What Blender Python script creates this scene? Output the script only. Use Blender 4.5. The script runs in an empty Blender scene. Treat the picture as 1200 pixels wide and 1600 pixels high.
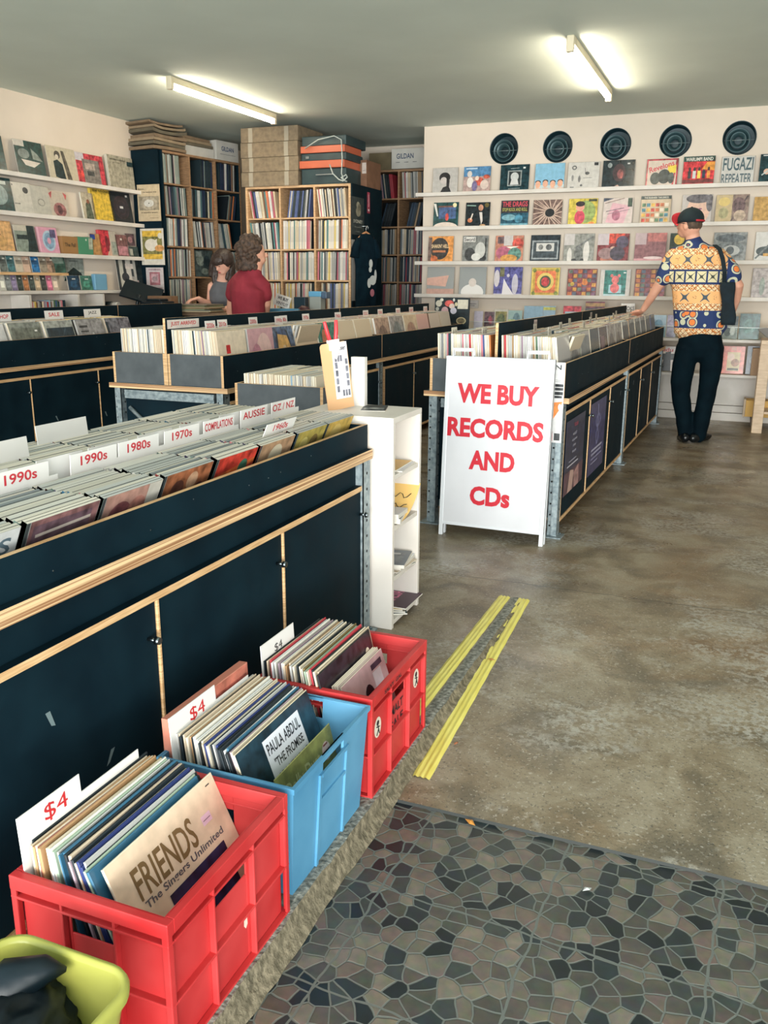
import bpy, bmesh, math, random
from mathutils import Vector, Matrix
S = bpy.context.scene
COL = S.collection
R_ = math.radians
rng = random.Random(7)

# ---------------------------------------------------------------- camera numbers (a surveyed pose)
CAMH = 1.35
CAMX = Vector((0.92701309, 0.37497809, 0.00617801))
CAMY = Vector((-0.100912, 0.23353899, 0.96709685))
CAMZ = Vector((0.36119732, -0.89713487, 0.25433348))
F = 1363.7247
def ray(px, py):
    return CAMX * (px - 600) + CAMY * (800 - py) - CAMZ * F
def onZ(px, py, z=0.0):
    d = ray(px, py); t = (z - CAMH) / d.z
    return Vector((0, 0, CAMH)) + d * t
def onX(px, py, X):
    d = ray(px, py); return Vector((0, 0, CAMH)) + d * (X / d.x)
def onY(px, py, Y):
    d = ray(px, py); return Vector((0, 0, CAMH)) + d * (Y / d.y)

# ---------------------------------------------------------------- materials
def lin(c):
    c = c / 255.0
    return c / 12.92 if c <= 0.04045 else ((c + 0.055) / 1.055) ** 2.4
def rgb(c): return (lin(c[0]), lin(c[1]), lin(c[2]), 1)
_mats = {}
def M(c, rough=0.5, metal=0.0, name=None, spec=0.5, alpha=None):
    c = tuple(int(v) for v in c)
    key = (c, rough, metal, name, spec)
    if key in _mats: return _mats[key]
    m = bpy.data.materials.new(name or 'paint_%02x%02x%02x' % c)
    m.use_nodes = True
    b = m.node_tree.nodes['Principled BSDF']
    b.inputs['Base Color'].default_value = rgb(c)
    b.inputs['Roughness'].default_value = rough
    b.inputs['Metallic'].default_value = metal
    b.inputs['Specular IOR Level'].default_value = spec
    _mats[key] = m
    return m
def noisy(name, c1, c2, scale=8, rough=0.5, r2=None, bump=0.0, metal=0.0, stretch=(1, 1, 1), detail=4, contrast=(0.35, 0.65), spec=0.5):
    m = bpy.data.materials.new(name); m.use_nodes = True
    nt = m.node_tree; N = nt.nodes; L = nt.links
    b = N['Principled BSDF']
    tc = N.new('ShaderNodeTexCoord'); mp = N.new('ShaderNodeMapping')
    mp.inputs['Scale'].default_value = stretch
    L.new(tc.outputs['Object'], mp.inputs['Vector'])
    n = N.new('ShaderNodeTexNoise'); n.inputs['Scale'].default_value = scale; n.inputs['Detail'].default_value = detail
    L.new(mp.outputs[0], n.inputs['Vector'])
    r = N.new('ShaderNodeValToRGB')
    r.color_ramp.elements[0].position = contrast[0]; r.color_ramp.elements[1].position = contrast[1]
    r.color_ramp.elements[0].color = rgb(c1); r.color_ramp.elements[1].color = rgb(c2)
    L.new(n.outputs['Fac'], r.inputs[0]); L.new(r.outputs[0], b.inputs['Base Color'])
    b.inputs['Roughness'].default_value = rough; b.inputs['Metallic'].default_value = metal
    b.inputs['Specular IOR Level'].default_value = spec
    if r2 is not None:
        mr = N.new('ShaderNodeMapRange'); mr.inputs['From Min'].default_value = 0.3; mr.inputs['From Max'].default_value = 0.7
        mr.inputs['To Min'].default_value = rough; mr.inputs['To Max'].default_value = r2
        L.new(n.outputs['Fac'], mr.inputs['Value']); L.new(mr.outputs[0], b.inputs['Roughness'])
    if bump:
        bp = N.new('ShaderNodeBump'); bp.inputs['Strength'].default_value = bump; bp.inputs['Distance'].default_value = 0.01
        L.new(n.outputs['Fac'], bp.inputs['Height']); L.new(bp.outputs[0], b.inputs['Normal'])
    return m

BLACK = noisy('black_laminate', (5, 25, 34), (10, 33, 42), 6, 0.62, 0.75, bump=0.03, spec=0.12)
SLATE = noisy('grey_film_ply', (66, 72, 76), (80, 86, 90), 10, 0.5, bump=0.03)
PLY = noisy('plywood_edge', (190, 145, 98), (224, 186, 140), 30, 0.55, stretch=(0.3, 0.3, 8))
PLYX = noisy('plywood_stripe', (150, 105, 70), (232, 196, 150), 3, 0.55, stretch=(0.2, 0.2, 60), contrast=(0.42, 0.58))
STEEL = noisy('galvanised_steel', (118, 132, 138), (165, 176, 180), 40, 0.42, 0.6, metal=0.55)
WALLM = noisy('wall_paint', (212, 199, 184), (220, 207, 193), 1.5, 0.85, bump=0.05)
CEILM = noisy('ceiling_paint', (206, 216, 207), (214, 224, 215), 1.2, 0.9, bump=0.08)
WHITE = noisy('white_paint', (206, 200, 192), (220, 214, 208), 5, 0.5)
SIGNW = noisy('sign_white', (200, 199, 203), (208, 207, 211), 4, 0.35)
DARK = M((4, 8, 10), 0.8, name='dark_hole')
REDT = M((188, 26, 44), 0.45, name='red_lettering')
CHROME = M((190, 195, 200), 0.2, 1.0, name='chrome')
WOOD = noisy('shelf_wood', (128, 98, 72), (160, 126, 94), 14, 0.6, stretch=(1, 1, 6))
WOODL = noisy('shelf_birch', (186, 148, 108), (214, 176, 136), 14, 0.6, stretch=(1, 1, 6))
CARD = noisy('cardboard', (112, 98, 80), (134, 118, 96), 20, 0.8)
PAPERW = M((226, 222, 218), 0.6, name='white_card')

# ---------------------------------------------------------------- mesh builder
class MB:
    def __init__(s): s.v = []; s.f = []; s.m = []; s.mats = []; s.sm = []
    def mi(s, m):
        if m not in s.mats: s.mats.append(m)
        return s.mats.index(m)
    def add(s, vs, fs, m, smooth=False):
        o = len(s.v); s.v.extend([tuple(v) for v in vs]); i = s.mi(m)
        for f in fs:
            s.f.append(tuple(o + k for k in f)); s.m.append(i); s.sm.append(smooth)
    def box(s, x0, x1, y0, y1, z0, z1, m, mt=None):
        """mt: dict of face overrides  -x +x -y +y -z +z"""
        x0, x1 = min(x0, x1), max(x0, x1); y0, y1 = min(y0, y1), max(y0, y1); z0, z1 = min(z0, z1), max(z0, z1)
        o = len(s.v)
        s.v += [(x0, y0, z0), (x1, y0, z0), (x1, y1, z0), (x0, y1, z0), (x0, y0, z1), (x1, y0, z1), (x1, y1, z1), (x0, y1, z1)]
        F_ = {'-z': (0, 3, 2, 1), '+z': (4, 5, 6, 7), '-y': (0, 1, 5, 4), '+x': (1, 2, 6, 5), '+y': (2, 3, 7, 6), '-x': (3, 0, 4, 7)}
        for k, f in F_.items():
            s.f.append(tuple(o + q for q in f)); s.m.append(s.mi((mt or {}).get(k, m))); s.sm.append(False)
    def panel(s, x0, x1, y0, y1, z0, z1, m=None, e=None):
        m = m or BLACK; e = e or PLY
        d = {'x': abs(x1 - x0), 'y': abs(y1 - y0), 'z': abs(z1 - z0)}
        ax = min(d, key=d.get)
        s.box(x0, x1, y0, y1, z0, z1, e, {'-' + ax: m, '+' + ax: m})
    def quad(s, p, m): s.add(p, [tuple(range(len(p)))], m)
    def cyl(s, p0, p1, r, m, n=12, r1=None, caps=True, smooth=True):
        p0 = Vector(p0); p1 = Vector(p1); d = (p1 - p0).normalized(); r1 = r if r1 is None else r1
        a = d.orthogonal().normalized(); b = d.cross(a)
        vs = []
        for k in range(n):
            t = 2 * math.pi * k / n; u = a * math.cos(t) + b * math.sin(t)
            vs += [p0 + u * r, p1 + u * r1]
        fs = [(2 * k, 2 * ((k + 1) % n), 2 * ((k + 1) % n) + 1, 2 * k + 1) for k in range(n)]
        s.add(vs, fs, m, smooth)
        if caps:
            o = len(s.v) - 2 * n
            s.f.append(tuple(o + 2 * k for k in range(n))[::-1]); s.m.append(s.mi(m)); s.sm.append(False)
            s.f.append(tuple(o + 2 * k + 1 for k in range(n))); s.m.append(s.mi(m)); s.sm.append(False)
    def tube(s, pts, r, m, n=8):
        pts = [Vector(p) for p in pts]; rings = []
        a = None; o = len(s.v); i = s.mi(m)
        for k, p in enumerate(pts):
            d = (pts[min(k + 1, len(pts) - 1)] - pts[max(k - 1, 0)]).normalized()
            a = (d.orthogonal() if a is None else (a - d * a.dot(d))).normalized(); b = d.cross(a)
            rr = r[k] if isinstance(r, (list, tuple)) else r
            for q in range(n):
                t = 2 * math.pi * q / n; s.v.append(tuple(p + (a * math.cos(t) + b * math.sin(t)) * rr))
        for k in range(len(pts) - 1):
            for q in range(n):
                s.f.append((o + k * n + q, o + k * n + (q + 1) % n, o + (k + 1) * n + (q + 1) % n, o + (k + 1) * n + q)); s.m.append(i); s.sm.append(True)
        s.f.append(tuple(o + q for q in range(n))[::-1]); s.m.append(i); s.sm.append(False)
        e = o + (len(pts) - 1) * n
        s.f.append(tuple(e + q for q in range(n))); s.m.append(i); s.sm.append(False)
    def loft(s, rings, m, closed=True, cap0=True, cap1=True, smooth=True):
        n = len(rings[0]); o = len(s.v); i = s.mi(m)
        for r in rings: s.v += [tuple(p) for p in r]
        for k in range(len(rings) - 1):
            for q in range(n if closed else n - 1):
                s.f.append((o + k * n + q, o + k * n + (q + 1) % n, o + (k + 1) * n + (q + 1) % n, o + (k + 1) * n + q)); s.m.append(i); s.sm.append(smooth)
        if cap0: s.f.append(tuple(o + q for q in range(n))[::-1]); s.m.append(i); s.sm.append(False)
        if cap1:
            e = o + (len(rings) - 1) * n; s.f.append(tuple(e + q for q in range(n))); s.m.append(i); s.sm.append(False)
    def merge(s, other, M4=None):
        o = len(s.v)
        s.v += [tuple(M4 @ Vector(v)) if M4 else v for v in other.v]
        mp = [s.mi(m) for m in other.mats]
        for f, m, sm in zip(other.f, other.m, other.sm):
            s.f.append(tuple(o + q for q in f)); s.m.append(mp[m]); s.sm.append(sm)
    def mesh(s, name):
        me = bpy.data.meshes.new(name); me.from_pydata(s.v, [], s.f)
        for m in s.mats: me.materials.append(m)
        me.polygons.foreach_set('material_index', s.m)
        me.polygons.foreach_set('use_smooth', s.sm)
        me.update(); return me
    def build(s, name, parent=None, bevel=0.0, recalc=False, **kw):
        me = s.mesh(name)
        if recalc:
            bm = bmesh.new(); bm.from_mesh(me); bmesh.ops.recalc_face_normals(bm, faces=bm.faces); bm.to_mesh(me); bm.free()
        o = bpy.data.objects.new(name, me); COL.objects.link(o)
        if parent: o.parent = parent
        if bevel:
            b = o.modifiers.new('bevel', 'BEVEL'); b.width = bevel; b.segments = 2; b.limit_method = 'ANGLE'
            b.harden_normals = False
        tag(o, **kw); return o
def tag(o, label=None, cat=None, group=None, kind=None):
    if label: o['label'] = label
    if cat: o['category'] = cat
    if group: o['group'] = group
    if kind: o['kind'] = kind
    return o
def empty(name, loc=(0, 0, 0), rz=0.0, **kw):
    o = bpy.data.objects.new(name, None); COL.objects.link(o); o.location = loc; o.rotation_euler = (0, 0, rz)
    o.empty_display_size = 0.1
    return tag(o, **kw)
def struct(mb, name, **k): return mb.build(name, kind='structure', **k)

# a separate small scene to evaluate modifiers and lettering in (removed at the end)
BENCH = bpy.data.scenes.new('bench')
def evaluated_mesh(o):
    vl = BENCH.view_layers[0]; vl.update(); return bpy.data.meshes.new_from_object(o.evaluated_get(vl.depsgraph))
# ---------------------------------------------------------------- lettering as geometry
_txt = {}
def text2d(t, bold=0.018, shear=0.0):
    if '$' in t: bold = 0.0
    elif t in ('WE BUY', 'RECORDS', 'AND', 'CDs'): bold = 0.042
    elif t == 'FRIENDS': bold = 0.015
    k = (t, bold, shear)
    if k in _txt: return _txt[k]
    cu = bpy.data.curves.new('t', 'FONT'); cu.body = t; cu.offset = bold; cu.resolution_u = 3; cu.shear = shear
    ob = bpy.data.objects.new('t', cu); BENCH.collection.objects.link(ob)
    me = evaluated_mesh(ob)
    vs = [(v.co.x, v.co.y) for v in me.vertices]; fs = [tuple(p.vertices) for p in me.polygons]
    bpy.data.objects.remove(ob); bpy.data.curves.remove(cu); bpy.data.meshes.remove(me)
    x0 = min(v[0] for v in vs); x1 = max(v[0] for v in vs); y0 = min(v[1] for v in vs); y1 = max(v[1] for v in vs)
    vs = [((x - (x0 + x1) / 2), (y - (y0 + y1) / 2)) for x, y in vs]
    _txt[k] = (vs, fs, x1 - x0, y1 - y0); return _txt[k]

_cm = {}
def CM(c, rough=.3):
    """printed cover ink: mottled like a photograph, never flat"""
    c = tuple(int(v) for v in c); k = (c, rough)
    if k not in _cm:
        av = sum(c) / 3; q = 1.0 if av < 120 else .55 if av < 165 else .16
        dk = tuple(int(v * (1 - .30 * q)) for v in c); lt = tuple(min(255, int(v * (1 + .14 * q) + 8 * q)) for v in c)
        _cm[k] = noisy('print_%02x%02x%02x' % c, dk, lt, 26, rough, detail=9, contrast=(.36, .62), bump=.02)
    return _cm[k]
def art_on(mb, shapes, w, h, y=0.0, x0=0.0, z0=0.0, step=0.0005):
    """flat shapes printed on a face that looks along -Y; u,v in 0..1; later shapes sit a hair further out"""
    lay = 0
    for s in shapes:
        lay += 1; yy = y - step * (1 + (lay % 6) * 0.25 + lay * 0.06)
        def P(u, v): return (x0 + min(max(u, 0), 1) * w, yy, z0 + min(max(v, 0), 1) * h)
        k = s[0]; m = s[-1] if not isinstance(s[-1], tuple) else (M(s[-1], 0.35) if k == 't' or min(s[-1]) > 215 else CM(s[-1]))
        if k == 'r': mb.quad([P(s[1], s[2]), P(s[3], s[2]), P(s[3], s[4]), P(s[1], s[4])], m)
        elif k == 'c':
            n = 20; mb.quad([P(s[1] + s[3] * math.cos(2 * math.pi * q / n), s[2] + s[4] * math.sin(2 * math.pi * q / n)) for q in range(n)], m)
        elif k == 'p': mb.quad([P(*q) for q in s[1]], m)
        elif k == 'l':  # line u0 v0 u1 v1 width
            a = Vector((s[1], s[2])); b = Vector((s[3], s[4])); d = (b - a).normalized(); nn = Vector((-d.y, d.x)) * s[5] / 2
            mb.quad([P(*(a - nn)), P(*(b - nn)), P(*(b + nn)), P(*(a + nn))], m)
        elif k == 't':  # text cx cy height maxwidth [rot]
            rot = s[6] if len(s) > 7 else 0.0
            vs, fs, tw, th = text2d(s[1]); sy = s[4] * h / th; sx = min(s[5] * w / tw, sy * 1.4)
            cs, sn = math.cos(rot), math.sin(rot); out = []
            for x, y_ in vs:
                X = x * sx; Z = y_ * sy
                out.append((x0 + s[2] * w + X * cs - Z * sn, yy, z0 + s[3] * h + X * sn + Z * cs))
            mb.add(out, fs, m)
def sleeve_mb(w, t, h, face, edge, shapes=None, inset=0.0, spine=None, gloss=0.3):
    """upright sleeve, face looking -Y, foot on z=0, centred in x"""
    mb = MB(); fm = face if not isinstance(face, tuple) else (CM(face, gloss) if shapes else M(face, gloss)); em = edge if not isinstance(edge, tuple) else M(edge, 0.6)
    sp = spine if spine is not None else edge
    spm = sp if not isinstance(sp, tuple) else M(sp, 0.5)
    c = min(t * 0.3, 0.0015)
    x = w / 2
    # chamfered outline so the sleeve edge catches light
    vs = [(-x + c, 0, c), (x - c, 0, c), (x - c, 0, h - c), (-x + c, 0, h - c),
          (-x, c, 0), (x, c, 0), (x, c, h), (-x, c, h),
          (-x, t - c, 0), (x, t - c, 0), (x, t - c, h), (-x, t - c, h),
          (-x + c, t, c), (x - c, t, c), (x - c, t, h - c), (-x + c, t, h - c)]
    mb.add(vs[0:4], [(0, 1, 2, 3)], fm)
    o = vs
    mb.add(o, [(4, 5, 1, 0), (5, 6, 2, 1), (6, 7, 3, 2), (7, 4, 0, 3)], em)
    mb.add(o, [(8, 9, 5, 4), (10, 11, 7, 6), (15, 14, 13, 12), (12, 13, 9, 8), (13, 14, 10, 9), (14, 15, 11, 10), (15, 12, 8, 11)], em)
    mb.add(o, [(9, 10, 6, 5), (11, 8, 4, 7)], spm)
    if shapes: art_on(mb, shapes, w, h, 0.0, -x, 0.0)
    return mb
_cache = {}
def put(name, key, fn, loc, rz=0.0, lean=0.0, roll=0.0, parent=None, **kw):
    if key is None or key not in _cache:
        me = fn().mesh(name)
        if key is not None: _cache[key] = me
    else: me = _cache[key]
    o = bpy.data.objects.new(name, me); COL.objects.link(o)
    o.matrix_world = Matrix.Translation(loc) @ Matrix.Rotation(rz, 4, 'Z') @ Matrix.Rotation(-lean, 4, 'X') @ Matrix.Rotation(roll, 4, 'Y')
    if parent: o.parent = parent
    tag(o, **kw); return o
ORD = ['first', 'second', 'third', 'fourth', 'fifth', 'sixth', 'seventh', 'eighth', 'ninth', 'tenth', 'eleventh', 'twelfth', 'thirteenth', 'fourteenth', 'fifteenth', 'sixteenth', 'seventeenth', 'eighteenth', 'nineteenth', 'twentieth', 'twenty-first', 'twenty-second', 'twenty-third', 'twenty-fourth', 'twenty-fifth', 'twenty-sixth', 'twenty-seventh', 'twenty-eighth', 'twenty-ninth', 'thirtieth'] + ['further'] * 40
PAL = [('cream', (222, 208, 184)), ('white', (224, 220, 214)), ('pale grey', (184, 182, 178)), ('beige', (204, 184, 158)), ('ivory', (230, 222, 204)),
       ('dark teal', (22, 52, 62)), ('black', (18, 24, 28)), ('pink', (206, 130, 140)), ('red', (180, 52, 58)), ('blue', (60, 84, 140)),
       ('tan', (176, 140, 102)), ('brown', (110, 76, 58)), ('yellow', (222, 190, 92)), ('green', (78, 108, 84)), ('pale blue', (148, 176, 196)),
       ('mauve', (150, 124, 140)), ('grey', (128, 130, 130)), ('orange', (214, 130, 74))]
def pick(r, light=0.6):
    return r.choice(PAL[:5]) if r.random() < light else r.choice(PAL[5:])
PALD = dict(PAL)
def rand_shapes(r):
    c = [pick(r, 0.35)[1] for _ in range(5)]; out = []
    k = r.randrange(6)
    if k == 0: out = [('r', .08, .08, .92, .8, c[1]), ('c', .5, .42, .2, .22, c[2]), ('r', .1, .84, .9, .92, c[3])]
    elif k == 1: out = [('p', [(0, 0), (1, 0), (1, .5), (0, .3)], c[1]), ('c', .62, .62, .17, .17, c[2]), ('r', .1, .8, .6, .88, c[3])]
    elif k == 2: out = [('r', 0, 0, .5, 1, c[1]), ('c', .5, .5, .27, .27, c[2]), ('c', .5, .5, .12, .12, c[3])]
    elif k == 3: out = [('r', .12, .12, .88, .88, c[1]), ('p', [(.3, .12), (.7, .12), (.6, .5), (.4, .5)], c[2]), ('c', .5, .6, .11, .14, c[3])]
    elif k == 4: out = [('r', 0, .7, 1, 1, c[1])] + [('p', [(.1 + .22 * q, 0), (.26 + .22 * q, 0), (.24 + .22 * q, .45), (.12 + .22 * q, .45)], c[2 + q % 2]) for q in range(4)] + [('c', .18 + .22 * q, .52, .055, .07, c[4]) for q in range(4)]
    else: out = [('l', r.random(), 0, r.random(), 1, .08 + .1 * r.random(), c[1 + q % 4]) for q in range(5)]
    return out
# ================================================================ THE SHELL
WY = 9.68      # display wall
LX = -6.3      # left wall
CZ = 2.993
def concrete():
    m = bpy.data.materials.new('worn_concrete'); m.use_nodes = True
    nt = m.node_tree; N = nt.nodes; L = nt.links; b = N['Principled BSDF']
    tc = N.new('ShaderNodeTexCoord')
    def noise(sc, det=5, stretch=None, dist=0.0, off=0):
        n = N.new('ShaderNodeTexNoise'); n.inputs['Scale'].default_value = sc; n.inputs['Detail'].default_value = det; n.inputs['Roughness'].default_value = .6
        n.inputs['Distortion'].default_value = dist
        mp = N.new('ShaderNodeMapping'); mp.inputs['Location'].default_value = (off, off * .7, 0)
        if stretch: mp.inputs['Scale'].default_value = stretch
        L.new(tc.outputs['Object'], mp.inputs[0]); L.new(mp.outputs[0], n.inputs['Vector']); return n.outputs['Fac']
    def ramp(src, stops):
        r = N.new('ShaderNodeValToRGB'); e = r.color_ramp.elements
        while len(e) < len(stops): e.new(0.5)
        for k, (p, c) in enumerate(stops):
            e[k].position = p; e[k].color = rgb(c) if len(c) == 3 and not isinstance(c[0], float) else (c[0], c[0], c[0], 1)
        L.new(src, r.inputs[0]); return r.outputs[0]
    def mix(fac, a, bb, mode='MIX'):
        x = N.new('ShaderNodeMix'); x.data_type = 'RGBA'; x.blend_type = mode
        if isinstance(fac, float): x.inputs[0].default_value = fac
        else: L.new(fac, x.inputs[0])
        for i, v in ((6, a), (7, bb)):
            if isinstance(v, tuple): x.inputs[i].default_value = rgb(v)
            else: L.new(v, x.inputs[i])
        return x.outputs[2]
    big = ramp(noise(0.7, 4, dist=.4), [(.30, (116, 104, 84)), (.5, (134, 120, 96)), (.66, (120, 114, 100))])
    med = ramp(noise(4.5, 8, dist=.6, off=3), [(.38, (76, 68, 56)), (.5, (126, 112, 90)), (.62, (160, 150, 130))])
    c = mix(0.55, big, med)
    # brown tea stains
    c = mix(ramp(noise(1.1, 5, dist=1.2, off=9), [(.54, (0.0,)), (.68, (0.42,))]), c, (134, 100, 64))
    # scuffed grey / white patches
    sc = ramp(noise(1.6, 9, (1.0, 1.25, 1), dist=.5, off=17), [(.50, (0.0,)), (.60, (0.8,))])
    fine = ramp(noise(46, 6, off=5), [(.44, (0.0,)), (.56, (1.0,))])
    x = N.new('ShaderNodeMath'); x.operation = 'MULTIPLY'; L.new(sc, x.inputs[0]); L.new(fine, x.inputs[1])
    c = mix(x.outputs[0], c, (172, 168, 158))
    # dark oily patches
    c = mix(ramp(noise(1.7, 6, dist=.5, off=31), [(.60, (0.0,)), (.70, (0.5,))]), c, (62, 62, 56))
    sp = ramp(noise(120, 3, off=2), [(.58, (0.0,)), (.66, (0.6,))])
    c = mix(sp, c, (46, 48, 48))
    sp2 = ramp(noise(90, 3, off=12), [(.60, (0.0,)), (.66, (0.45,))])
    c = mix(sp2, c, (196, 190, 178))
    # expansion joint across the floor
    sy = N.new('ShaderNodeSeparateXYZ'); L.new(tc.outputs['Object'], sy.inputs[0])
    nj = noise(5, 6, off=50)
    def ma(op, a, bb):
        x = N.new('ShaderNodeMath'); x.operation = op
        for i, v in enumerate((a, bb)):
            if isinstance(v, (int, float)): x.inputs[i].default_value = v
            else: L.new(v, x.inputs[i])
        return x.outputs[0]
    jl = ma('LESS_THAN', ma('ABSOLUTE', ma('SUBTRACT', ma('ADD', sy.outputs[1], ma('MULTIPLY', nj, .05)), 3.83), 0), .0035)
    c = mix(ma('MULTIPLY', jl, .7), c, (48, 46, 42))
    L.new(c, b.inputs['Base Color'])
    rg = ramp(noise(1.6, 6, dist=.5, off=40), [(.36, (0.20,)), (.62, (0.52,))])
    L.new(rg, b.inputs['Roughness'])
    b.inputs['Specular IOR Level'].default_value = 0.5
    bp = N.new('ShaderNodeBump'); bp.inputs['Strength'].default_value = 0.25; bp.inputs['Distance'].default_value = 0.006
    L.new(noise(60, 6, off=4), bp.inputs['Height']); L.new(bp.outputs[0], b.inputs['Normal'])
    return m
CONC = concrete()
def paving():
    m = bpy.data.materials.new('broken_slate_paving'); m.use_nodes = True
    nt = m.node_tree; N = nt.nodes; L = nt.links; b = N['Principled BSDF']
    tc = N.new('ShaderNodeTexCoord')
    # warp so that the stones are irregular
    n0 = N.new('ShaderNodeTexNoise'); n0.inputs['Scale'].default_value = 9; L.new(tc.outputs['Object'], n0.inputs['Vector'])
    ad = N.new('ShaderNodeVectorMath'); ad.operation = 'MULTIPLY_ADD'; ad.inputs[1].default_value = (.03, .03, 0)
    L.new(n0.outputs['Color'], ad.inputs[0]); L.new(tc.outputs['Object'], ad.inputs[2])
    def vor(feat):
        v = N.new('ShaderNodeTexVoronoi'); v.feature = feat; v.voronoi_dimensions = '2D'; v.inputs['Scale'].default_value = 23
        v.inputs['Randomness'].default_value = 0.9; L.new(ad.outputs[0], v.inputs['Vector']); return v
    ve = vor('DISTANCE_TO_EDGE'); vc = vor('F1')
    sep = N.new('ShaderNodeSeparateColor'); L.new(vc.outputs['Color'], sep.inputs[0])
    r = N.new('ShaderNodeValToRGB'); r.color_ramp.interpolation = 'CONSTANT'; e = r.color_ramp.elements
    cols = [(0, (16, 32, 38)), (.18, (30, 46, 50)), (.30, (72, 70, 60)), (.44, (102, 92, 74)), (.56, (82, 73, 62)), (.68, (114, 102, 80)), (.80, (102, 82, 66)), (.9, (54, 62, 60))]
    while len(e) < len(cols): e.new(.5)
    for k, (p, c) in enumerate(cols): e[k].position = p; e[k].color = rgb(c)
    L.new(sep.outputs[0], r.inputs[0])
    # per stone mottling
    n1 = N.new('ShaderNodeTexNoise'); n1.inputs['Scale'].default_value = 40; n1.inputs['Detail'].default_value = 6; L.new(tc.outputs['Object'], n1.inputs['Vector'])
    mx0 = N.new('ShaderNodeMix'); mx0.data_type = 'RGBA'; mx0.blend_type = 'SOFT_LIGHT'; mx0.inputs[0].default_value = .7
    L.new(r.outputs[0], mx0.inputs[6]); L.new(n1.outputs['Color'], mx0.inputs[7])
    hs = N.new('ShaderNodeHueSaturation'); hs.inputs['Saturation'].default_value = .62; L.new(mx0.outputs[2], hs.inputs['Color'])
    # grout mask
    g = N.new('ShaderNodeMapRange'); g.inputs['From Min'].default_value = 0.03; g.inputs['From Max'].default_value = 0.065; L.new(ve.outputs['Distance'], g.inputs['Value'])
    # sheet joints
    br = N.new('ShaderNodeTexBrick'); br.offset = 0.0; br.inputs['Scale'].default_value = 1.0; br.inputs['Brick Width'].default_value = .37; br.inputs['Row Height'].default_value = .33
    br.inputs['Mortar Size'].default_value = .003; br.inputs['Mortar Smooth'].default_value = 0.1
    mpb = N.new('ShaderNodeMapping'); mpb.inputs['Rotation'].default_value = (0, 0, 0.05)
    L.new(ad.outputs[0], mpb.inputs[0]); L.new(mpb.outputs[0], br.inputs['Vector'])
    inv = N.new('ShaderNodeMath'); inv.operation = 'SUBTRACT'; inv.inputs[0].default_value = 1; L.new(br.outputs['Fac'], inv.inputs[1])
    mn = N.new('ShaderNodeMath'); mn.operation = 'MINIMUM'; L.new(g.outputs[0], mn.inputs[0]); L.new(inv.outputs[0], mn.inputs[1])
    mx = N.new('ShaderNodeMix'); mx.data_type = 'RGBA'; mx.inputs[6].default_value = rgb((102, 106, 100))
    L.new(mn.outputs[0], mx.inputs[0]); L.new(hs.outputs[0], mx.inputs[7]); L.new(mx.outputs[2], b.inputs['Base Color'])
    rr = N.new('ShaderNodeMapRange'); rr.inputs['To Min'].default_value = .85; rr.inputs['To Max'].default_value = .34; L.new(mn.outputs[0], rr.inputs['Value']); L.new(rr.outputs[0], b.inputs['Roughness'])
    bp = N.new('ShaderNodeBump'); bp.inputs['Strength'].default_value = .5; bp.inputs['Distance'].default_value = .004
    L.new(mn.outputs[0], bp.inputs['Height']); L.new(bp.outputs[0], b.inputs['Normal'])
    return m
PAVE = paving()
XR = 2.4
PY = 2.02     # where the paving meets the concrete
mb = MB()
KX = -0.80
mb.quad([(KX, 3.63, 0), (XR, 3.63, 0), (XR, 11, 0), (LX, 11, 0), (LX, -2, 0), (KX, -2, 0)], CONC)
mb.quad([(KX, PY, -.05), (XR, PY, -.05), (XR, 3.63, 0), (KX, 3.63, 0)], CONC)
# lip where the concrete stops at the paving, painted dark as its shadow line
mb.quad([(KX, PY, -.05), (KX, PY, -.062), (XR, PY, -.062), (XR, PY, -.05)], M((52, 54, 52), .9, name='joint_shadow'))
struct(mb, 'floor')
mb = MB(); mb.quad([(KX, -2, -.06), (XR, -2, -.06), (XR, PY, -.06), (KX, PY, -.06)], PAVE)
mb.quad([(-9, -9, -.07), (9, -9, -.07), (9, -2, -.07), (-9, -2, -.07)], M((96, 94, 88), .8, name='street'))
struct(mb, 'pavement')
# kerb: rough mortar-faced edge that fades out up the ramp
KERB = noisy('kerb_concrete', (96, 96, 88), (158, 156, 146), 70, .9, bump=1.0, detail=8)
KERBM = noisy('mossy_kerb_face', (92, 84, 66), (136, 124, 102), 48, .95, bump=1.0, detail=8)
mb = MB(); k0 = random.Random(3); secs = []
ny = 120
for i in range(ny + 1):
    y = -1.2 + (3.6 + 1.2) * i / ny
    gz = -.06 if y < PY else -.05 + .05 * (y - PY) / (3.63 - PY)
    j = lambda a: k0.uniform(-a, a)
    top = 0.004 + j(.0015)
    w = .022 if y < 2.5 else .022 - .014 * (y - 2.5)
    secs.append([(KX - .035, y, top - .002), (KX - .01, y, top + j(.001)), (KX + w * .3 + j(.003), y, top - .002), (KX + w * .7 + j(.004), y, (top + gz) / 2 + j(.004)), (KX + w + .012 + j(.004), y, gz + .002)])
for q in range(4):
    mb.loft([[s[q], s[q + 1]] for s in secs], KERB if q < 2 else KERBM, closed=False, cap0=False, cap1=False)
struct(mb, 'kerb', recalc=True)

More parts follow.
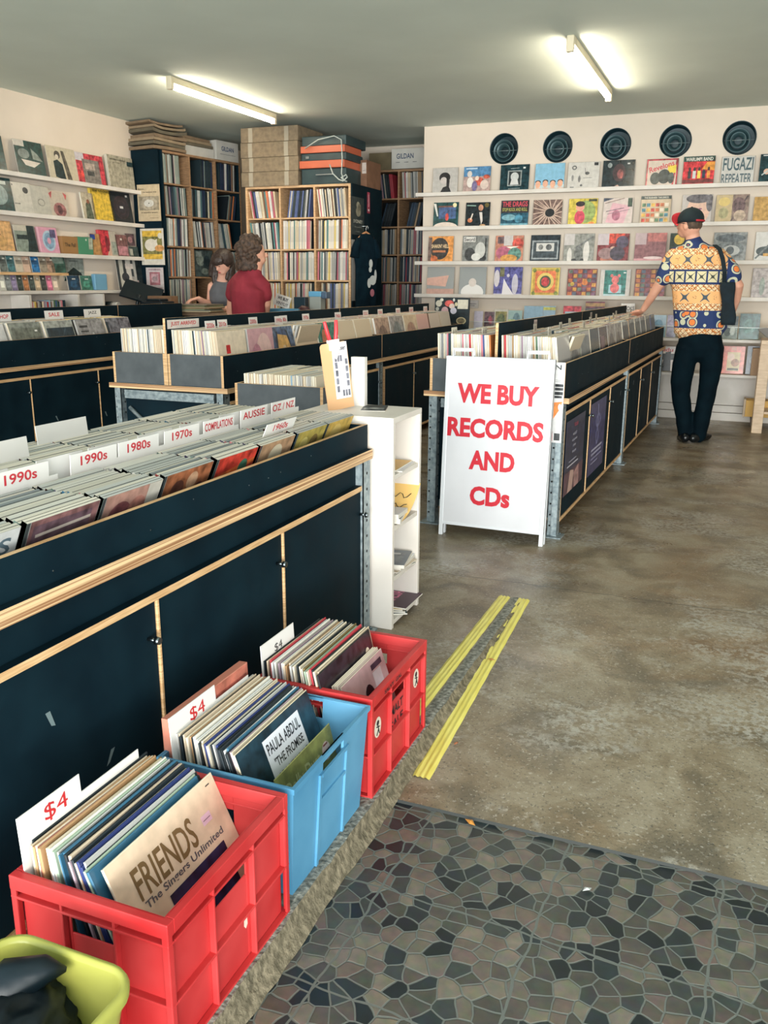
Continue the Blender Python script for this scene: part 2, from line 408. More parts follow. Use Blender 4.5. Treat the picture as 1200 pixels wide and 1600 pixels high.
# walls and ceiling
mb = MB(); mb.box(LX - .15, LX, -.4, 11, 0, CZ, WALLM); struct(mb, 'wall_left')
mb = MB(); mb.box(LX, 2.4, 10.85, 11, 0, CZ, WALLM); struct(mb, 'wall_back')
mb = MB(); mb.box(XR, XR + .15, 1.4, 11, -.07, CZ, WALLM); struct(mb, 'wall_right')
mb = MB(); mb.box(LX - .15, XR + .15, -.4, 11, CZ, CZ + .12, CEILM); struct(mb, 'ceiling')
VR = .148
vents = [onY(787.5, 232.5, WY), onY(871.5, 229.5, WY), onY(962, 225.5, WY), onY(1055.5, 220.5, WY), onY(1155.5, 215.5, WY)]
mb = MB(); x_ = -3.45; zc = sum(v.z for v in vents) / 5; zb, zt = zc - .22, zc + .22
W0 = WALLM
mb.quad([(x_, WY, 0), (XR, WY, 0), (XR, WY, zb), (x_, WY, zb)], W0)
mb.quad([(x_, WY, zt), (XR, WY, zt), (XR, WY, CZ), (x_, WY, CZ)], W0)
mb.quad([(x_, WY, 0), (x_, WY, CZ), (x_, WY + 1.17, CZ), (x_, WY + 1.17, 0)], W0)
cur = x_
for v in vents:
    a, b = v.x - .21, v.x + .21
    mb.quad([(cur, WY, zb), (a, WY, zb), (a, WY, zt), (cur, WY, zt)], W0)
    n = 40; ring = []; outer = []; inner = []
    for q in range(n):
        t = 2 * math.pi * q / n; cs, sn = math.cos(t), math.sin(t)
        ring.append((v.x + VR * cs, WY, v.z + VR * sn)); inner.append((v.x + VR * cs, WY + .2, v.z + VR * sn))
        k = 1 / max(abs(cs) / .21, abs(sn) / 1.0) if abs(cs) / .21 > abs(sn) / .2 else 1
        hx = .21; z1, z0 = zt - v.z, v.z - zb; lim = z1 if sn > 0 else z0
        k = min(hx / max(abs(cs), 1e-6), lim / max(abs(sn), 1e-6))
        outer.append((v.x + k * cs, WY, v.z + k * sn))
    # corners
    o = len(mb.v)
    for q in range(n):
        q2 = (q + 1) % n
        mb.quad([ring[q], outer[q], outer[q2], ring[q2]], W0)
        mb.quad([ring[q], ring[q2], inner[q2], inner[q]], WALLM)
        a_, b_ = outer[q], outer[q2]
        if abs(a_[0] - b_[0]) > 1e-5 and abs(a_[2] - b_[2]) > 1e-5:
            cx_ = v.x + (.21 if (a_[0] + b_[0]) / 2 > v.x else -.21); cz_ = zt if (a_[2] + b_[2]) / 2 > v.z else zb
            mb.quad([a_, (cx_, WY, cz_), b_], W0)
    cur = b
mb.quad([(cur, WY, zb), (XR, WY, zb), (XR, WY, zt), (cur, WY, zt)], W0)
struct(mb, 'wall_far', recalc=False)
VD = M((22, 46, 54), .35, .3, name='vent_metal'); VD2 = M((52, 78, 84), .4, .3, name='vent_cone')
vl = ['leftmost round dark wall vent above the profile portrait sleeve', 'round dark wall vent, second from the left, above the sleeve of four heads', 'middle one of the five round dark wall vents', 'round dark wall vent above the red band sleeves, second from the right', 'rightmost round dark wall vent above the big-lettered white sleeve']
for v, lb in zip(vents, vl):
    r0 = empty('air_vent', (v.x, WY, v.z), label=lb, cat='vent', group='round air vents along the display wall')
    mb = MB(); n = 40
    def ringp(r, y, dx=0, dz=0): return [(dx + r * math.cos(2 * math.pi * q / n), y, dz + r * math.sin(2 * math.pi * q / n)) for q in range(n)]
    mb.loft([ringp(VR + .006, -.006), ringp(VR + .006, .01), ringp(VR - .006, .01), ringp(VR - .008, .15), ], VD, cap0=False, cap1=True)
    mb.loft([ringp(VR + .006, -.006), ringp(VR - .004, -.006), ringp(VR - .006, .01)], VD, cap0=False, cap1=False)
    mb.build('housing', r0)
    for (ra, rb, y0, y1, dx, dz) in ((.112, .072, .03, .10, -.012, -.016), (.074, .036, .012, .075, -.010, -.014)):
        mb = MB(); mb.loft([ringp(ra, y0, dx, dz), ringp(ra - .007, y0 - .004, dx, dz), ringp(rb, y1, dx, dz)], VD2, cap0=False, cap1=False); mb.build('cone', r0)
    mb = MB(); mb.cyl((-VR + .01, .035, -.015), (VR - .01, .035, -.015), .0025, M((150, 165, 168), .4, .5, name='vent_bar'), 6)
    mb.build('cross_bar', r0)

# fluorescent battens
TUBE = bpy.data.materials.new('lit_tube'); TUBE.use_nodes = True
_b = TUBE.node_tree.nodes['Principled BSDF']; _b.inputs['Emission Color'].default_value = (1, .86, .66, 1); _b.inputs['Emission Strength'].default_value = 60; _b.inputs['Base Color'].default_value = (1, 1, 1, 1)
BATT = M((206, 196, 170), .5, name='batten_enamel')
def batten(x, y0, y1, label):
    r0 = empty('fluorescent_light', (x, (y0 + y1) / 2, CZ), label=label, cat='ceiling light', group='bare tube battens on the ceiling')
    h = (y1 - y0) / 2
    mb = MB(); mb.box(-.028, .028, -h, h, -.055, 0, BATT); mb.build('batten', r0, bevel=.006)
    mb = MB(); mb.cyl((0, -h + .03, -.078), (0, h - .03, -.078), .0185, TUBE, 16); mb.build('tube', r0, label='lit fluorescent tube')
    for s in (-1, 1):
        mb = MB(); mb.box(-.026, .026, s * h - .022, s * h + .022, -.105, 0, BATT); mb.build('end_cap', r0, bevel=.008)
batten(-4.62, 6.66, 8.42, 'lit fluorescent batten on the ceiling above the shop counter')
batten(-1.30, 6.60, 8.42, 'lit fluorescent batten on the ceiling near the round wall vents')

# ledges on the display wall
ledz = [2.270, 1.915, 1.548, 1.197]
lbl = ['top', 'second', 'third', 'lowest narrow']
for z, l in zip(ledz, lbl):
    mb = MB(); mb.box(-3.50, 1.2, WY - .105, WY - .0005, z, z + .022, WHITE); mb.box(-3.50, 1.2, WY - .12, WY - .105, z - .004, z + .034, WHITE)
    mb.build('picture_ledge', bevel=.002, label='long white record ledge on the wall with round vents, %s of four' % l, cat='shelf', group='record ledges on the display wall')
# ================================================================ RECORD BINS
TAPE = M((110, 126, 128), .3, name='clear_tape')
KNOB = M((120, 130, 134), .28, 1.0, name='door_knob_metal')
DVW = .0025
def bin_unit(loc, rz, L, W=.76, zr=.945, zl=(.735, .765), zd=.665, zb=.085, ndoor=3, mid=True, name='record_bin', end_posts=(0,), endm=None, lip=.03, end_open=False, doors_back=False, posters=(), first_end=True, brd=1.145, **kw):
    root = empty(name, loc, rz, **kw); endm = endm or SLATE; t = .016
    cols = [(-W, -W / 2 - .008), (-W / 2 + .008, 0)] if mid else [(-W, 0)]
    mb = MB(); zt = zl[1]
    # ends: framed panel per column
    for ci, (a, b) in enumerate(cols):
        mb.panel(b - t, b, 0, L, zt, zr); mb.panel(a, a + t, 0, L, zt, zr)
        for y0, y1 in ((0.0, t), (L - t, L)):
            mb.panel(a + t, b - t, y0, y1, zt, zr, endm if y0 == 0 else BLACK)
    mb.box(-W + t, -t, t, L - t, zt, zt + .004, BLACK)
    for q in range(24 if lip else 0):   # screw heads and chips
        y = rng.uniform(.1, L - .1); z = rng.uniform(zt + .02, zr - .02)
        if q % 3 == 0: mb.cyl((0.0, y, z), (.0012, y, z), .0022, KNOB, 6)
    mb.build('display_box', root, bevel=.0015)
    if mid:
        mb = MB(); mb.panel(-W / 2 - .008, -W / 2 + .008, -.004, L, zt, brd); mb.build('back_board', root, bevel=.001)
    mb = MB(); h = (zl[1] - zl[0])
    mb.box(-W - lip, lip, (-.015 if 0 in end_posts or name == 'cd_bin' else .0), L, zl[0], zl[1], PLYX, {'+z': BLACK, '-z': BLACK})
    mb.build('ledge', root, bevel=.002)
    # recessed carcass
    mb = MB(); mb.box(-W + .03, -.022, .03, L - .01, zb + .01, zl[0], BLACK)
    mb.box(-W + .03, .004, .05, L - .03, zd, zd + .02, PLY, {'+z': BLACK}); mb.box(-W + .03, .004, .05, L - .03, zb - .012, zb + .006, PLY)
    dw = (L - .08) / ndoor
    for k in range(ndoor + 1):
        y = .05 + k * dw - (.006 if k else 0); dv = .004 if name == 'cd_bin' else .0022; mb.box(-.03, .0036, y + .006 - dv, y + .006 + dv, zb + .006, zd, PLY)
        
    mb.build('cabinet_body', root, bevel=.001)
    for k in range(ndoor):
        mb = MB(); y0 = .05 + k * dw + .007; y1 = y0 + dw - .014
        mb.box(-.022, -.002, y0, y1, zb + .007, zd - .001, BLACK)
        for q in range(2):
            yy = rng.uniform(y0 + .05, y1 - .08); zz = rng.uniform(zb + .1, zd - .06); a = rng.uniform(-.02, .02)
            if rng.random() < .5: mb.quad([(-.0012, yy, zz), (-.0012, yy + .012, zz + a * .3), (-.0012, yy + .014 + a, zz + .035), (-.0012, yy + a, zz + .035)], TAPE)
        d = mb.build('door', root, bevel=.001)
        mb = MB(); mb.cyl((-.002, y1 - .035, zd - .09), (.022, y1 - .035, zd - .09), .005, KNOB, 10); mb.cyl((.022, y1 - .035, zd - .09), (.034, y1 - .035, zd - .09), .011, KNOB, 14, r1=.009)
        mb.build('knob', d)
    for e in end_posts:
        ye = 0.0 if e == 0 else L
        for xs in ((-.052 if e == 0 else -.045), -W - .002):
            mb = MB(); x0, x1 = xs, xs + .055; y0 = ye + .0 if e == 0 else ye - .05
            mb.box(x0, x0 + .022, y0, y0 + .006, .006, zl[0], STEEL); mb.box(x0 + .022, x0 + .026, y0 - .014, y0 + .01, .006, zl[0], STEEL)
            mb.box(x0 + .026, x1, y0 - .014, y0 - .010, .006, zl[0], STEEL); mb.box(x1 - .004, x1, y0 - .014, y0 + .05, .006, zl[0], STEEL)
            z = .06
            while z < zl[0] - .03:
                mb.cyl((x0 + .011, y0 - .0008, z), (x0 + .011, y0 + .004, z), .0055, DARK, 8)
                mb.cyl((x1 - .002, y0 + .02, z + .03), (x1 + .0008, y0 + .02, z + .03), .006, DARK, 8)
                z += .062
            mb.build('post', root)
            mb = MB(); mb.box(x0 - .03, x1 + .03, y0 - .045, y0 + .06, 0, .006, STEEL)
            for dx in (-.015, .015): mb.cyl((x1 + dx * .6, y0 + .04, .006), (x1 + dx * .6, y0 + .04, .016), .006, KNOB, 6)
            mb.build('foot_plate', root)
        y0 = ye if e == 0 else ye - .05
        mb = MB(); mb.box(-W + .07, -.07, y0 - .002, y0 + .022, zl[0] - .06, zl[0] - .01, STEEL); mb.box(-W + .07, -.07, y0 - .006, y0 - .002, zl[0] - .04, zl[0] - .03, STEEL)
        mb.box(-W + .07, -.07, y0 + .002, y0 + .022, .10, .14, STEEL)
        mb.cyl((-W + .09, y0 + .012, .62), (-.08, y0 + .012, .14), .012, STEEL, 6); mb.build('cross_brace', root)
    for (k, fn) in posters: fn(root, k, dw, zd, zb)
    return root
def poster_a(root, k, dw, zd, zb):
    y = .05 + k * dw + .05
    def f():
        w, h = dw * .72, .42
        return sleeve_mb(w, .001, h, (40, 46, 74), (50, 56, 80), [('r', 0, .0, 1, .3, (92, 60, 74)), ('p', [(.2, .0), (.45, .0), (.5, .26), (.3, .3)], (196, 160, 150)), ('p', [(.55, .0), (.8, .0), (.75, .3), (.5, .22)], (170, 128, 128)),
          ('r', .12, .36, .7, .38, (190, 190, 205)), ('r', .2, .42, .6, .435, (170, 170, 190)), ('t', 'TOUR', .5, .9, .05, .6, (190, 70, 90)), ('t', 'AUGUST', .45, .78, .035, .5, (180, 180, 200)), ('t', 'MELBOURNE', .45, .70, .03, .55, (180, 180, 200)),
          ('t', 'SYDNEY', .45, .62, .03, .5, (180, 180, 200)), ('t', 'BRISBANE', .45, .54, .03, .5, (180, 180, 200))])
    o = f().build('tour_poster', label='dark tour poster with small white listings taped on the nearest black cupboard door', cat='poster')
    o.matrix_world = root.matrix_world_local @ Matrix.Translation((0.003, y + dw * .36, .2)) @ Matrix.Rotation(R_(90), 4, 'Z')
def poster_b(root, k, dw, zd, zb):
    y = .05 + k * dw + .04
    mb = sleeve_mb(dw * .74, .001, .46, (58, 58, 104), (70, 70, 110), [('c', .5, .72, .16, .1, (120, 120, 165)), ('c', .5, .72, .1, .06, (58, 58, 104)), ('l', .5, .45, .45, .95, .04, (140, 140, 180)), ('c', .48, .5, .1, .12, (120, 120, 165)), ('c', .48, .5, .05, .07, (58, 58, 104)),
        ('r', .15, .32, .85, .35, (180, 178, 205)), ('r', .15, .26, .8, .29, (165, 165, 195)), ('r', .15, .2, .85, .22, (150, 150, 185)), ('r', .15, .14, .6, .16, (150, 150, 185))])
    o = mb.build('tour_poster', label='indigo poster with a pale looping figure on the second black cupboard door', cat='poster')
    o.matrix_world = root.matrix_world_local @ Matrix.Translation((0.003, y + dw * .36, .17)) @ Matrix.Rotation(R_(90), 4, 'Z')

class _W: pass
def bin2(*a, **k):
    ps = k.pop('posters', ())
    r = bin_unit(*a, **k)
    m = Matrix.Translation(a[0]) @ Matrix.Rotation(a[1], 4, 'Z')
    w_ = _W(); w_.matrix_world_local = m
    for kk, fn in ps:
        L = a[2]; nd = k.get('ndoor', 3); fn(w_, kk, (L - .08) / nd, .66, .085)
    return r, m
# the CD bin beside the kerb: lower, with a double ply stripe
CDB, CDM = bin2((-1.285, .98, 0), 0, 2.04, zr=.83, zl=(.700, .738), zd=.585, zb=.03, mid=False, name='cd_bin', end_posts=(1,), W=.76, lip=.022,
    label='low black plywood CD bin beside the plastic crates, with three cupboard doors', cat='display bin')
BIN_G = 'black plywood record bins on steel frames'
bin2((-2.69, 4.25, 0), 0, 2.36, name='record_bin', end_posts=(0, 1), label='black record bin with the JUST ARRIVED sign, the nearer half of the middle run', cat='display bin', group=BIN_G)
bin2((-2.69, 6.62, 0), 0, 2.2, name='record_bin', end_posts=(1,), label='black record bin, the farther half of the middle run, towards the round-vent wall', cat='display bin', group=BIN_G)
CR = R_(-1.5)
_, RBM = bin2((-.845, 4.64, 0), CR, 2.26, name='record_bin', end_posts=(0, 1), posters=((0, poster_a), (1, poster_b)), label='black record bin right behind the white sandwich board, posters on its doors', cat='display bin', group=BIN_G)
p2 = RBM @ Vector((0, 2.27, 0))
_, RBM2 = bin2(p2, CR, 2.22, name='record_bin', end_posts=(1,), label='black record bin beside the man in the patterned shirt', cat='display bin', group=BIN_G)
bin2((-4.70, 4.1, 0), 0, 2.26, name='record_bin', end_posts=(0,), label='black record bin at the left edge, holding plastic-wrapped sleeves under the wall shelves', cat='display bin', group=BIN_G)
bin2((-4.70, 6.37, 0), 0, .95, name='record_bin', end_posts=(1,), ndoor=1, label='short black record bin at the far end of the left run, by the counter', cat='display bin', group=BIN_G)

# small single bin between the CD bin and the middle run
sx0, sx1, sy0, sy1 = -2.38, -1.88, 3.86, 4.42
root = empty('small_record_bin', ((sx0 + sx1) / 2, (sy0 + sy1) / 2, 0), label='small grey-fronted record box behind the tan clipboard, full of cream sleeves', cat='display bin')
hx, hy = (sx1 - sx0) / 2, (sy1 - sy0) / 2
mb = MB(); t = .016
mb.panel(-hx + t, hx - t, -hy, -hy + t, .60, .85, SLATE); mb.panel(-hx + t, hx - t, hy - t, hy, .60, .85); mb.panel(-hx, -hx + t, -hy, hy, .60, .85); mb.panel(hx - t, hx, -hy, hy, .60, .85, SLATE)
mb.box(-hx, hx, -hy, hy, .585, .60, PLYX); mb.build('display_box', root, bevel=.0015)
for a in (-1, 1):
    for b in (-1, 1):
        mb = MB(); mb.box(a * hx - a * .04, a * hx, b * hy - b * .04, b * hy, 0, .585, STEEL); mb.build('leg', root, bevel=.002)
for b in (-1, 1):
    mb = MB(); mb.box(-hx + .04, hx - .04, b * hy - b * .03, b * hy, .2, .24, STEEL); mb.build('cross_bar', root)

# ================================================================ CD CASES in the low bin
GREYT = [(176, 176, 170), (196, 192, 182), (206, 198, 182), (160, 162, 158), (188, 182, 168), (120, 126, 128)]
CASE_SP = [(30, 48, 58), (58, 110, 140), (190, 186, 180), (140, 60, 56), (70, 60, 90), (214, 208, 198), (24, 34, 40), (120, 140, 130), (196, 130, 130), (90, 110, 100)]
def case_mb(w, h, t, top, sp, face, shapes=None):
    mb = MB(); tm = M(top, .3); sm = M(sp, .3); fm = M(face, .18)
    x = w / 2
    mb.box(-x, x, 0, t, 0, h, tm, {'-y': fm, '-x': sm, '+x': sm})
    mb.box(-x, -x + .010, -.0004, t * .98, 0, h + .0002, tm, {'-y': M((60, 64, 66), .25), '-x': sm})    # hinge strip
    mb.box(-x + .0005, x - .0005, t * .42, t * .5, h, h + .0006, M((70, 72, 70), .4))                        # lid seam
    if shapes: art_on(mb, shapes, w - .014, h, 0, -x + .012)
    return mb
CDW, CDH = .226, .136
cdc = 0
TOPN = {0: 'grey', 1: 'pale grey', 2: 'ivory', 3: 'mid grey', 4: 'beige', 5: 'dark grey'}
colw = .2395; y00 = 1.075
colnames = ['leftmost column', 'CLASSICAL column', 'nearer 1990s column', 'farther 1990s column', '1980s column', '1970s column', 'AUSSIE column', 'OZ/NZ column']
arts = {
 2: [('r', 0, 0, 1, 1, (168, 128, 116)), ('c', .3, .5, .2, .3, (120, 70, 72)), ('c', .6, .55, .16, .26, (150, 100, 90)), ('r', .75, .2, 1, 1, (192, 186, 176))],
 1: [('r', 0, 0, 1, 1, (120, 84, 84)), ('r', .05, .5, .9, .9, (92, 70, 78)), ('l', .1, .7, .9, .75, .06, (190, 176, 166))],
 0: [('r', 0, 0, 1, 1, (196, 196, 196)), ('t', 'IVES', .6, .72, .3, .7, (84, 100, 110))],
 3: [('r', 0, 0, 1, 1, (150, 92, 62)), ('c', .3, .6, .14, .2, (96, 58, 48)), ('c', .6, .7, .12, .2, (190, 150, 120)), ('c', .8, .4, .12, .2, (80, 40, 40))],
 4: [('r', 0, 0, 1, 1, (190, 60, 48)), ('l', 0, .5, 1, .7, .12, (222, 110, 60)), ('c', .7, .6, .12, .2, (60, 100, 80))],
 5: [('r', 0, 0, 1, 1, (176, 140, 110)), ('c', .5, .6, .2, .3, (210, 196, 170))],
 6: [('r', 0, 0, 1, 1, (178, 160, 84)), ('c', .3, .6, .14, .22, (212, 196, 120)), ('c', .65, .6, .14, .22, (116, 96, 56))],
 7: [('r', 0, 0, 1, 1, (206, 172, 90)), ('c', .4, .6, .2, .3, (226, 196, 120)), ('r', .2, .2, .8, .3, (150, 110, 60))]}
r2 = random.Random(21)
for c in range(8):
    yc = y00 + colw * (c + .5)
    x = -1.372 - r2.uniform(0, .008); n = 0
    for tier, (xe, lab) in enumerate(((-1.60, 'fore'), (-2.02, 'back'))):
        if tier == 1: x = -1.645
        k = 0; steps = r2.randint(5, 9)
        while x > xe:
            th = .0150 if r2.random() < .88 else .023
            f = (-1.318 - x) / .7
            lean = R_((-24 if tier == 0 else -20) + r2.uniform(-.5, .5)); z = .7425 + r2.uniform(0, .002)
            ti = r2.choices(range(6), (3, 4, 4, 2, 2, 1))[0] if c > 2 else r2.choices(range(6), (1, 2, 6, 1, 4, .6))[0]
            si = r2.randrange(len(CASE_SP)); fi = (96, 98, 96)
            dy = r2.uniform(-.004, .004) + (.008 if (k // steps) % 2 else 0)
            if x - th * 1.1 < xe: break
            if tier == 0 and k == 0: key = None; fn = (lambda c=c, th=th, ti=ti, si=si: case_mb(CDW, CDH, th, GREYT[ti], CASE_SP[si], (150, 150, 146), arts[c]))
            else: key = ('cd', th, ti, si, k % 3); fn = (lambda th=th, ti=ti, si=si, fi=fi: case_mb(CDW, CDH, th, GREYT[ti], CASE_SP[si], fi))
            put('cd_case', key, fn, (x - CDH * math.sin(lean) * 0, yc + dy, z), R_(90), lean, 0,
                label='%s CD case, %s of the %s stack, %s' % (TOPN[ti], ORD[k], lab, colnames[c]), cat='CD', group='CD cases in the low bin')
            cdc += 1; k += 1; x -= th / math.cos(lean) + .0006
            if (tier, c) == (0, 2) and k == 3: pass
def card_mb(w, h, tabs, t=.0022):
    """white board divider: full-width body of height h with raised tab(s) (x0,x1,dh), front -Y"""
    pts = [(-w / 2, 0), (w / 2, 0), (w / 2, h)]
    for x0, x1, dh in sorted(tabs, reverse=True): pts += [(x1, h), (x1, h + dh), (x0, h + dh), (x0, h)]
    pts.append((-w / 2, h))
    q = []
    for p in pts:
        if not q or (abs(p[0] - q[-1][0]) + abs(p[1] - q[-1][1])) > 1e-5: q.append(p)
    mb = MB(); n = len(q)
    vs = [(x, 0, z) for x, z in q] + [(x, t, z) for x, z in q]
    mb.add(vs, [tuple(range(n)), tuple(range(2 * n - 1, n - 1, -1))] + [(k, k + n, (k + 1) % n + n, (k + 1) % n) for k in range(n)], PAPERW)
    return mb
for c, (tx, px) in enumerate([('1990s', 27), ('1990s', 144), ('1980s', 215), ('1970s', 283), ('COMPILATIONS', 341), ('AUSSIE', 396), ('OZ / NZ', 442)]):
    yc = onX(px, 715 - c * 12, -1.545).y + .02
    def f(tx=tx):
        mb = card_mb(.21, .142, [(-.105, .075, .038)])
        art_on(mb, [('t', tx, .42, .5, .60, .78, (196, 52, 62))], .21, .042, 0, -.105, .138); return mb
    put('divider_card', None, f, (-1.552, yc, .7435 + (.006 if c > 4 else 0)), R_(90), R_(-3), label='white divider card lettered %s%s in red in the CD bin' % (tx, {0: ' (the nearer of two)', 1: ' (the farther of two)'}.get(c, '')), cat='divider', group='white divider cards in the CD bin')
    put('divider_card', None, lambda: card_mb(.21, .150, [(-.105, .06, .028)]), (-1.582, yc - .085, .7435), R_(90), R_(-3), label='blank white divider card just behind the %s%s card in the CD bin' % ('nearer ' if c == 0 else 'farther ' if c == 1 else '', tx), cat='divider', group='white divider cards in the CD bin')
def f():
    mb = card_mb(.2, .13, [(-.1, .1, .03)]); art_on(mb, [('t', '1960s', .5, .55, .6, .6, (196, 52, 62))], .2, .04, 0, -.1, .12); return mb
put('divider_card', None, f, (-1.43, 2.50, .765), R_(90), R_(-24), label='leaning white card lettered 1960s among the front CD cases', cat='divider', group='white divider cards in the CD bin')
for i, (yy, xx) in enumerate(((1.74, -1.80), (2.1, -1.9))):
    put('divider_card', None, lambda: card_mb(.22, .17, [(-.11, .11, .02)]), (xx, yy, .7425), R_(90), R_(5), label='blank white card at the back of the CD bin, %s' % ('nearer' if i == 0 else 'farther'), cat='divider', group='white divider cards in the CD bin')

# ================================================================ WHITE MAGAZINE SHELF at the end of the CD bin
wx0, wx1, wy0, wy1, wh = -1.60, -1.19, 3.045, 3.365, .855
root = empty('magazine_shelf', ((wx0 + wx1) / 2, (wy0 + wy1) / 2, 0), label='narrow white open shelf unit of leaflets at the end of the CD bin', cat='shelf unit')
ox, oy = (wx0 + wx1) / 2, (wy0 + wy1) / 2; WHT = noisy('white_laminate', (214, 205, 196), (226, 218, 210), 4, .5)
mb = MB()
for y0, y1 in ((wy0, wy0 + .022), (wy1 - .022, wy1)): mb.box(wx0 - ox, wx1 - ox, y0 - oy, y1 - oy, 0, wh - .022, WHT)
mb.box(wx0 - ox, wx1 - ox, wy0 - oy, wy1 - oy, wh - .022, wh, WHT)
mb.box(wx0 - ox, wx0 + .01 - ox, wy0 + .022 - oy, wy1 - .022 - oy, 0, wh - .022, WHT); mb.build('carcass', root, bevel=.002)
shz = [.03, .213, .423, .63]
for z in shz:
    mb = MB(); mb.box(wx0 + .01 - ox, wx1 - .004 - ox, wy0 + .022 - oy, wy1 - .022 - oy, z - .018, z, WHT); mb.build('shelf', root, bevel=.0015)
mb = MB(); mb.box(wx0 - ox, wx1 - .03 - ox, wy0 + .022 - oy, wy1 - .022 - oy, 0, .012, WHT); mb.build('plinth', root)
def flat(name, x, y, z, w, d, t, col, rz, shapes, label, cat, n=1, curl=0.0, group=None):
    """a sheet or booklet lying face up"""
    mb = MB(); m = M(col, .45); em = M((214, 208, 198), .7)
    mb.box(-w / 2, w / 2, -d / 2, d / 2, 0, t, em, {'+z': m})
    if shapes:
        sub = MB(); art_on(sub, shapes, w, d, 0, -w / 2, -d / 2)
        mb.merge(sub, Matrix.Translation((0, 0, t)) @ Matrix.Rotation(R_(-90), 4, 'X'))
    if curl: mb.v = [(a, b, c_ + curl * (max(0, a / w + .0) ** 2) * w) for a, b, c_ in mb.v]
    o = mb.build(name, label=label, cat=cat, group=group); o.location = (x, y, z); o.rotation_euler = (0, 0, rz); return o
MG = 'papers on the white magazine shelf'
cy = oy + .02; cx = wx1 - .085
z = shz[3]
flat('leaflet', cx - .02, cy, z, .2, .2, .004, (226, 222, 226), .1, None, 'white leaflet under the orange one on the top inner shelf', 'leaflet', group=MG)
flat('leaflet', cx - .03, cy - .01, z + .0045, .19, .21, .006, (236, 186, 104), .05, [('t', 'NOW', .5, .5, .14, .5, (60, 60, 60))], 'orange leaflet on the top inner shelf of the white unit', 'leaflet', group=MG)
z = shz[2]
flat('booklet', cx - .015, cy - .07, z + .004, .2, .13, .02, (60, 70, 80), .15, [('r', .1, .1, .9, .9, (90, 100, 108))], 'stack-thick dark booklet under the folded yellow poster', 'booklet', group=MG)
flat('booklet', cx - .01, cy - .07, z + .0245, .19, .12, .018, (230, 228, 234), .05, None, 'white booklet with page edges showing under the folded yellow poster', 'booklet', group=MG)
# curled yellow sheet with a scribbled doodle
mb = MB(); n = 12; ym = M((240, 196, 120), .5); rings = []
for k in range(n + 1):
    u = k / n; rings.append([(-.15, -.10 + .235 * u, .004 + .11 * (u ** 2.2)), (.07, -.10 + .235 * u, .004 + .11 * (u ** 2.2))])
sm = [[(a, b, c_ - .0012) for a, b, c_ in rr][::-1] for rr in rings]
mb.loft([r[::-1] for r in rings], ym, closed=False, cap0=False, cap1=False); mb.loft(sm, ym, closed=False, cap0=False, cap1=False)
for q in range(3):
    mb.tube([(.045 - .012 * k, (-.02 + .05 * q + .012 * math.sin(k * 1.6 + q)), .008 + .11 * (((-.02 + .05 * q + .012 * math.sin(k * 1.6 + q)) + .10) / .235) ** 2.2) for k in range(8)], .0016, M((40, 40, 40), .5), 4)
o = mb.build('folded_poster', label='curled yellow poster with a black doodle on the second inner shelf', cat='poster', group=MG); o.location = (cx + .02, cy - .01, shz[2] + .004)
z = shz[1]
for i, (c_, nm) in enumerate((((40, 44, 48), 'black leaflet'), ((214, 196, 176), 'beige leaflet'), ((228, 228, 232), 'white magazine'), ((120, 126, 134), 'grey-covered magazine'))):
    flat('magazine', cx - .02 + .008 * (i % 2), cy - .02 + .015 * ((i * 7) % 3), z, .2, .2, .004 if i < 2 else .014, c_, -.2 + .13 * i, [('r', .1, .15, .9, .85, tuple(int(v * .85) for v in c_)), ('r', .2, .7, .8, .8, (200, 200, 200))], '%s in the pile on the third inner shelf, %s from the bottom' % (nm, ORD[i]), 'magazine', group=MG)
    z += (.004 if i < 2 else .014) + .0006
z = shz[0]
for i, (c_, nm, tx) in enumerate((((60, 84, 92), 'teal magazine', None), ((176, 170, 160), 'grey magazine', None), ((232, 190, 74), 'yellow magazine', 'FREE'), ((70, 44, 60), 'plum magazine with pink lettering', 'AMNESIA'))):
    flat('magazine', cx - .03 + .03 * (i == 3) , cy - .03 + .02 * i, z, .21, .2, .006, c_, .5 - .17 * i, ([('t', tx, .5, .5, .3, .8, R_(90), (226, 120, 160) if i == 3 else (40, 40, 40))] if tx else [('r', .2, .2, .8, .6, tuple(int(v * .7) for v in c_))]), '%s on the bottom shelf of the white unit' % nm, 'magazine', group=MG)
    z += .0068
flat('postcard', -1.36, 3.27, wh, .10, .17, .002, (40, 48, 52), .3, [('r', .1, .15, .9, .5, (110, 116, 118)), ('c', .5, .4, .2, .12, (170, 170, 168))], 'dark photo flyer lying on top of the white shelf unit', 'flyer')

# tan backing board with the printed list and the clamp
bx, by, bz = -1.565, 3.50, .815
b0 = onZ(514, 641, .856); b1 = onZ(554, 637, .856)
root = empty('clipboard', ((b0.x + b1.x) / 2, (b0.y + b1.y) / 2, .856), math.atan2(b1.y - b0.y, b1.x - b0.x), label='upright tan board clamping a printed pre-loved list, in front of the small record box', cat='clipboard')
bw = (b1 - b0).length; bh = .265
mb = MB(); n = 8; pts = [(-bw / 2, 0), (bw / 2, 0)]
for k in range(n + 1): a = math.pi / 2 * k / n; pts.append((bw / 2 - .015 + .015 * math.cos(a), bh - .015 + .015 * math.sin(a)))
for k in range(n + 1): a = math.pi / 2 + math.pi / 2 * k / n; pts.append((-bw / 2 + .015 + .015 * math.cos(a), bh - .015 + .015 * math.sin(a)))
TANB = M((214, 168, 124), .5, name='tan_board'); nn = len(pts)
mb.add([(x, 0, z) for x, z in pts] + [(x, .005, z) for x, z in pts], [tuple(range(nn)), tuple(range(2 * nn - 1, nn - 1, -1))] + [(k, k + nn, (k + 1) % nn + nn, (k + 1) % nn) for k in range(nn)], TANB)
bd = mb.build('board', root)
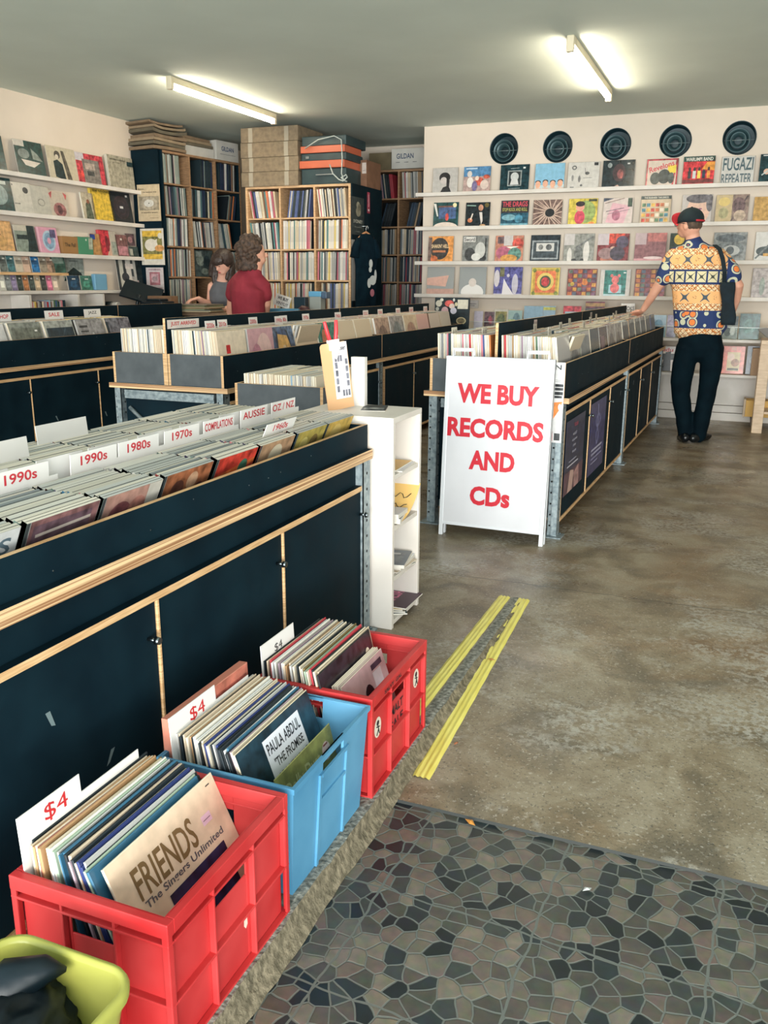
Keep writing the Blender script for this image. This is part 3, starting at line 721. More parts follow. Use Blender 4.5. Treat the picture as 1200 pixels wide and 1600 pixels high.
sh = [('t', 'Preloser', .5, .90, .085, .8, (40, 40, 44)), ('r', .12, .80, .6, .805, (190, 120, 130))]
for q in range(3): sh.append(('r', .12 + .17 * q, .66, .26 + .17 * q, .77, (120, 118, 128)))
for q in range(4): sh.append(('r', .78, .60 - .13 * q, .95, .70 - .13 * q, (118, 118, 128)))
for q in range(4): sh.append(('r', .10, .54 - .14 * q, .27, .65 - .14 * q, (112, 112, 122)))
for q in range(3): sh.append(('r', .45 + .18 * q, .04, .58 + .18 * q, .15, (108, 108, 118)))
sh.append(('r', .38, .25, .70, .6, (226, 214, 222)))
pm = sleeve_mb(bw * .58, .0008, bh * .84, (236, 230, 236), (236, 230, 236), sh); pp = pm.build('printed_list', root, label='white printed list with small grey pictures'); pp.location = (bw * .14, -.0015, bh * .155); pp.rotation_euler = (0, R_(2), 0)
mb = MB(); wp = M((236, 232, 230), .4); rp = M((216, 50, 58), .4)
mb.box(-.022, .022, -.014, .014, bh - .03, bh + .012, wp)
mb.add([(-.018, -.014, bh - .03), (.018, -.014, bh - .03), (.004, -.010, bh - .065), (-.004, -.010, bh - .065), (-.018, -.008, bh - .03), (.018, -.008, bh - .03), (.004, -.006, bh - .065), (-.004, -.006, bh - .065)], [(0, 3, 2, 1), (4, 5, 6, 7), (0, 4, 7, 3), (1, 2, 6, 5), (2, 3, 7, 6)], wp)
mb.tube([(-.014, 0, bh + .01), (-.022, 0, bh + .045), (-.028, 0, bh + .085)], [.008, .0085, .007], rp); mb.tube([(.014, 0, bh + .01), (.022, 0, bh + .045), (.028, 0, bh + .085)], [.008, .0085, .007], rp)
mb.build('spring_clamp', root, label='white clamp with red handles', bevel=.002)
root.rotation_euler = (R_(-4), R_(-6), root.rotation_euler[2])
mb = sleeve_mb(.06, .03, .20, (232, 226, 220), (226, 220, 212)); o = mb.build('paper_block', label='white block of paper behind the tan clipboard', cat='paper'); o.location = (b1.x - .01, b1.y + .055, .855)

# ================================================================ SANDWICH BOARD
f0 = onZ(686, 834, 0); f1 = onZ(848, 854, 0)
sw = (f1 - f0).length; ang = math.atan2(f1.y - f0.y, f1.x - f0.x)
root = empty('sandwich_board', ((f0.x + f1.x) / 2, (f0.y + f1.y) / 2, 0), ang, label='white sandwich board reading WE BUY RECORDS AND CDs in red', cat='sign')
ht = .975; hw = sw / 2
def tilt(o, a): o.rotation_euler = (a, 0, 0)
FR = M((214, 216, 220), .35, .1, name='sign_frame')
for side, nm in ((0, 'front_panel'), (1, 'rear_panel')):
    mb = MB(); mb.box(-hw, hw, -.010, .006, .065, ht, SIGNW)
    for sx in (-1, 1): mb.box(sx * hw - (sx > 0) * .022, sx * hw + (sx < 0) * .022, -.013, .010, .0, ht, FR)
    mb.box(-hw, hw, -.0125, .008, .062, .078, FR); mb.box(-hw, hw, -.0125, .008, ht - .006, ht, FR)
    if side == 0:
        art_on(mb, [('t', 'WE BUY', .50, .790, .115, .76, REDT), ('t', 'RECORDS', .49, .590, .115, .90, REDT), ('t', 'AND', .48, .402, .115, .43, REDT), ('t', 'CDs', .48, .190, .115, .38, REDT)], sw, ht - .065, -.0105, -hw, .065, step=.0006)
    o = mb.build(nm, root, bevel=.002)
    if side == 0: tilt(o, R_(-4))
    else: o.location = (0, .045, 0); tilt(o, R_(-2))
for sx in (-.30, .30):
    mb = MB(); x = sx * sw * 1.15; a = .055
    zt = (ht + .0) * math.cos(R_(4)); yt = .07
    mb.tube([(x - a, yt - .006, zt - .004), (x - a, yt - .006, zt + .040), (x + a, yt - .006, zt + .040), (x + a, yt - .006, zt - .004)], .006, M((230, 230, 232), .35), 8)
    mb.tube([(x - a, yt + .02, zt - .004), (x - a, yt + .02, zt + .03), (x + a, yt + .02, zt + .03), (x + a, yt + .02, zt - .004)], .006, M((230, 230, 232), .35), 8)
    mb.build('handle', root)
# band poster beside it, pinned on the bin end
q0 = onY(862, 566, 4.60); q1 = onY(876, 692, 4.60)
pw = .088; ph = q0.z - onY(868, 692, 4.60).z
mb = sleeve_mb(pw, .0012, ph, (222, 220, 220), (222, 220, 220), [('t', 'N', .6, .94, .06, .4, (50, 54, 58)), ('r', .0, .70, .95, .735, (44, 48, 52)), ('r', .0, .655, .95, .69, (60, 64, 68)), ('r', .0, .60, .95, .64, (44, 48, 52)), ('r', .1, .56, .9, .59, (60, 64, 68)),
    ('r', .05, .76, .9, .765, (120, 120, 120)), ('r', .05, .78, .8, .785, (120, 120, 120)), ('p', [(.2, .22), (.8, .42), (.95, .52), (.3, .5), (.05, .35)], (232, 140, 76)), ('r', .2, .02, .45, .14, (206, 60, 70)), ('r', .55, .03, .9, .12, (60, 62, 64)), ('c', .8, .45, .1, .04, (236, 226, 220))])
o = mb.build('gig_poster', label='white gig poster with black bars and an orange shape, right behind the sandwich board edge', cat='poster'); o.location = (q0.x + .028, 4.605, q0.z - ph); o.rotation_euler = (0, 0, CR)
# ================================================================ PLASTIC CRATES ON THE SLAB
def plastic(name, c, c2):
    return noisy(name, c, c2, 5, .42, .55, bump=.04, spec=.4)
RED = plastic('red_plastic', (184, 40, 42), (200, 62, 62)); BLUEP = plastic('blue_plastic', (76, 136, 172), (94, 152, 186))
DUST = noisy('dusty_red_plastic', (196, 62, 66), (206, 84, 86), 7, .6)
CX0, CX1, CH = -1.15, -.802, .295
def wall_with_hole(mb, axis, c, t, a0, a1, z1, hole, m, z0=0.0):
    """vertical plate at coordinate c (thickness t) spanning a0..a1 with a rectangular hole (a,b,za,zb)"""
    def bx(u0, u1, w0, w1):
        if axis == 'x': mb.box(c, c + t, u0, u1, w0, w1, m)
        else: mb.box(u0, u1, c, c + t, w0, w1, m)
    ha, hb, za, zb = hole
    bx(a0, ha, z0, z1); bx(hb, a1, z0, z1); bx(ha, hb, z0, za); bx(ha, hb, zb, z1)
def euro_crate(y0, y1, m, label, ribbed=True, hgt=CH, name='plastic_crate', marks=()):
    w, l = CX1 - CX0, y1 - y0
    root = empty(name, (CX1, y0, 0), label=label, cat='crate', group='crates of $4 records on the kerb side')
    mb = MB(); t = .004; ins = .014
    xo, xi = -ins, -w + ins; yo, yi = ins, l - ins
    if ribbed:
        hz = (hgt * .68, hgt * .79)
        wall_with_hole(mb, 'x', xo - t, t, yo, yi, hgt, (l * .36, l * .64, *hz), m)
        wall_with_hole(mb, 'x', xi, t, yo, yi, hgt, (l * .36, l * .64, *hz), m)
        wall_with_hole(mb, 'y', yo, t, xi, xo, hgt, (-w * .64, -w * .36, *hz), m)
        wall_with_hole(mb, 'y', yi - t, t, xi, xo, hgt, (-w * .64, -w * .36, *hz), m)
        mb.box(xi, xo, yo, yi, 0.002, .010, m)
        # rim, then ribs
        def ring(o, z0, z1):
            e = ins + t + .0011
            mb.box(-w, 0, 0, e, z0, z1, m); mb.box(-w, 0, l - e, l, z0, z1, m)
            mb.box(-e, 0, e, l - e, z0, z1, m); mb.box(-w, -w + e, e, l - e, z0, z1, m)
        ring(0, hgt - .030, hgt)
        for z in (.0, hgt * .40, hgt * .83): ring(0, z + .002, z + .0075)
        for f in (.0, .33, .67, 1.0):
            y = f * (l - .0066) + .0003; mb.box(-ins, -.0006, y, y + .006, .002, hgt - .01, m); mb.box(-w + .0006, -w + ins, y, y + .006, .002, hgt - .01, m)
            x = -f * (w - .0066) - .0003; mb.box(x - .006, x, .0006, ins, .002, hgt - .01, m); mb.box(x - .006, x, l - ins, l - .0006, .002, hgt - .01, m)
        for f in (.03, .97):
            y = f * (l - .004); mb.box(-ins, -.001, y, y + .004, hgt * .4, hgt * .83, m)
            x = -f * (w - .004); mb.box(x - .004, x, .001, ins, hgt * .4, hgt * .83, m)
        body = mb.build('crate_body', root, bevel=.0016)
    else:
        tp = .018; th = .006    # tapers to the foot
        def wall(P, Q, hole, us, vs):
            """P(u,v) outer point, Q(u,v) inner point; grid us x vs, cell `hole` left open and lined"""
            for a in range(len(us) - 1):
                for b in range(len(vs) - 1):
                    c4 = [(us[a], vs[b]), (us[a + 1], vs[b]), (us[a + 1], vs[b + 1]), (us[a], vs[b + 1])]
                    if (a, b) == hole:
                        for q in range(4): mb.quad([P(*c4[q]), P(*c4[(q + 1) % 4]), Q(*c4[(q + 1) % 4]), Q(*c4[q])], m)
                    else:
                        mb.quad([P(*p) for p in c4], m); mb.quad([Q(*p) for p in c4][::-1], m)
        def O(z): return tp * (1 - z / hgt)
        us = (0, .36, .64, 1); vs_ = (0, .66, .80, 1)
        def mk(f0, f1):   # side described by corner functions of o, z
            def P(u, v): z = v * hgt; o = O(z); a, b = f0(o), f1(o); return (a[0] + (b[0] - a[0]) * u, a[1] + (b[1] - a[1]) * u, z)
            def Q(u, v): z = max(v * hgt, .006); o = O(z) + th; a, b = f0(o), f1(o); return (a[0] + (b[0] - a[0]) * u, a[1] + (b[1] - a[1]) * u, z if v < 1 else hgt)
            return P, Q
        cs_ = [lambda o: (-o, o), lambda o: (-o, l - o), lambda o: (-w + o, l - o), lambda o: (-w + o, o)]
        for q in range(4):
            P, Q = mk(cs_[q], cs_[(q + 1) % 4]); wall(P, Q, (1, 2) if q == 0 else (1, 2), us, vs_)
            mb.quad([P(0, 1), P(1, 1), Q(1, 1), Q(0, 1)], m)
        mb.quad([(-w + tp, tp, 0), (-tp, tp, 0), (-tp, l - tp, 0), (-w + tp, l - tp, 0)], m)
        mb.quad([(-w + tp, tp, .006), (-tp, tp, .006), (-tp, l - tp, .006), (-w + tp, l - tp, .006)], m)
        # outward rim and raised handle frame on the kerb side
        mb.box(-w - .004, .004, -.004, .002, hgt - .012, hgt + .001, m); mb.box(-w - .004, .004, l - .002, l + .004, hgt - .012, hgt + .001, m)
        mb.box(-.001, .004, .002, l - .002, hgt - .012, hgt + .001, m); mb.box(-w - .004, -w + .001, .002, l - .002, hgt - .012, hgt + .001, m)
        def X(z): return -O(z)
        for (a, b) in ((.31, .335), (.665, .69)):
            mb.add([(X(0), l * a, .004), (X(0), l * b, .004), (X(.245), l * b, .250), (X(.245), l * a, .250), (X(0) + .006, l * a, .004), (X(0) + .006, l * b, .004), (X(.245) + .006, l * b, .250), (X(.245) + .006, l * a, .250)],
                   [(3, 2, 1, 0), (4, 5, 6, 7), (0, 1, 5, 4), (1, 2, 6, 5), (2, 3, 7, 6), (3, 0, 4, 7)], m)
        mb.box(X(.25), X(.25) + .006, l * .335, l * .665, .240, .250, m); mb.box(X(.18), X(.18) + .005, l * .335, l * .665, .174, .182, m)
        body = mb.build('crate_body', root, recalc=True)
    return root, w, l
c1, cw, cl = euro_crate(1.022, 1.452, RED, 'red ribbed crate nearest the camera, holding the FRIENDS record')
c2, _, cl2 = euro_crate(1.478, 1.892, BLUEP, 'blue smooth-sided crate between the two red crates', ribbed=False, hgt=.29)
c3, _, cl3 = euro_crate(1.918, 2.352, RED, 'far red crate with round figure stickers on its side')
STK = M((226, 214, 196), .5, name='sticker_paper'); INK = M((30, 34, 40), .5, name='ink')
for y in (.072, .375):   # round stickers with a little figure
    mb = MB(); n = 24; r = .030
    mb.add([(.0, r * .8 * math.cos(2 * math.pi * q / n), r * math.sin(2 * math.pi * q / n)) for q in range(n)], [tuple(range(n))], STK)
    mb.add([(.0006, .009 * math.cos(2 * math.pi * q / 12), .013 + .008 * math.sin(2 * math.pi * q / 12)) for q in range(12)], [tuple(range(12))], INK)
    for a, b in (((-.002, .01), (.004, -.006)), ((.004, -.006), (-.008, -.022)), ((.004, -.006), (.010, -.022)), ((-.010, .004), (.012, -.002))):
        mb.tube([(.0008, a[0], a[1]), (.0008, b[0], b[1])], .0016, INK, 4)
    o = mb.build('sticker', c3, label='round cream sticker with a small dark figure'); o.location = (-.0135, y, .178 if y < .2 else .190)
# hand-inked scrawl on the middle panel
mb = MB()
for q, tx in enumerate(('MALT', 'SALE')):
    mb = MB(); sub = MB(); art_on(sub, [('t', tx, .5, .5, .8, .95, INK)], .10, .035, 0, 0, 0)
    mb.merge(sub, Matrix.Translation((-.0132, .165, .155 - .045 * q)) @ Matrix.Rotation(R_(90), 4, 'Z')); mb.build('inked_lettering', c3, label='black hand-inked word')
mb = MB(); sub = MB(); art_on(sub, [('t', 'SALVY  GAL', .5, .5, .8, .95, INK)], .20, .016, 0, 0, 0)
mb.merge(sub, Matrix.Translation((.0004, .05, .270)) @ Matrix.Rotation(R_(90), 4, 'Z'))
mb.build('rim_lettering', c3, label='black hand-inked letters along the rim')
mb = MB(); mb.add([(-.0136, .262, .115), (-.0136, .272, .112), (-.0136, .274, .085), (-.0136, .267, .078), (-.0136, .260, .088)], [(0, 1, 2, 3, 4)], STK); mb.build('sticker', c1, label='tiny pale price sticker')

# ---- records in the crates
def lp(w, h, t, col, edge, shapes=None, spine=None): return sleeve_mb(w, t, h, col, edge, shapes, spine=spine)
EDG = [('cream', (226, 212, 188)), ('ivory', (232, 226, 214)), ('pale grey', (190, 188, 184)), ('beige', (206, 186, 160)), ('teal blue', (54, 104, 132)), ('dark', (30, 40, 46)), ('navy', (40, 56, 110)), ('tan', (180, 140, 100)), ('sage', (160, 178, 156)), ('mauve', (168, 146, 156)), ('red', (190, 60, 70)), ('olive', (128, 108, 66)), ('white', (226, 226, 226)), ('black', (20, 26, 30))]
ED = dict(EDG)
def crate_stack(y0, y1, seq, x_back, x_front, lean0, lean1, where, rs, w=.352, h=.335, wj=.012, zf=.012, yoff=0):
    n = len(seq); grp = 'records in the crates'
    for k, nm in enumerate(seq):
        u = k / max(n - 1, 1)
        x = x_back + (x_front - x_back) * u; lean = R_(lean0 + (lean1 - lean0) * (u ** 1.3))
        hh = h - rs.uniform(0, .008); yc = (y0 + y1) / 2 + yoff + rs.uniform(-wj, wj) * .6
        t = .0035 + rs.random() * .0035
        fc = tuple(int(v * .9) for v in ED[nm]); wv = w - rs.uniform(0, .006)
        put('record', None, lambda: lp(wv, hh, t, fc, ED[nm]), (x, yc, zf), R_(90), lean, R_(rs.uniform(-.5, .5)),
            label='%s-edged record sleeve, %s from the back of %s' % (nm, ORD[k], where), cat='record', group=grp)
rs = random.Random(5)
seq1 = ['dark', 'beige', 'tan', 'cream', 'red', 'tan', 'olive', 'cream', 'white', 'ivory', 'sage', 'pale grey', 'dark', 'teal blue', 'teal blue', 'dark', 'mauve', 'beige', 'mauve', 'dark', 'cream', 'tan', 'navy', 'navy', 'pale grey', 'dark', 'sage', 'dark', 'teal blue']
crate_stack(1.045, 1.43, seq1, -1.108, -.862, 4, 24, 'the near red crate', rs)
FR_C = (222, 196, 168); BRN = M((118, 92, 58), .5, name='brown_lettering')
def fr():
    return lp(.356, .335, .006, FR_C, (230, 214, 190), [('t', 'FRIENDS', .41, .79, .19, .54, BRN), ('t', 'The Singers Unlimited', .52, .655, .06, .74, (90, 84, 90)), ('r', .32, .06, .86, .60, (34, 36, 66)), ('c', .56, .3, .14, .16, (54, 40, 60)), ('c', .7, .34, .1, .12, (44, 52, 92)), ('t', 'Friends', .60, .50, .07, .3, (90, 110, 170)), ('r', .76, .76, .85, .82, (226, 190, 206)), ('r', .77, .785, .84, .79, (120, 90, 110)), ('r', .90, .95, .94, .957, (60, 50, 50)) ])
put('record', None, fr, (-.838, 1.255, .012), R_(90), R_(25), 0, label='cream record with FRIENDS in tall brown letters at the front of the near crate', cat='record', group='records in the crates')
put('record', None, lambda: lp(.10, .17, .004, (226, 190, 60), (226, 190, 60)), (-.862, 1.405, .016), R_(90), R_(24), 0, label='yellow card sticking up at the right end of the near red crate', cat='card')
put('record', None, lambda: lp(.13, .2, .02, (30, 34, 38), (30, 34, 38)), (-.93, 1.395, .016), R_(90), R_(16), 0, label='small black case tucked at the right end of the near red crate', cat='case')
def price_card(x, y0, w, h, tabw, dh, lean, label, hand=False, tab_left=True, z=.012):
    def f():
        a, b = (-w / 2, -w / 2 + tabw)
        mb = card_mb(w, h, [(a, b, dh)], .002)
        if hand: art_on(mb, [('t', '$4', .5, .5, .38, .5, (50, 50, 50))], tabw, dh + .03, 0, a, h - .03)
        else: art_on(mb, [('t', '$4', .58, .48, .62, .6, (196, 40, 46))], tabw, dh + .02, 0, a, h - .02)
        return mb
    put('price_card', None, f, (x, y0, z), R_(90), lean, 0, label=label, cat='price card', group='$4 cards in the crates')
price_card(-1.116, 1.215, .345, .350, .165, .04, R_(3), 'white card with a red $4 in the nearest red crate')

seq2 = ['pale grey', 'beige', 'dark', 'beige', 'cream', 'tan', 'dark', 'ivory', 'white', 'ivory', 'dark', 'cream', 'beige', 'navy', 'cream', 'dark', 'pale grey', 'navy', 'dark', 'pale grey', 'dark', 'white', 'teal blue', 'dark', 'mauve', 'cream']
crate_stack(1.50, 1.85, seq2, -1.088, -.856, 5, 20, 'the blue crate', rs, w=.352)
put('record_box_set', None, lambda: lp(.345, .36, .026, (186, 108, 90), (190, 120, 100), [('r', .03, .9, .97, .93, (160, 84, 72))]), (-1.122, 1.68, .012), R_(90), R_(2), 0, label='thick terracotta box set at the back of the blue crate', cat='box set')
price_card(-1.098, 1.66, .345, .335, .19, .04, R_(4), 'white card with a red $4 in the blue crate')
put('record', None, lambda: lp(.355, .335, .005, (22, 48, 60), (224, 206, 176), [('r', .30, .54, .80, .93, (226, 226, 232)), ('t', 'PAULA ABDUL', .55, .85, .085, .45, (40, 40, 44)), ('t', '"THE PROMISE', .56, .735, .07, .40, (40, 40, 44)), ('t', 'OF A NEW DAY"', .56, .625, .07, .42, (40, 40, 44))]), (-.842, 1.674, .012), R_(90), R_(20.5), 0,
    label='dark teal record with a white PAULA ABDUL sticker in the blue crate', cat='record', group='records in the crates')
put('record', None, lambda: lp(.29, .238, .004, (142, 142, 80), (150, 150, 90), [('t', 'Dolly Dust', .42, .76, .20, .60, (190, 188, 134)), ('t', 'Gold', .72, .45, .16, .28, (184, 182, 128)), ('c', .84, .78, .075, .10, (222, 196, 186)), ('p', [(.82, .70), (.86, .70), (.88, .80), (.84, .76), (.80, .80)], (180, 60, 60)), ('r', .80, .84, .88, .86, (120, 60, 50))]), (-.829, 1.690, .022), R_(90), R_(14), 0,
    label='olive green record with pale script leaning lowest at the front of the blue crate', cat='record', group='records in the crates')
seq3 = ['dark', 'beige', 'red', 'white', 'ivory', 'mauve', 'white', 'cream', 'tan', 'beige', 'pale grey', 'cream', 'dark', 'cream', 'ivory', 'olive', 'sage', 'cream', 'red', 'dark', 'cream', 'beige']
crate_stack(1.94, 2.31, seq3, -1.108, -.895, 4, 13, 'the far red crate', rs, w=.352, yoff=-.012)
price_card(-1.116, 2.02, .19, .335, .19, .04, R_(3), 'small scuffed card with a handwritten $4 in the far red crate', hand=True)
put('record', None, lambda: lp(.352, .33, .005, (40, 34, 42), (30, 30, 34), [('c', .62, .62, .12, .1, (96, 56, 66)), ('c', .62, .62, .07, .05, (60, 38, 48)), ('c', .78, .58, .08, .07, (90, 62, 60)), ('c', .88, .82, .04, .05, (220, 200, 180)), ('c', .50, .38, .05, .06, (104, 100, 60)), ('r', .1, .2, .4, .24, (70, 40, 50))]), (-.886, 2.10, .012), R_(90), R_(13.5), 0, label='near-black record with a plum emblem in the far red crate', cat='record', group='records in the crates')
for q in range(3):
    put('record', None, lambda: lp(.29, .285, .005, (206, 190, 180), (232, 218, 196)), (-.858 + .0068 * q, 2.115 + .004 * q, .012), R_(90), R_(17 + .4 * q), 0, label='cream-edged sleeve, %s behind the pink hat cover in the far red crate' % ORD[2 - q], cat='record', group='records in the crates')
put('record', None, lambda: lp(.29, .28, .004, (206, 170, 172), (226, 206, 190), [('p', [(0, 0), (.5, 0), (.62, .45), (.3, .7), (0, .5)], (216, 186, 184)), ('r', .66, .70, .86, .86, (222, 210, 214)), ('r', .66, .88, .92, .94, (60, 56, 70)), ('c', .50, .56, .13, .24, (24, 26, 32)), ('p', [(.30, .22), (.78, .50), (.80, .62), (.66, .62), (.34, .36)], (24, 26, 32)), ('p', [(.3, .0), (.62, .0), (.62, .3), (.42, .36)], (28, 28, 34))]), (-.834, 2.13, .012), R_(90), R_(18.5), 0, label='dusty pink record showing a black hat, foremost in the far red crate', cat='record', group='records in the crates')

# ---- yellow tub with a black bin bag
TUB = noisy('lime_plastic', (160, 158, 72), (172, 170, 84), 6, .4)
def rrect(x0, x1, y0, y1, r, z, n=7):
    pts = []
    for cx_, cy_, a0 in ((x1 - r, y0 + r, -90), (x1 - r, y1 - r, 0), (x0 + r, y1 - r, 90), (x0 + r, y0 + r, 180)):
        for k in range(n): a = R_(a0 + 90 * k / (n - 1)); pts.append((cx_ + r * math.cos(a), cy_ + r * math.sin(a), z))
    return pts
tx0, tx1, ty0, ty1, tz = -1.05, -.778, .50, .925, .292
root = empty('plastic_tub', ((tx0 + tx1) / 2, (ty0 + ty1) / 2, 0), label='lime yellow plastic tub at the bottom left corner, in front of the near crate', cat='tub')
ox_, oy_ = (tx0 + tx1) / 2, (ty0 + ty1) / 2; a, b = (tx1 - tx0) / 2, (ty1 - ty0) / 2
mb = MB()
def rr(o, z): return rrect(-a + o, a - o, -b + o, b - o, .055 - min(o, .02), z)
mb.loft([rr(.050, .001), rr(.008, tz - .022), rr(.008, tz - .020)], TUB, cap0=True, cap1=False)
mb.loft([rr(.0, tz - .022), rr(-.002, tz - .008), rr(.002, tz), rr(.010, tz), rr(.013, tz - .008)], TUB, cap0=False, cap1=False)
mb.loft([rr(.008, tz - .021), rr(.0, tz - .022)], TUB, cap0=False, cap1=False)
mb.loft([rr(.013, tz - .008), rr(.054, .006)], TUB, cap0=False, cap1=True)
mb.build('tub_body', root)
BAG = noisy('black_bin_bag', (3, 12, 18), (8, 26, 34), 12, .38, .5, bump=.4, detail=3, spec=.35)
bm = bmesh.new(); bmesh.ops.create_icosphere(bm, subdivisions=5, radius=1.0)
from mathutils import noise as MN
for v in bm.verts:
    p = v.co.copy(); 
    k = 1 + .16 * MN.noise(p * 1.7 + Vector((3, 1, 2))) + .11 * (1 - abs(MN.noise(p * 3.1))*2) + .05 * (1 - 2 * abs(MN.noise(p * 6.5 + Vector((5, 5, 5)))))
    v.co = Vector((p.x * .112 * k, p.y * .165 * k, (p.z * .15 * k) * (1 if p.z < 0 else .62) + .15))
    v.co.z = max(v.co.z, .008)
me = bpy.data.meshes.new('bin_bag'); bm.to_mesh(me); bm.free(); me.materials.append(BAG)
for p in me.polygons: p.use_smooth = True
o = bpy.data.objects.new('bin_bag', me); COL.objects.link(o); o.location = (-.960, .745, 0.035)
tag(o, 'crumpled black bin bag stuffed in the lime tub', 'bin bag')
bg_ = o
# twisted bag neck flopping over towards the rim
mb = MB(); pts = [(-.03, .08, .20), (-.01, .11, .235), (.03, .135, .25), (.055, .15, .245)]
mb.tube(pts, [.05, .04, .022, .004], BAG, 10); mb.build('bag_neck', o, label='knotted bag end')

# ---- yellow floor tape and a leaf
YT = noisy('yellow_tape', (224, 208, 96), (236, 224, 120), 9, .45, stretch=(8, 1, 1))
def gz(x, y):
    return 0 if x < KX or y > 3.63 else (-.05 + .05 * (y - PY) / (3.63 - PY) if y > PY else -.06)
for (xa, ya, xb, yb, ww, lb) in ((-.868, 2.36, -.868, 3.60, .052, 'yellow floor tape strip on the raised slab side, partly behind the crates'), (-.742, 2.14, -.782, 3.60, .056, 'yellow floor tape strip on the ramp, the one nearer the paving')):
    mb = MB(); n = 40; rings = []
    for k in range(n + 1):
        u = k / n; x = xa + (xb - xa) * u; y = ya + (yb - ya) * u
        row = []
        for q in range(13):
            v = q / 12 - .5; hz = .004 + .0022 * math.cos(v * 2 * math.pi * 3.5)
            if q in (0, 12): hz = .0005
            row.append((x + v * ww + .0007 * math.sin(u * 60 + q), y, max(gz(x, y), gz(x + v * ww, y)) + hz))
        rings.append(row)
    mb.loft([r[::-1] for r in rings][::-1], YT, closed=False, cap0=False, cap1=False)
    mb.build('floor_tape', label=lb, cat='tape', group='yellow floor tape', recalc=True)
for i, (px, py, c_, s_) in enumerate(((768, 1031, (186, 120, 66), .016), (713, 1162, (150, 92, 60), .012), (735, 1285, (206, 140, 62), .02), (917, 1390, (176, 180, 176), .014))):
    p = onZ(px, py, -.03); zz = gz(p.x, p.y) + .004; p = onZ(px, py, zz)
    mb = MB(); m = M(c_, .6)
    mb.add([(-s_, 0, .001), (-s_ * .3, s_ * .5, .003), (s_, .1 * s_, .001), (s_ * .1, -s_ * .45, .0035), (0, 0, .006)], [(0, 3, 4), (3, 2, 4), (2, 1, 4), (1, 0, 4)], m)
    o = mb.build('dry_leaf' if i < 3 else 'paper_scrap', label=['dry brown leaf lying on the ramp tape', 'small dry leaf beside the lower end of the ramp tape', 'orange dry leaf at the edge of the paving', 'pale scrap among the paving stones'][i], cat='leaf' if i < 3 else 'litter'); o.location = p; o.rotation_euler = (0, 0, i * 1.3)
# ================================================================ RECORDS IN THE TALL BINS
pl = []      # (distance, builder args)
SLEEV = [(206, 200, 188), (196, 190, 180), (214, 208, 200), (188, 180, 168), (176, 174, 168)]
def lp_row(mat4, x0, x1, y, first_col, where, rs, lean=8, cover=None, gapv=False, w=.31, h=.31, z=.771, light=.75):
    """one column of sleeves facing +x in a bin, stacked from the front (x1) back to x0"""
    x = x1 - .012; k = 0; hfront = (h * math.sin(R_(lean)))
    while x - .03 > x0:
        t = rs.uniform(.006, .011) if first_col else rs.uniform(.010, .018)
        nm, c = pick(rs, light); ln = lean * (1 - .6 * k / 22) if k < 22 else lean * .4
        if gapv and k in (6, 7, 8, 9): ln = -18 + (k - 6) * 2
        pl.append(dict(m=mat4, p=(x, y + rs.uniform(-.003, .003), z), t=t, nm=nm, c=c, lean=ln, k=k, where=where, w=w, h=h - rs.uniform(0, .004), cover=cover if k == 0 else None, dist=(mat4 @ Vector((x, y, z))).length - (3 if (first_col or k == 0) else 0) - (1.0 if k < 4 else 0)))
        x -= t + .0022 + (.012 if gapv and k == 9 else 0); k += 1
rs = random.Random(11)
I4 = Matrix.Translation((-2.69, 4.25, 0))
covs_mid = {0: ((226, 210, 186), [('r', .28, .58, .42, .74, (208, 44, 50))]), 1: ((206, 160, 166), [('c', .6, .5, .3, .4, (222, 186, 180)), ('c', .3, .4, .2, .3, (190, 130, 146))]),
    2: ((84, 104, 132), [('c', .5, .55, .4, .4, (60, 84, 120)), ('p', [(.2, .5), (.8, .5), (.7, .8), (.3, .85)], (206, 160, 90)), ('p', [(.35, 0), (.65, 0), (.56, .6), (.46, .6)], (204, 180, 150)), ('l', .1, .1, .3, .9, .06, (30, 44, 60)), ('l', .9, .1, .72, .9, .06, (30, 44, 60))]),
    3: ((216, 190, 160), None), 4: ((56, 120, 104), [('c', .35, .5, .16, .35, (186, 112, 80))]), 5: ((214, 196, 168), None), 6: ((212, 194, 166), None)}
for c in range(7):
    cv = covs_mid.get(c) if c < 7 else None
    lp_row(I4, -.372, -.016, .022 + .165 + c * .333, c == 0, 'the middle bin, %s block from this end' % ORD[c], rs, lean=(6 if c < 2 else 14), cover=cv, gapv=(c == 3), light=.9)
lp_row(I4, -.744, -.39, .187, True, 'the left half of the middle bin', rs, lean=2, light=.93)
for c in range(1, 7): lp_row(I4, -.744, -.39, .187 + c * .333, False, 'middle bin left half, %s block from this end' % ORD[c], rs, lean=4)
I5 = Matrix.Translation((-2.69, 6.62, 0))
for c in range(6):
    cv = [((176, 150, 132), [('c', .5, .5, .3, .3, (120, 96, 84)), ('r', .1, .1, .9, .2, (90, 80, 76))]), ((150, 150, 150), [('c', .5, .5, .3, .35, (106, 116, 120))]), ((206, 186, 160), [('c', .5, .5, .35, .3, (170, 130, 110))]), ((212, 168, 160), None), ((206, 190, 176), None), ((200, 190, 176), None)][c]
    lp_row(I5, -.372, -.016, .187 + c * .333, False, 'the far middle bin, %s block from this end' % ORD[c], rs, lean=12, cover=cv)
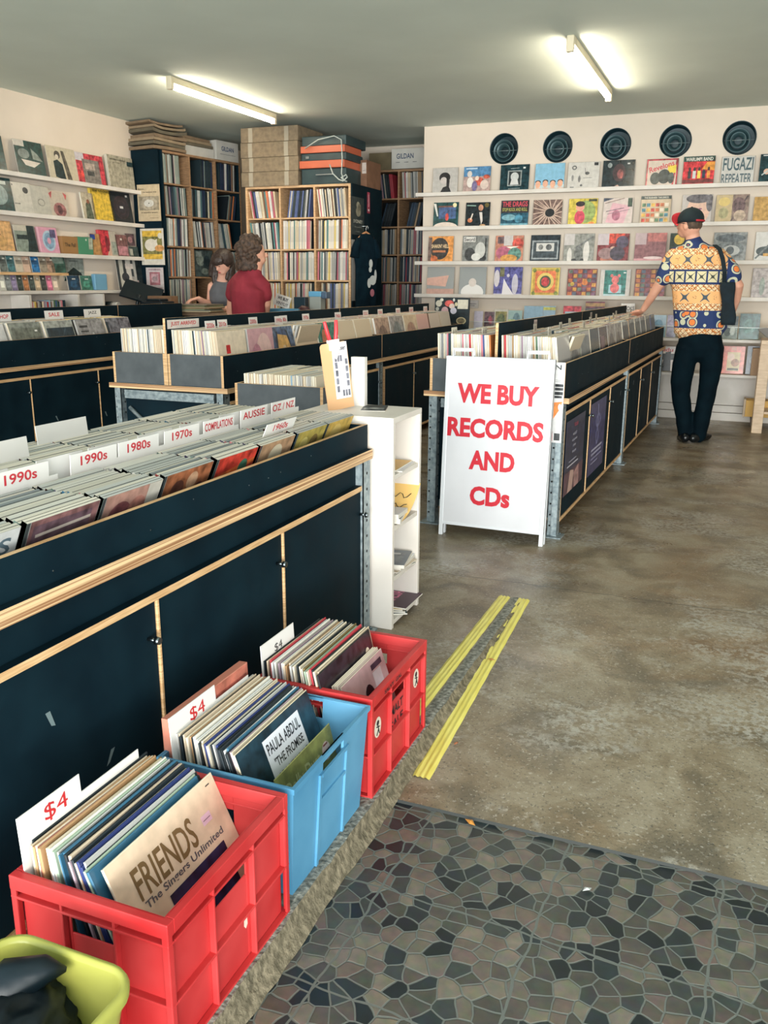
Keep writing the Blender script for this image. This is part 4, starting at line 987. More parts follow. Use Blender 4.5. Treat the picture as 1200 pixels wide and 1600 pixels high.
for c in range(7):
    cv = {0: ((170, 168, 166), None), 2: ((190, 186, 180), [('r', .1, .1, .9, .9, (120, 128, 132))]), 3: ((60, 84, 92), None), 4: ((70, 76, 84), [('r', .1, .1, .6, .8, (120, 100, 110))])}.get(c, ((150, 150, 148), [('c', .5, .5, .3, .3, (96, 100, 104))]))
    lp_row(RBM, -.372, -.016, .187 + c * .318, c == 0, 'the sandwich board bin, %s block from this end' % ORD[c], rs, lean=(9 if c else 7), cover=cv, gapv=(c == 1), light=.82)
    lp_row(RBM, -.744, -.39, .187 + c * .318, c == 0, 'left half of the board bin, %s block from this end' % ORD[c], rs, lean=5, light=.88)
for c in range(6):
    lp_row(RBM2, -.372, -.016, .187 + c * .333, False, 'the bin by the shirt, %s block from this end' % ORD[c], rs, lean=10, cover=((150, 156, 158), [('r', .1, .1, .9, .9, (70, 84, 92))]))
IL = Matrix.Translation((-4.70, 4.1, 0))
PLA = (140, 146, 142)
covL = {1: ((200, 198, 196), [('r', .02, .02, .98, .9, (196, 194, 192))]), 2: ((124, 128, 120), [('r', .05, .1, .95, .86, (96, 100, 90)), ('r', .45, .1, .9, .46, (150, 112, 84)), ('r', .52, .1, .84, .36, (196, 160, 130)), ('r', .78, .76, .86, .8, (230, 226, 220))]),
    3: ((156, 158, 150), [('r', .06, .05, .96, .82, (28, 46, 56)), ('l', .2, .1, .7, .8, .03, (50, 70, 80)), ('r', .66, .50, .74, .55, (230, 226, 220))]),
    4: ((150, 146, 144), [('p', [(.3, .35), (.55, .65), (.85, .35), (.55, .05)], (190, 188, 186)), ('t', 'E·P=', .62, .38, .16, .5, (224, 222, 222)), ('r', .1, .78, .4, .84, (50, 50, 50)), ('r', .12, .66, .4, .7, (60, 60, 60))]),
    5: ((112, 112, 118), [('r', .0, .0, .1, .9, (34, 48, 54)), ('r', .42, .1, .62, .5, (120, 170, 138)), ('t', '=', .82, .4, .1, .1, (200, 60, 70))])}
for c in range(6):
    lp_row(IL, -.372, -.016, .187 + c * .345, False, 'the left edge bin, %s block from this end' % ORD[c], rs, lean=17, cover=covL.get(c), h=.30)
for c in range(6): lp_row(IL, -.744, -.39, .187 + c * .345, False, 'left edge bin rear, %s block from this end' % ORD[c], rs, lean=10, h=.30)
IS = Matrix.Translation((sx1, sy0, 0))
lp_row(IS, -(sx1 - sx0) + .02, -.02, .17, True, 'the small grey box', rs, lean=3, w=.30, h=.30, z=.602, light=.97, cover=((236, 222, 200), None))
lp_row(IS, -(sx1 - sx0) + .02, -.02, .43, False, 'the small grey box, rear block', rs, lean=3, w=.22, h=.30, z=.602, light=.97)
pl.sort(key=lambda d: d['dist'])
rest = MB()
names = {}
for i, d in enumerate(pl):
    Mx = d['m'] @ Matrix.Translation(d['p']) @ Matrix.Rotation(R_(90), 4, 'Z') @ Matrix.Rotation(-R_(d['lean']), 4, 'X')
    top = (198, 190, 174) if d['k'] % 4 else (178, 176, 168)
    face = d['c'] if not d['cover'] else d['cover'][0]
    mb_f = lambda d=d, face=face: sleeve_mb(d['w'], d['t'], d['h'], face, d['c'], (d['cover'] or (0, None))[1] if d['cover'] else None, spine=d['c'], gloss=.22)
    if i < 215:
        me = mb_f().mesh('record'); o = bpy.data.objects.new('record', me); COL.objects.link(o); o.matrix_world = Mx
        tag(o, label='%s record, %s in %s' % (d['nm'], ORD[d['k']], d['where']), cat='record', group='records in the black bins')
    else: rest.merge(mb_f(), Mx)
rest.build('records', label='the many further rows of record sleeves filling the black bins', cat='records', kind='stuff')
# genre tabs in the bins
tabs_mid = [('2020s', 430, 4), ('2010s', 470, 4)]
def genre(Mx, x, y, tx, label, z=1.045, w=.11, col=(196, 52, 62), h=.055, hid=.22, face=None):
    def f():
        mb = MB(); mb.box(-w / 2, w / 2, 0, .0015, -hid, h, M(face, .5) if face else PAPERW); art_on(mb, [('t', tx, .5, .5, .5, .75, col)], w, h, 0, -w / 2, 0); return mb
    put('genre_card', None, f, Mx @ Vector((x, y, z)), R_(90) + Mx.to_euler().z, R_(4), 0, label=label, cat='divider', group='genre cards standing in the bins')
for i, (tx, y) in enumerate((('2020s', .26), ('2010s', .44), ('2000s', .86), ('1990s', 1.10), ('1980s', 1.22), ('1970s', 1.62), ('1960s', 2.05))):
    genre(I4, -.24 - .03 * (i % 3), y, tx, 'white card reading %s in the middle bin' % tx, z=1.07)
for i, y in enumerate((.25, .62, 1.0, 1.4, 1.75)):
    genre(I5, -.25 - .02 * (i % 2), y, ['SOUL', 'FUNK', 'DISCO', 'RAP', 'DUB'][i], 'white genre card reading %s in the far middle bin' % ['SOUL', 'FUNK', 'DISCO', 'RAP', 'DUB'][i], z=1.07)
for i, (tx, y, c_) in enumerate((('HIP HOP', .56, (50, 50, 54)), ('HIP-HOP', .82, (196, 52, 62)), ('SALE', 1.36, (196, 52, 62)), ('JAZZ', 1.80, (50, 50, 54)))):
    genre(IL, -.26, y, tx, 'white card reading %s in the left edge bin' % tx, z=1.065, w=.20, col=c_, h=.06)
k = 0
GG = ['C D', 'E', 'PUNK', 'H', 'I J', 'ROCK', 'K', 'L', 'M', 'N O', 'P', 'R', 'S', 'T', 'U', 'W']
rs = random.Random(4)
for c in range(12):
    Mx, cc = (RBM, c) if c < 7 else (RBM2, c - 7)
    genre(Mx, -.14 - .16 * ((c * 5) % 3) / 2, .1 + cc * .32 + .1, GG[c], 'pale genre card lettered %s in the bins beside the sandwich board' % GG[c], z=1.072, w=.07, col=(70, 66, 64), h=.05, face=(190, 184, 170))
    if c % 2 == 0: genre(Mx, -.27, .25 + cc * .32, '', 'x', z=1.07) if False else None
for i, x in enumerate((-.66, -.50)):
    genre(RBM, x, .12 + .05 * i, ['A B', 'F G'][i], 'pale blank-looking card lettered %s right behind the sandwich board handles' % ['A B', 'F G'][i], z=1.06, w=.09, col=(150, 140, 130), h=.05, face=(214, 206, 190))
# stickers on the back boards
def on_board(Mx, y, z, w, h, tx, label, col=(206, 52, 58), face=(222, 212, 206)):
    mb = sleeve_mb(w, .001, h, face, face, [('t', tx, .5, .5, .55, .88, col)])
    o = mb.build('header_sign', label=label, cat='sign'); o.matrix_world = Mx @ Matrix.Translation((-.3705, y, z)) @ Matrix.Rotation(R_(90), 4, 'Z')
on_board(I4, .175, 1.084, .32, .05, 'JUST ARRIVED', 'white strip reading JUST ARRIVED in red on the middle back board')
on_board(RBM, .80, 1.08, .075, .055, 'PUNK', 'small strip reading PUNK on the back board near the sandwich board', (60, 40, 44), (190, 170, 166))
on_board(RBM2, .35, 1.08, .075, .05, 'ROCK', 'small strip reading ROCK farther along the back board', (60, 40, 44), (170, 164, 160))
# pinned things on the mid end panels
for (x, z, a) in ((-.742, .925, .3), (-.725, .905, -.4), (-.415, .91, .8)):
    pass
# ================================================================ DISPLAY WALL: faced-out record sleeves
SILV = M((170, 172, 174), .18, .5, name='shiny_sleeve')
def cover(px0, px1, pt, pb, face, shapes, label, Y=WY - .055, edge=(150, 148, 144), cat='record', group='sleeves faced out on the display wall', name='record', t=.005, lean=6, rgh=.22, zbase=None):
    a = onY(px0, pb, Y); b = onY(px1, pb, Y); tp = onY((px0 + px1) / 2, pt, Y); w = b.x - a.x; z0 = zbase if zbase is not None else a.z
    h = (tp.z - z0) / math.cos(R_(lean))
    f = CM(face, rgh) if isinstance(face, tuple) else face
    put(name, None, lambda: sleeve_mb(w, t, h, f, edge, shapes), ((a.x + b.x) / 2, Y - .02, z0), 0, R_(lean), 0, label=label, cat=cat, group=group)
def px2z(row): return ledz[row] + .0225
R1 = [(676, 715, 262, 303, (186, 182, 178), [('c', .48, .62, .22, .2, (34, 32, 36)), ('c', .44, .5, .13, .14, (196, 188, 184)), ('p', [(.3, 0), (.78, 0), (.68, .22), (.6, .3), (.42, .24)], (30, 34, 40)), ('p', [(.55, .7), (.68, .5), (.66, .2), (.56, .2)], (34, 32, 36))], 'grey sleeve with a black-haired profile, leftmost of the top row'),
 (724, 766, 260, 302, (84, 132, 176), [('r', 0, 0, 1, .62, (176, 150, 144)), ('c', .25, .4, .12, .2, (226, 220, 214)), ('c', .6, .42, .16, .16, (190, 84, 70)), ('c', .78, .3, .15, .18, (214, 196, 186)), ('c', .42, .25, .1, .2, (120, 110, 150)), ('c', .22, .72, .09, .12, (214, 206, 200)), ('r', .08, .9, .5, .95, (190, 210, 226)), ('c', .85, .6, .12, .08, (196, 90, 70)), ('c', .5, .55, .07, .09, (226, 206, 190))], 'blue-skied sleeve crowded with cartoon-like figures in red and white'),
 (781, 826, 257, 300, (24, 52, 60), [('r', .26, .2, .74, .78, (150, 158, 158)), ('r', .3, .24, .7, .74, (36, 44, 48)), ('c', .5, .55, .14, .16, (196, 200, 200)), ('p', [(.35, .25), (.65, .25), (.6, .45), (.4, .45)], (206, 206, 206)), ('l', .35, .85, .65, .87, .02, (150, 160, 160)), ('r', .78, .84, .86, .9, (220, 224, 224)), ('l', .3, .1, .7, .11, .03, (130, 140, 140))], 'dark teal sleeve with a small silver-framed portrait'),
 (835, 881, 255, 298, (136, 186, 214), [('r', 0, 0, 1, .2, (190, 206, 210))] + [('c', .12 + .25 * q, .22 + .02 * (q % 2), .09, .13, (226, 172, 146)) for q in range(4)] + [('c', .12 + .25 * q, .31 + .02 * (q % 2), .095, .07, (50, 44, 46)) for q in range(4)] + [('r', .03 + .25 * q, 0, .22 + .25 * q, .1, (226, 190, 172)) for q in range(4)], 'sky blue sleeve with four heads along its bottom edge'),
 (886, 935, 253, 297, (206, 202, 196), [('c', .2, .8, .08, .08, (110, 110, 110)), ('c', .2, .8, .04, .04, (206, 202, 196)), ('r', .82, .86, .95, .97, (50, 52, 56)), ('c', .62, .58, .07, .06, (90, 90, 92)), ('c', .38, .38, .04, .13, (130, 128, 126)), ('c', .16, .42, .035, .12, (150, 148, 146)), ('r', .5, .4, .78, .42, (130, 130, 130)), ('c', .45, .14, .04, .04, (100, 100, 100)), ('r', .1, .06, .22, .1, (120, 120, 120)), ('l', .56, .55, .54, .78, .015, (120, 120, 120))], 'off-white sleeve with many tiny scattered sketches'),
 (940, 990, 250, 294, (30, 44, 50), [('c', .52, .55, .2, .32, (54, 36, 44)), ('c', .56, .5, .1, .17, (128, 70, 72)), ('c', .6, .45, .04, .12, (176, 96, 90)), ('p', [(.3, 0), (.6, 0), (.5, .12)], (196, 160, 146)), ('c', .22, .82, .07, .09, (150, 160, 160)), ('r', .76, .84, .84, .89, (206, 206, 206))], 'near-black sleeve with a dim reddish portrait'),
 (1008, 1057, 248, 293, (176, 62, 72), [('r', .05, .04, .95, .94, (206, 190, 176)), ('c', .3, .3, .16, .22, (64, 72, 70)), ('c', .58, .36, .2, .26, (52, 60, 60)), ('c', .8, .3, .1, .2, (72, 80, 78)), ('t', 'Revelons', .48, .72, .2, .8, .28, (196, 54, 66)), ('l', .86, .05, .95, .95, .05, (190, 70, 76)), ('r', .68, .48, .94, .76, (232, 206, 76))], 'red-bordered sleeve lettered Revelons with a yellow sticky note'),
 (1065, 1114, 244, 291, (200, 60, 66), [('r', 0, .82, 1, 1, (34, 66, 60)), ('t', 'WARUMPI BAND', .5, .9, .12, .86, (232, 226, 216)), ('p', [(.6, .55), (1, .5), (1, .8), (.75, .8)], (226, 150, 60))] + [('c', .22 + .15 * q, .56, .04, .07, (60, 40, 44)) for q in range(5)] + [('r', .17 + .15 * q, .24, .27 + .15 * q, .5, [(40, 44, 50), (206, 206, 206), (230, 206, 90), (36, 44, 64), (220, 140, 60)][q]) for q in range(5)] + [('r', 0, .08, 1, .2, (110, 44, 46)), ('r', 0, 0, 1, .06, (206, 186, 176))], 'red sleeve headed WARUMPI BAND with five standing figures'),
 (1125, 1176, 244, 288, (200, 198, 194), [('t', 'FUGAZI', .5, .72, .46, .92, (64, 88, 96)), ('t', 'REPEATER', .48, .2, .36, .92, (78, 96, 104))], 'pale sleeve lettered FUGAZI REPEATER'),
 (1184, 1228, 240, 287, (26, 56, 62), [('c', .8, .7, .2, .2, (196, 120, 90)), ('c', .28, .4, .12, .1, (214, 176, 156)), ('l', .1, .28, .35, .45, .04, (190, 200, 200)), ('r', .1, .93, .9, .97, (190, 190, 190))], 'dark sleeve with a hand and microphone at the right edge, top row')]
R2 = [(677, 716, 316, 355, (26, 70, 72), [('r', .22, .35, .9, .82, (62, 88, 132)), ('c', .5, .0, .5, .22, (222, 208, 196)), ('c', .55, .42, .07, .15, (196, 70, 64)), ('c', .84, .88, .08, .09, (232, 222, 176)), ('r', .18, .8, .78, .86, (110, 70, 60)), ('p', [(0, .95), (.1, .95), (.2, .45), (.15, .45)], (220, 220, 214))], 'dark green sleeve with a white dome and tiny red figure'),
 (727, 765, 316, 356, (28, 36, 42), [('c', .62, .78, .1, .13, (190, 140, 116)), ('p', [(.56, .6), (.68, .6), (.72, .25), (.66, .1)], (214, 206, 200)), ('c', .2, .28, .1, .09, (214, 130, 90)), ('l', .22, .3, .3, .55, .05, (226, 216, 206)), ('l', .05, .88, .42, .86, .04, (150, 180, 170)), ('c', .86, .88, .09, .09, (96, 84, 40)), ('c', .72, .06, .12, .06, (190, 150, 110))], 'black sleeve with a suited man gesturing'),
 (782, 825, 313, 355, (42, 84, 104), [('r', 0, .52, 1, 1, (44, 40, 48)), ('t', 'THE DRAGS', .5, .86, .2, .9, (214, 76, 90)), ('t', 'STOP ROCK AND ROLL', .5, .65, .13, .9, (178, 176, 90)), ('c', .3, .35, .26, .12, (120, 166, 180)), ('c', .65, .3, .15, .16, (70, 130, 156)), ('r', 0, 0, 1, .12, (110, 160, 176))], 'sleeve lettered THE DRAGS STOP ROCK AND ROLL over blue'),
 (832, 877, 312, 355, (120, 98, 92), [('l', .58 + .16 * math.cos(a * .2618), .5 + .16 * math.sin(a * .2618), .58 + .9 * math.cos(a * .2618 + .3), .5 + .9 * math.sin(a * .2618 + .3), .035, (206, 180, 164)) for a in range(24)] + [('c', .58, .5, .16, .16, (26, 28, 32))], 'brown sleeve with pale rays swirling round a black disc'),
 (887, 932, 310, 354, (214, 192, 88), [('c', .6, .5, .34, .42, (150, 168, 100)), ('c', .4, .3, .18, .26, (206, 76, 96)), ('c', .4, .68, .15, .16, (226, 160, 140)), ('c', .4, .80, .16, .1, (50, 42, 46)), ('r', .68, .88, .96, .97, (60, 66, 50)), ('c', .82, .08, .1, .05, (226, 140, 80))], 'yellow-green sleeve with a small figure in pink'),
 (941, 987, 309, 352, (212, 198, 192), [('p', [(.1, .1), (.7, 0), (.9, .7), (.3, .82)], (216, 170, 180)), ('p', [(.0, .86), (.35, .98), (0, 1)], (60, 70, 88)), ('r', .82, .66, .97, .98, (40, 70, 56)), ('l', .1, .5, .7, .62, .03, (120, 100, 110)), ('l', .15, .4, .9, .56, .02, (130, 110, 120)), ('l', .05, .8, .7, .98, .03, (140, 120, 110)), ('c', .45, .35, .14, .2, (176, 110, 130))], 'pale sleeve with a tilted pink scribbled collage'),
 (999, 1046, 306, 351, (196, 176, 150), [('r', 0, .88, 1, 1, (50, 66, 66)), ('t', 'THE BUSINESS THE DISCO', .5, .94, .06, .8, (220, 214, 200))] + [('r', .05 + .15 * (q % 6), .08 + .18 * (q // 6), .17 + .15 * (q % 6), .2 + .18 * (q // 6), [(196, 70, 60), (214, 170, 80), (70, 130, 150), (80, 120, 90), (226, 214, 196), (200, 110, 70)][(q * 5 + q // 6) % 6]) for q in range(24)], 'sleeve covered in rows of small coloured flags'),
 (1063, 1110, 304, 350, (196, 188, 184), [('c', .55, .45, .38, .5, (222, 184, 166)), ('c', .55, .86, .42, .16, (96, 92, 98)), ('c', .92, .7, .12, .3, (110, 106, 112)), ('c', .62, .5, .06, .03, (150, 90, 120))], 'sleeve with a large pale face behind the black cap'),
 (1116, 1167, 304, 349, (196, 176, 140), [('r', .5, 0, 1, 1, (140, 120, 110)), ('c', .7, .6, .2, .3, (104, 82, 84)), ('c', .75, .25, .18, .2, (180, 160, 140)), ('c', .25, .75, .18, .16, (214, 190, 120)), ('c', .25, .35, .15, .2, (166, 160, 120)), ('l', .5, .05, .95, .95, .05, (90, 76, 76))], 'beige collage sleeve, right of the cap in the second row'),
 (1175, 1222, 307, 349, (190, 152, 92), None, 'plain tan sleeve at the right edge, second row')]
R3 = [(669, 708, 369, 409, (222, 150, 82), [('c', .46, .52, .36, .42, (52, 48, 48)), ('r', 0, .05, .14, .96, (110, 90, 84)), ('t', "SHAKIN' HELL", .48, .62, .15, .7, (236, 206, 160)), ('r', .18, .38, .7, .46, (190, 120, 80)), ('c', .25, .14, .14, .12, (190, 100, 60))], 'orange sleeve with a big dark guitar-pick shape, leftmost of the third row'),
 (722, 762, 368, 410, (128, 130, 128), [('r', .05, .76, .5, .95, (216, 214, 210)), ('t', 'Sword', .27, .86, .14, .4, (40, 40, 44)), ('c', .3, .3, .2, .25, (60, 62, 64)), ('c', .7, .45, .2, .3, (196, 196, 192)), ('c', .55, .2, .18, .14, (214, 214, 210)), ('c', .8, .15, .15, .12, (50, 52, 56)), ('l', .9, .1, .9, .9, .05, (40, 44, 48))], 'black-and-white sleeve with a white title box'),
 (773, 817, 368, 410, (190, 130, 110), [('r', .3, .62, .62, 1, (196, 190, 188)), ('r', .08, .7, .3, .96, (104, 84, 88)), ('c', .3, .35, .26, .25, (176, 96, 120)), ('c', .7, .3, .24, .25, (90, 130, 120)), ('c', .5, .15, .3, .14, (206, 150, 80)), ('c', .8, .7, .2, .2, (196, 80, 70)), ('p', [(.35, .58), (.85, .6), (.6, .5)], (240, 232, 220))], 'multicoloured sleeve under glare, third row'),
 (828, 874, 367, 409, (36, 46, 54), [('r', .05, .1, .95, .8, (150, 156, 160)), ('r', .1, .16, .9, .74, (60, 70, 76)), ('r', .2, .4, .8, .7, (206, 204, 200)), ('c', .35, .55, .08, .1, (110, 112, 112)), ('c', .62, .55, .1, .11, (90, 92, 94)), ('r', .2, .22, .8, .34, (96, 102, 106))], 'black sleeve with a silver-framed landscape'),
 (880, 927, 365, 409, (150, 150, 144), [('r', 0, .6, .34, 1, (196, 190, 188)), ('c', .2, .2, .08, .3, (214, 210, 204)), ('c', .75, .35, .1, .4, (214, 210, 204)), ('c', .5, .3, .14, .25, (104, 106, 104)), ('l', .4, .5, .95, .9, .06, (110, 112, 112)), ('c', .5, .05, .3, .08, (60, 62, 64))], 'grey patterned sleeve with a pale hype sticker'),
 (932, 981, 365, 409, (128, 62, 66), [('r', 0, .6, .36, 1, (196, 184, 188)), ('r', .36, .66, .85, 1, (206, 74, 56)), ('c', .78, .7, .2, .22, (80, 70, 92)), ('c', .3, .3, .26, .2, (150, 120, 120)), ('c', .65, .3, .24, .25, (70, 60, 74)), ('c', .4, .1, .3, .1, (176, 110, 90)), ('c', .5, .45, .1, .1, (206, 170, 150))], 'red and purple crowded sleeve with a pale sticker'),
 (990, 1039, 364, 409, (150, 104, 110), [('r', 0, .6, .36, 1, (190, 168, 172)), ('r', .4, .7, 1, 1, (186, 110, 106)), ('r', 0, .0, 1, .12, (206, 150, 156)), ('c', .6, .14, .3, .05, (236, 214, 214))], 'plain mauve shiny sleeve left of the patterned shirt'),
 (1044, 1085, 364, 409, (44, 58, 50), [('c', .35, .78, .2, .18, (214, 176, 60))], 'dark sleeve with a yellow dot mostly hidden by the man'),
 (1112, 1164, 363, 408, (138, 142, 142), [('c', .5, .42, .42, .3, (104, 110, 112)), ('c', .55, .38, .26, .18, (176, 178, 176)), ('c', .52, .38, .12, .14, (70, 78, 82)), ('c', .5, .8, .45, .14, (84, 92, 96))], 'grey sleeve with a huge close-up eye'),
 (1177, 1224, 362, 408, (206, 204, 200), [('c', .35, .35, .3, .16, (54, 66, 66)), ('r', .3, .18, .7, .28, (196, 150, 70)), ('c', .75, .9, .2, .14, (60, 66, 66)), ('l', .05, .1, .5, .6, .06, (96, 104, 104))], 'white sleeve with dark cut-out shapes at the right edge')]
R4 = [(667, 709, 417, 461, SILV, [('p', [(0, .35), (.7, .3), (.8, .7), (0, .6)], (214, 170, 156)), ('r', 0, 0, 1, .22, (200, 160, 148))], 'shiny silver-pink wrapped sleeve, leftmost of the lowest row'),
 (717, 759, 417, 461, SILV, [('c', .5, .1, .42, .3, (232, 230, 228)), ('c', .5, .45, .14, .15, (216, 206, 200))], 'shiny silver wrapped sleeve, second in the lowest row'),
 (771, 815, 417, 462, (90, 88, 150), [('c', .1, .6, .1, .3, (206, 200, 206)), ('r', .2, .66, .36, .98, (110, 108, 76)), ('c', .75, .4, .11, .36, (196, 192, 206)), ('p', [(.3, 0), (.75, 0), (.5, .35), (.35, .6)], (226, 222, 226)), ('c', .5, .7, .05, .06, (200, 196, 206)), ('r', 0, 0, 1, .07, (196, 192, 206))], 'purple-tinted sleeve with pale standing figures'),
 (829, 873, 418, 463, (226, 200, 104), [('r', .06, .06, .94, .94, (196, 160, 70)), ('r', .14, .12, .86, .88, (222, 120, 76)), ('c', .5, .5, .3, .32, (226, 200, 110)), ('c', .5, .5, .2, .22, (70, 84, 60)), ('c', .5, .5, .14, .16, (190, 60, 66)), ('c', .1, .1, .07, .07, (120, 130, 60)), ('c', .9, .9, .07, .07, (120, 130, 60)), ('c', .1, .9, .07, .07, (120, 130, 60)), ('c', .9, .1, .07, .07, (120, 130, 60))], 'yellow and orange ornamental sleeve with a red centre'),
 (885, 931, 420, 464, (130, 76, 76), [('r', .04 + .16 * (q % 6), .04 + .16 * (q // 6), .17 + .16 * (q % 6), .16 + .16 * (q // 6), [(196, 110, 60), (80, 92, 110), (140, 60, 64), (206, 150, 70), (92, 110, 96), (110, 76, 100)][(q * 7 + q // 6 * 2) % 6]) for q in range(36)] + [('c', .18, .45, .07, .07, (206, 170, 70)), ('c', .6, .5, .1, .1, (206, 120, 60))], 'patchwork-patterned sleeve, the fully visible one of two'),
 (936, 983, 421, 465, (206, 200, 196), [('r', .14, .03, .86, .97, (44, 116, 108)), ('r', .3, .14, .72, .44, (166, 206, 216)), ('c', .5, .32, .15, .18, (222, 110, 110)), ('c', .5, .62, .12, .15, (226, 118, 116)), ('c', .38, .77, .05, .06, (226, 118, 116)), ('c', .62, .77, .05, .06, (226, 118, 116)), ('r', .76, .86, .84, .9, (230, 230, 230)), ('r', .14, .03, .86, .10, (186, 214, 220))], 'teal sleeve with a pink bear in a wide clear wrapper'),
 (990, 1038, 420, 464, (130, 76, 76), [('r', .04 + .16 * (q % 6), .04 + .16 * (q // 6), .17 + .16 * (q % 6), .16 + .16 * (q // 6), [(206, 150, 70), (130, 60, 70), (80, 92, 110), (196, 110, 60), (110, 76, 100), (92, 110, 96)][(q * 5 + q // 6 * 3) % 6]) for q in range(36)], 'patchwork-patterned sleeve partly behind the man\'s arm'),
 (1172, 1226, 419, 468, (170, 160, 158), [('c', .3, .4, .08, .3, (130, 140, 130)), ('r', .5, .0, 1, 1, (186, 176, 176))], 'grey wrapped sleeve at the right edge of the lowest row')]
for ri, row in enumerate((R1, R2, R3, R4)):
    for it in row:
        a, b, tp, bt, col, sh, lb = it
        lw = len(lb.split()); tail = [' on the top ledge', ' on the second ledge', ' on the third ledge', ' on the lowest ledge'][ri]
        cover(a, b, tp, bt, col, sh, lb + (tail if lw <= 12 and 'row' not in lb else ''), zbase=px2z(ri))
    for x_ in [onY(it[0] + 12, 305, WY - .12).x for it in row[::2]]: pass
# lower cabinet of the display wall
mb = MB(); mb.box(-3.45, 1.6, 9.36, WY, .800, .828, WHITE); mb.build('shelf_board', bevel=.002, label='long white shelf board behind the man at hip height', cat='shelf')
mb = MB(); mb.box(-3.45, 1.6, 9.30, WY, .465, .492, WHITE); mb.build('shelf_board', bevel=.002, label='long white shelf board behind the man at knee height', cat='shelf')
mb = MB(); mb.box(-3.45, 1.6, 9.56, 9.585, .16, .465, WHITE); mb.box(-3.45, 1.6, 9.555, 9.585, .085, .155, WHITE); mb.box(-3.45, 1.6, 9.55, 9.585, 0, .08, WHITE)
struct(mb, 'baseboard_far', bevel=.002)
GL = bpy.data.materials.new('clear_acrylic'); GL.use_nodes = True
_b = GL.node_tree.nodes['Principled BSDF']; _b.inputs['Base Color'].default_value = (.93, .97, .96, 1); _b.inputs['Roughness'].default_value = .05; _b.inputs['Transmission Weight'].default_value = 1; _b.inputs['IOR'].default_value = 1.05
mb = MB(); mb.box(-3.4, 1.5, 9.375, 9.378, .828, .945, GL); mb.box(-3.4, 1.5, 9.374, 9.379, .943, .948, M((206, 212, 210), .2, name='acrylic_edge')); mb.build('acrylic_guard', label='clear acrylic guard strip along the hip-height shelf', cat='guard')
LW = 'records leaning on the lower shelves of the display wall'
def low(px0, px1, pt, face, sh, lb, Y=9.50, zb=.829, name='record', cat='record'): cover(px0, px1, pt, 520, face, sh, lb, Y=Y, zbase=zb, group=LW, name=name, cat=cat)
low(740, 754, 486, (190, 186, 206), [('r', .1, .1, .9, .12, (150, 150, 170))], 'lilac sheet between the sticker-covered board and the framed record', name='leaflet', cat='leaflet')
low(756, 772, 487, (104, 84, 92), [('c', .6, .6, .2, .2, (150, 70, 84))], 'dim plum sleeve left of the framed record on the lower shelf')
low(771, 793, 483, (196, 190, 178), [('r', .1, .12, .9, .9, (128, 120, 70)), ('c', .5, .5, .3, .3, (90, 100, 64))], 'cream-framed olive sleeve on the lower shelf')
low(793, 815, 485, (150, 176, 176), [('c', .6, .6, .25, .3, (100, 130, 140)), ('r', 0, 0, .5, .6, (166, 176, 120))], 'green and blue misty sleeve on the lower shelf')
low(817, 847, 478, (140, 170, 192), [('r', .3, .1, .7, .5, (206, 200, 206))], 'pale blue sleeve leaning behind the nearer genre cards')
low(847, 866, 478, (150, 176, 196), [('r', .0, .85, 1, .95, (190, 190, 90)), ('c', .5, .4, .3, .2, (190, 200, 210))], 'blue sleeve with a yellow top band on the lower shelf')
low(878, 906, 478, (196, 64, 76), [('r', .1, .0, .9, .8, (150, 186, 206))], 'red-bordered blue sleeve above the black back board')
low(912, 942, 471, (110, 50, 66), [('r', 0, .55, 1, .8, (60, 56, 60)), ('r', 0, .85, 1, .95, (170, 130, 80))], 'dark maroon sleeve showing above the black back board')
cover(970, 992, 474, 486, (222, 216, 210), [('t', 'BOOKS', .5, .4, .5, .9, (70, 66, 66))], 'small white sign lettered BOOKS by the man\'s hand', Y=9.52, zbase=onY(980, 487, 9.5).z, group=None, name='sign_card', cat='sign', lean=0)
cover(694, 748, 469, 481, (214, 208, 204), [('r', .05, .5, .95, .6, (150, 146, 150)), ('r', .05, .25, .9, .35, (160, 156, 160))], 'white notice strip with grey lines above the lilac sheet', Y=WY + .015, zbase=onY(720, 481, WY).z, group=None, name='notice', cat='notice', lean=0)
low(1016, 1040, 492, (150, 176, 196), [('c', .5, .5, .3, .3, (110, 150, 180))], 'pale blue sleeve right of the man\'s hand')
low(1041, 1056, 492, (150, 140, 170), None, 'lilac sleeve just left of the man\'s waist')
low(1126, 1152, 494, (70, 84, 86), [('r', 0, .0, 1, .6, (130, 136, 130)), ('c', .4, .3, .2, .2, (60, 66, 66)), ('c', .7, .35, .15, .2, (190, 190, 186))], 'dark sleeve right of the black tote on the lower shelf')
low(1154, 1186, 490, (64, 92, 92), [('c', .5, .5, .3, .3, (84, 116, 112))], 'dark green sleeve near the right edge on the lower shelf')
K2 = .493
low(1031, 1058, 541, (214, 204, 198), [('t', 'Sidu', .5, .86, .16, .8, (196, 56, 66)), ('r', 0, .45, 1, .7, (44, 52, 56)), ('p', [(.2, 0), (.8, 0), (.75, .8), (.45, .75)], (20, 26, 30))], 'white sleeve with red script and a black silhouette at knee height', Y=9.46, zb=K2)
low(1132, 1168, 541, (214, 120, 106), [('r', .24, .1, .8, .78, (206, 190, 150)), ('c', .4, .6, .16, .14, (222, 196, 180)), ('c', .6, .4, .18, .14, (150, 110, 90)), ('r', .28, .12, .76, .2, (70, 70, 60)), ('r', .4, .85, .6, .96, (226, 176, 160))], 'salmon pink book with a framed picture at knee height', Y=9.44, zb=K2, name='book', cat='book')
low(1171, 1196, 541, (30, 56, 76), [('c', .5, .5, .3, .2, (150, 166, 176)), ('r', .05, .8, .95, .84, (130, 150, 160))], 'dark blue sleeve beside the salmon book', Y=9.46, zb=K2)
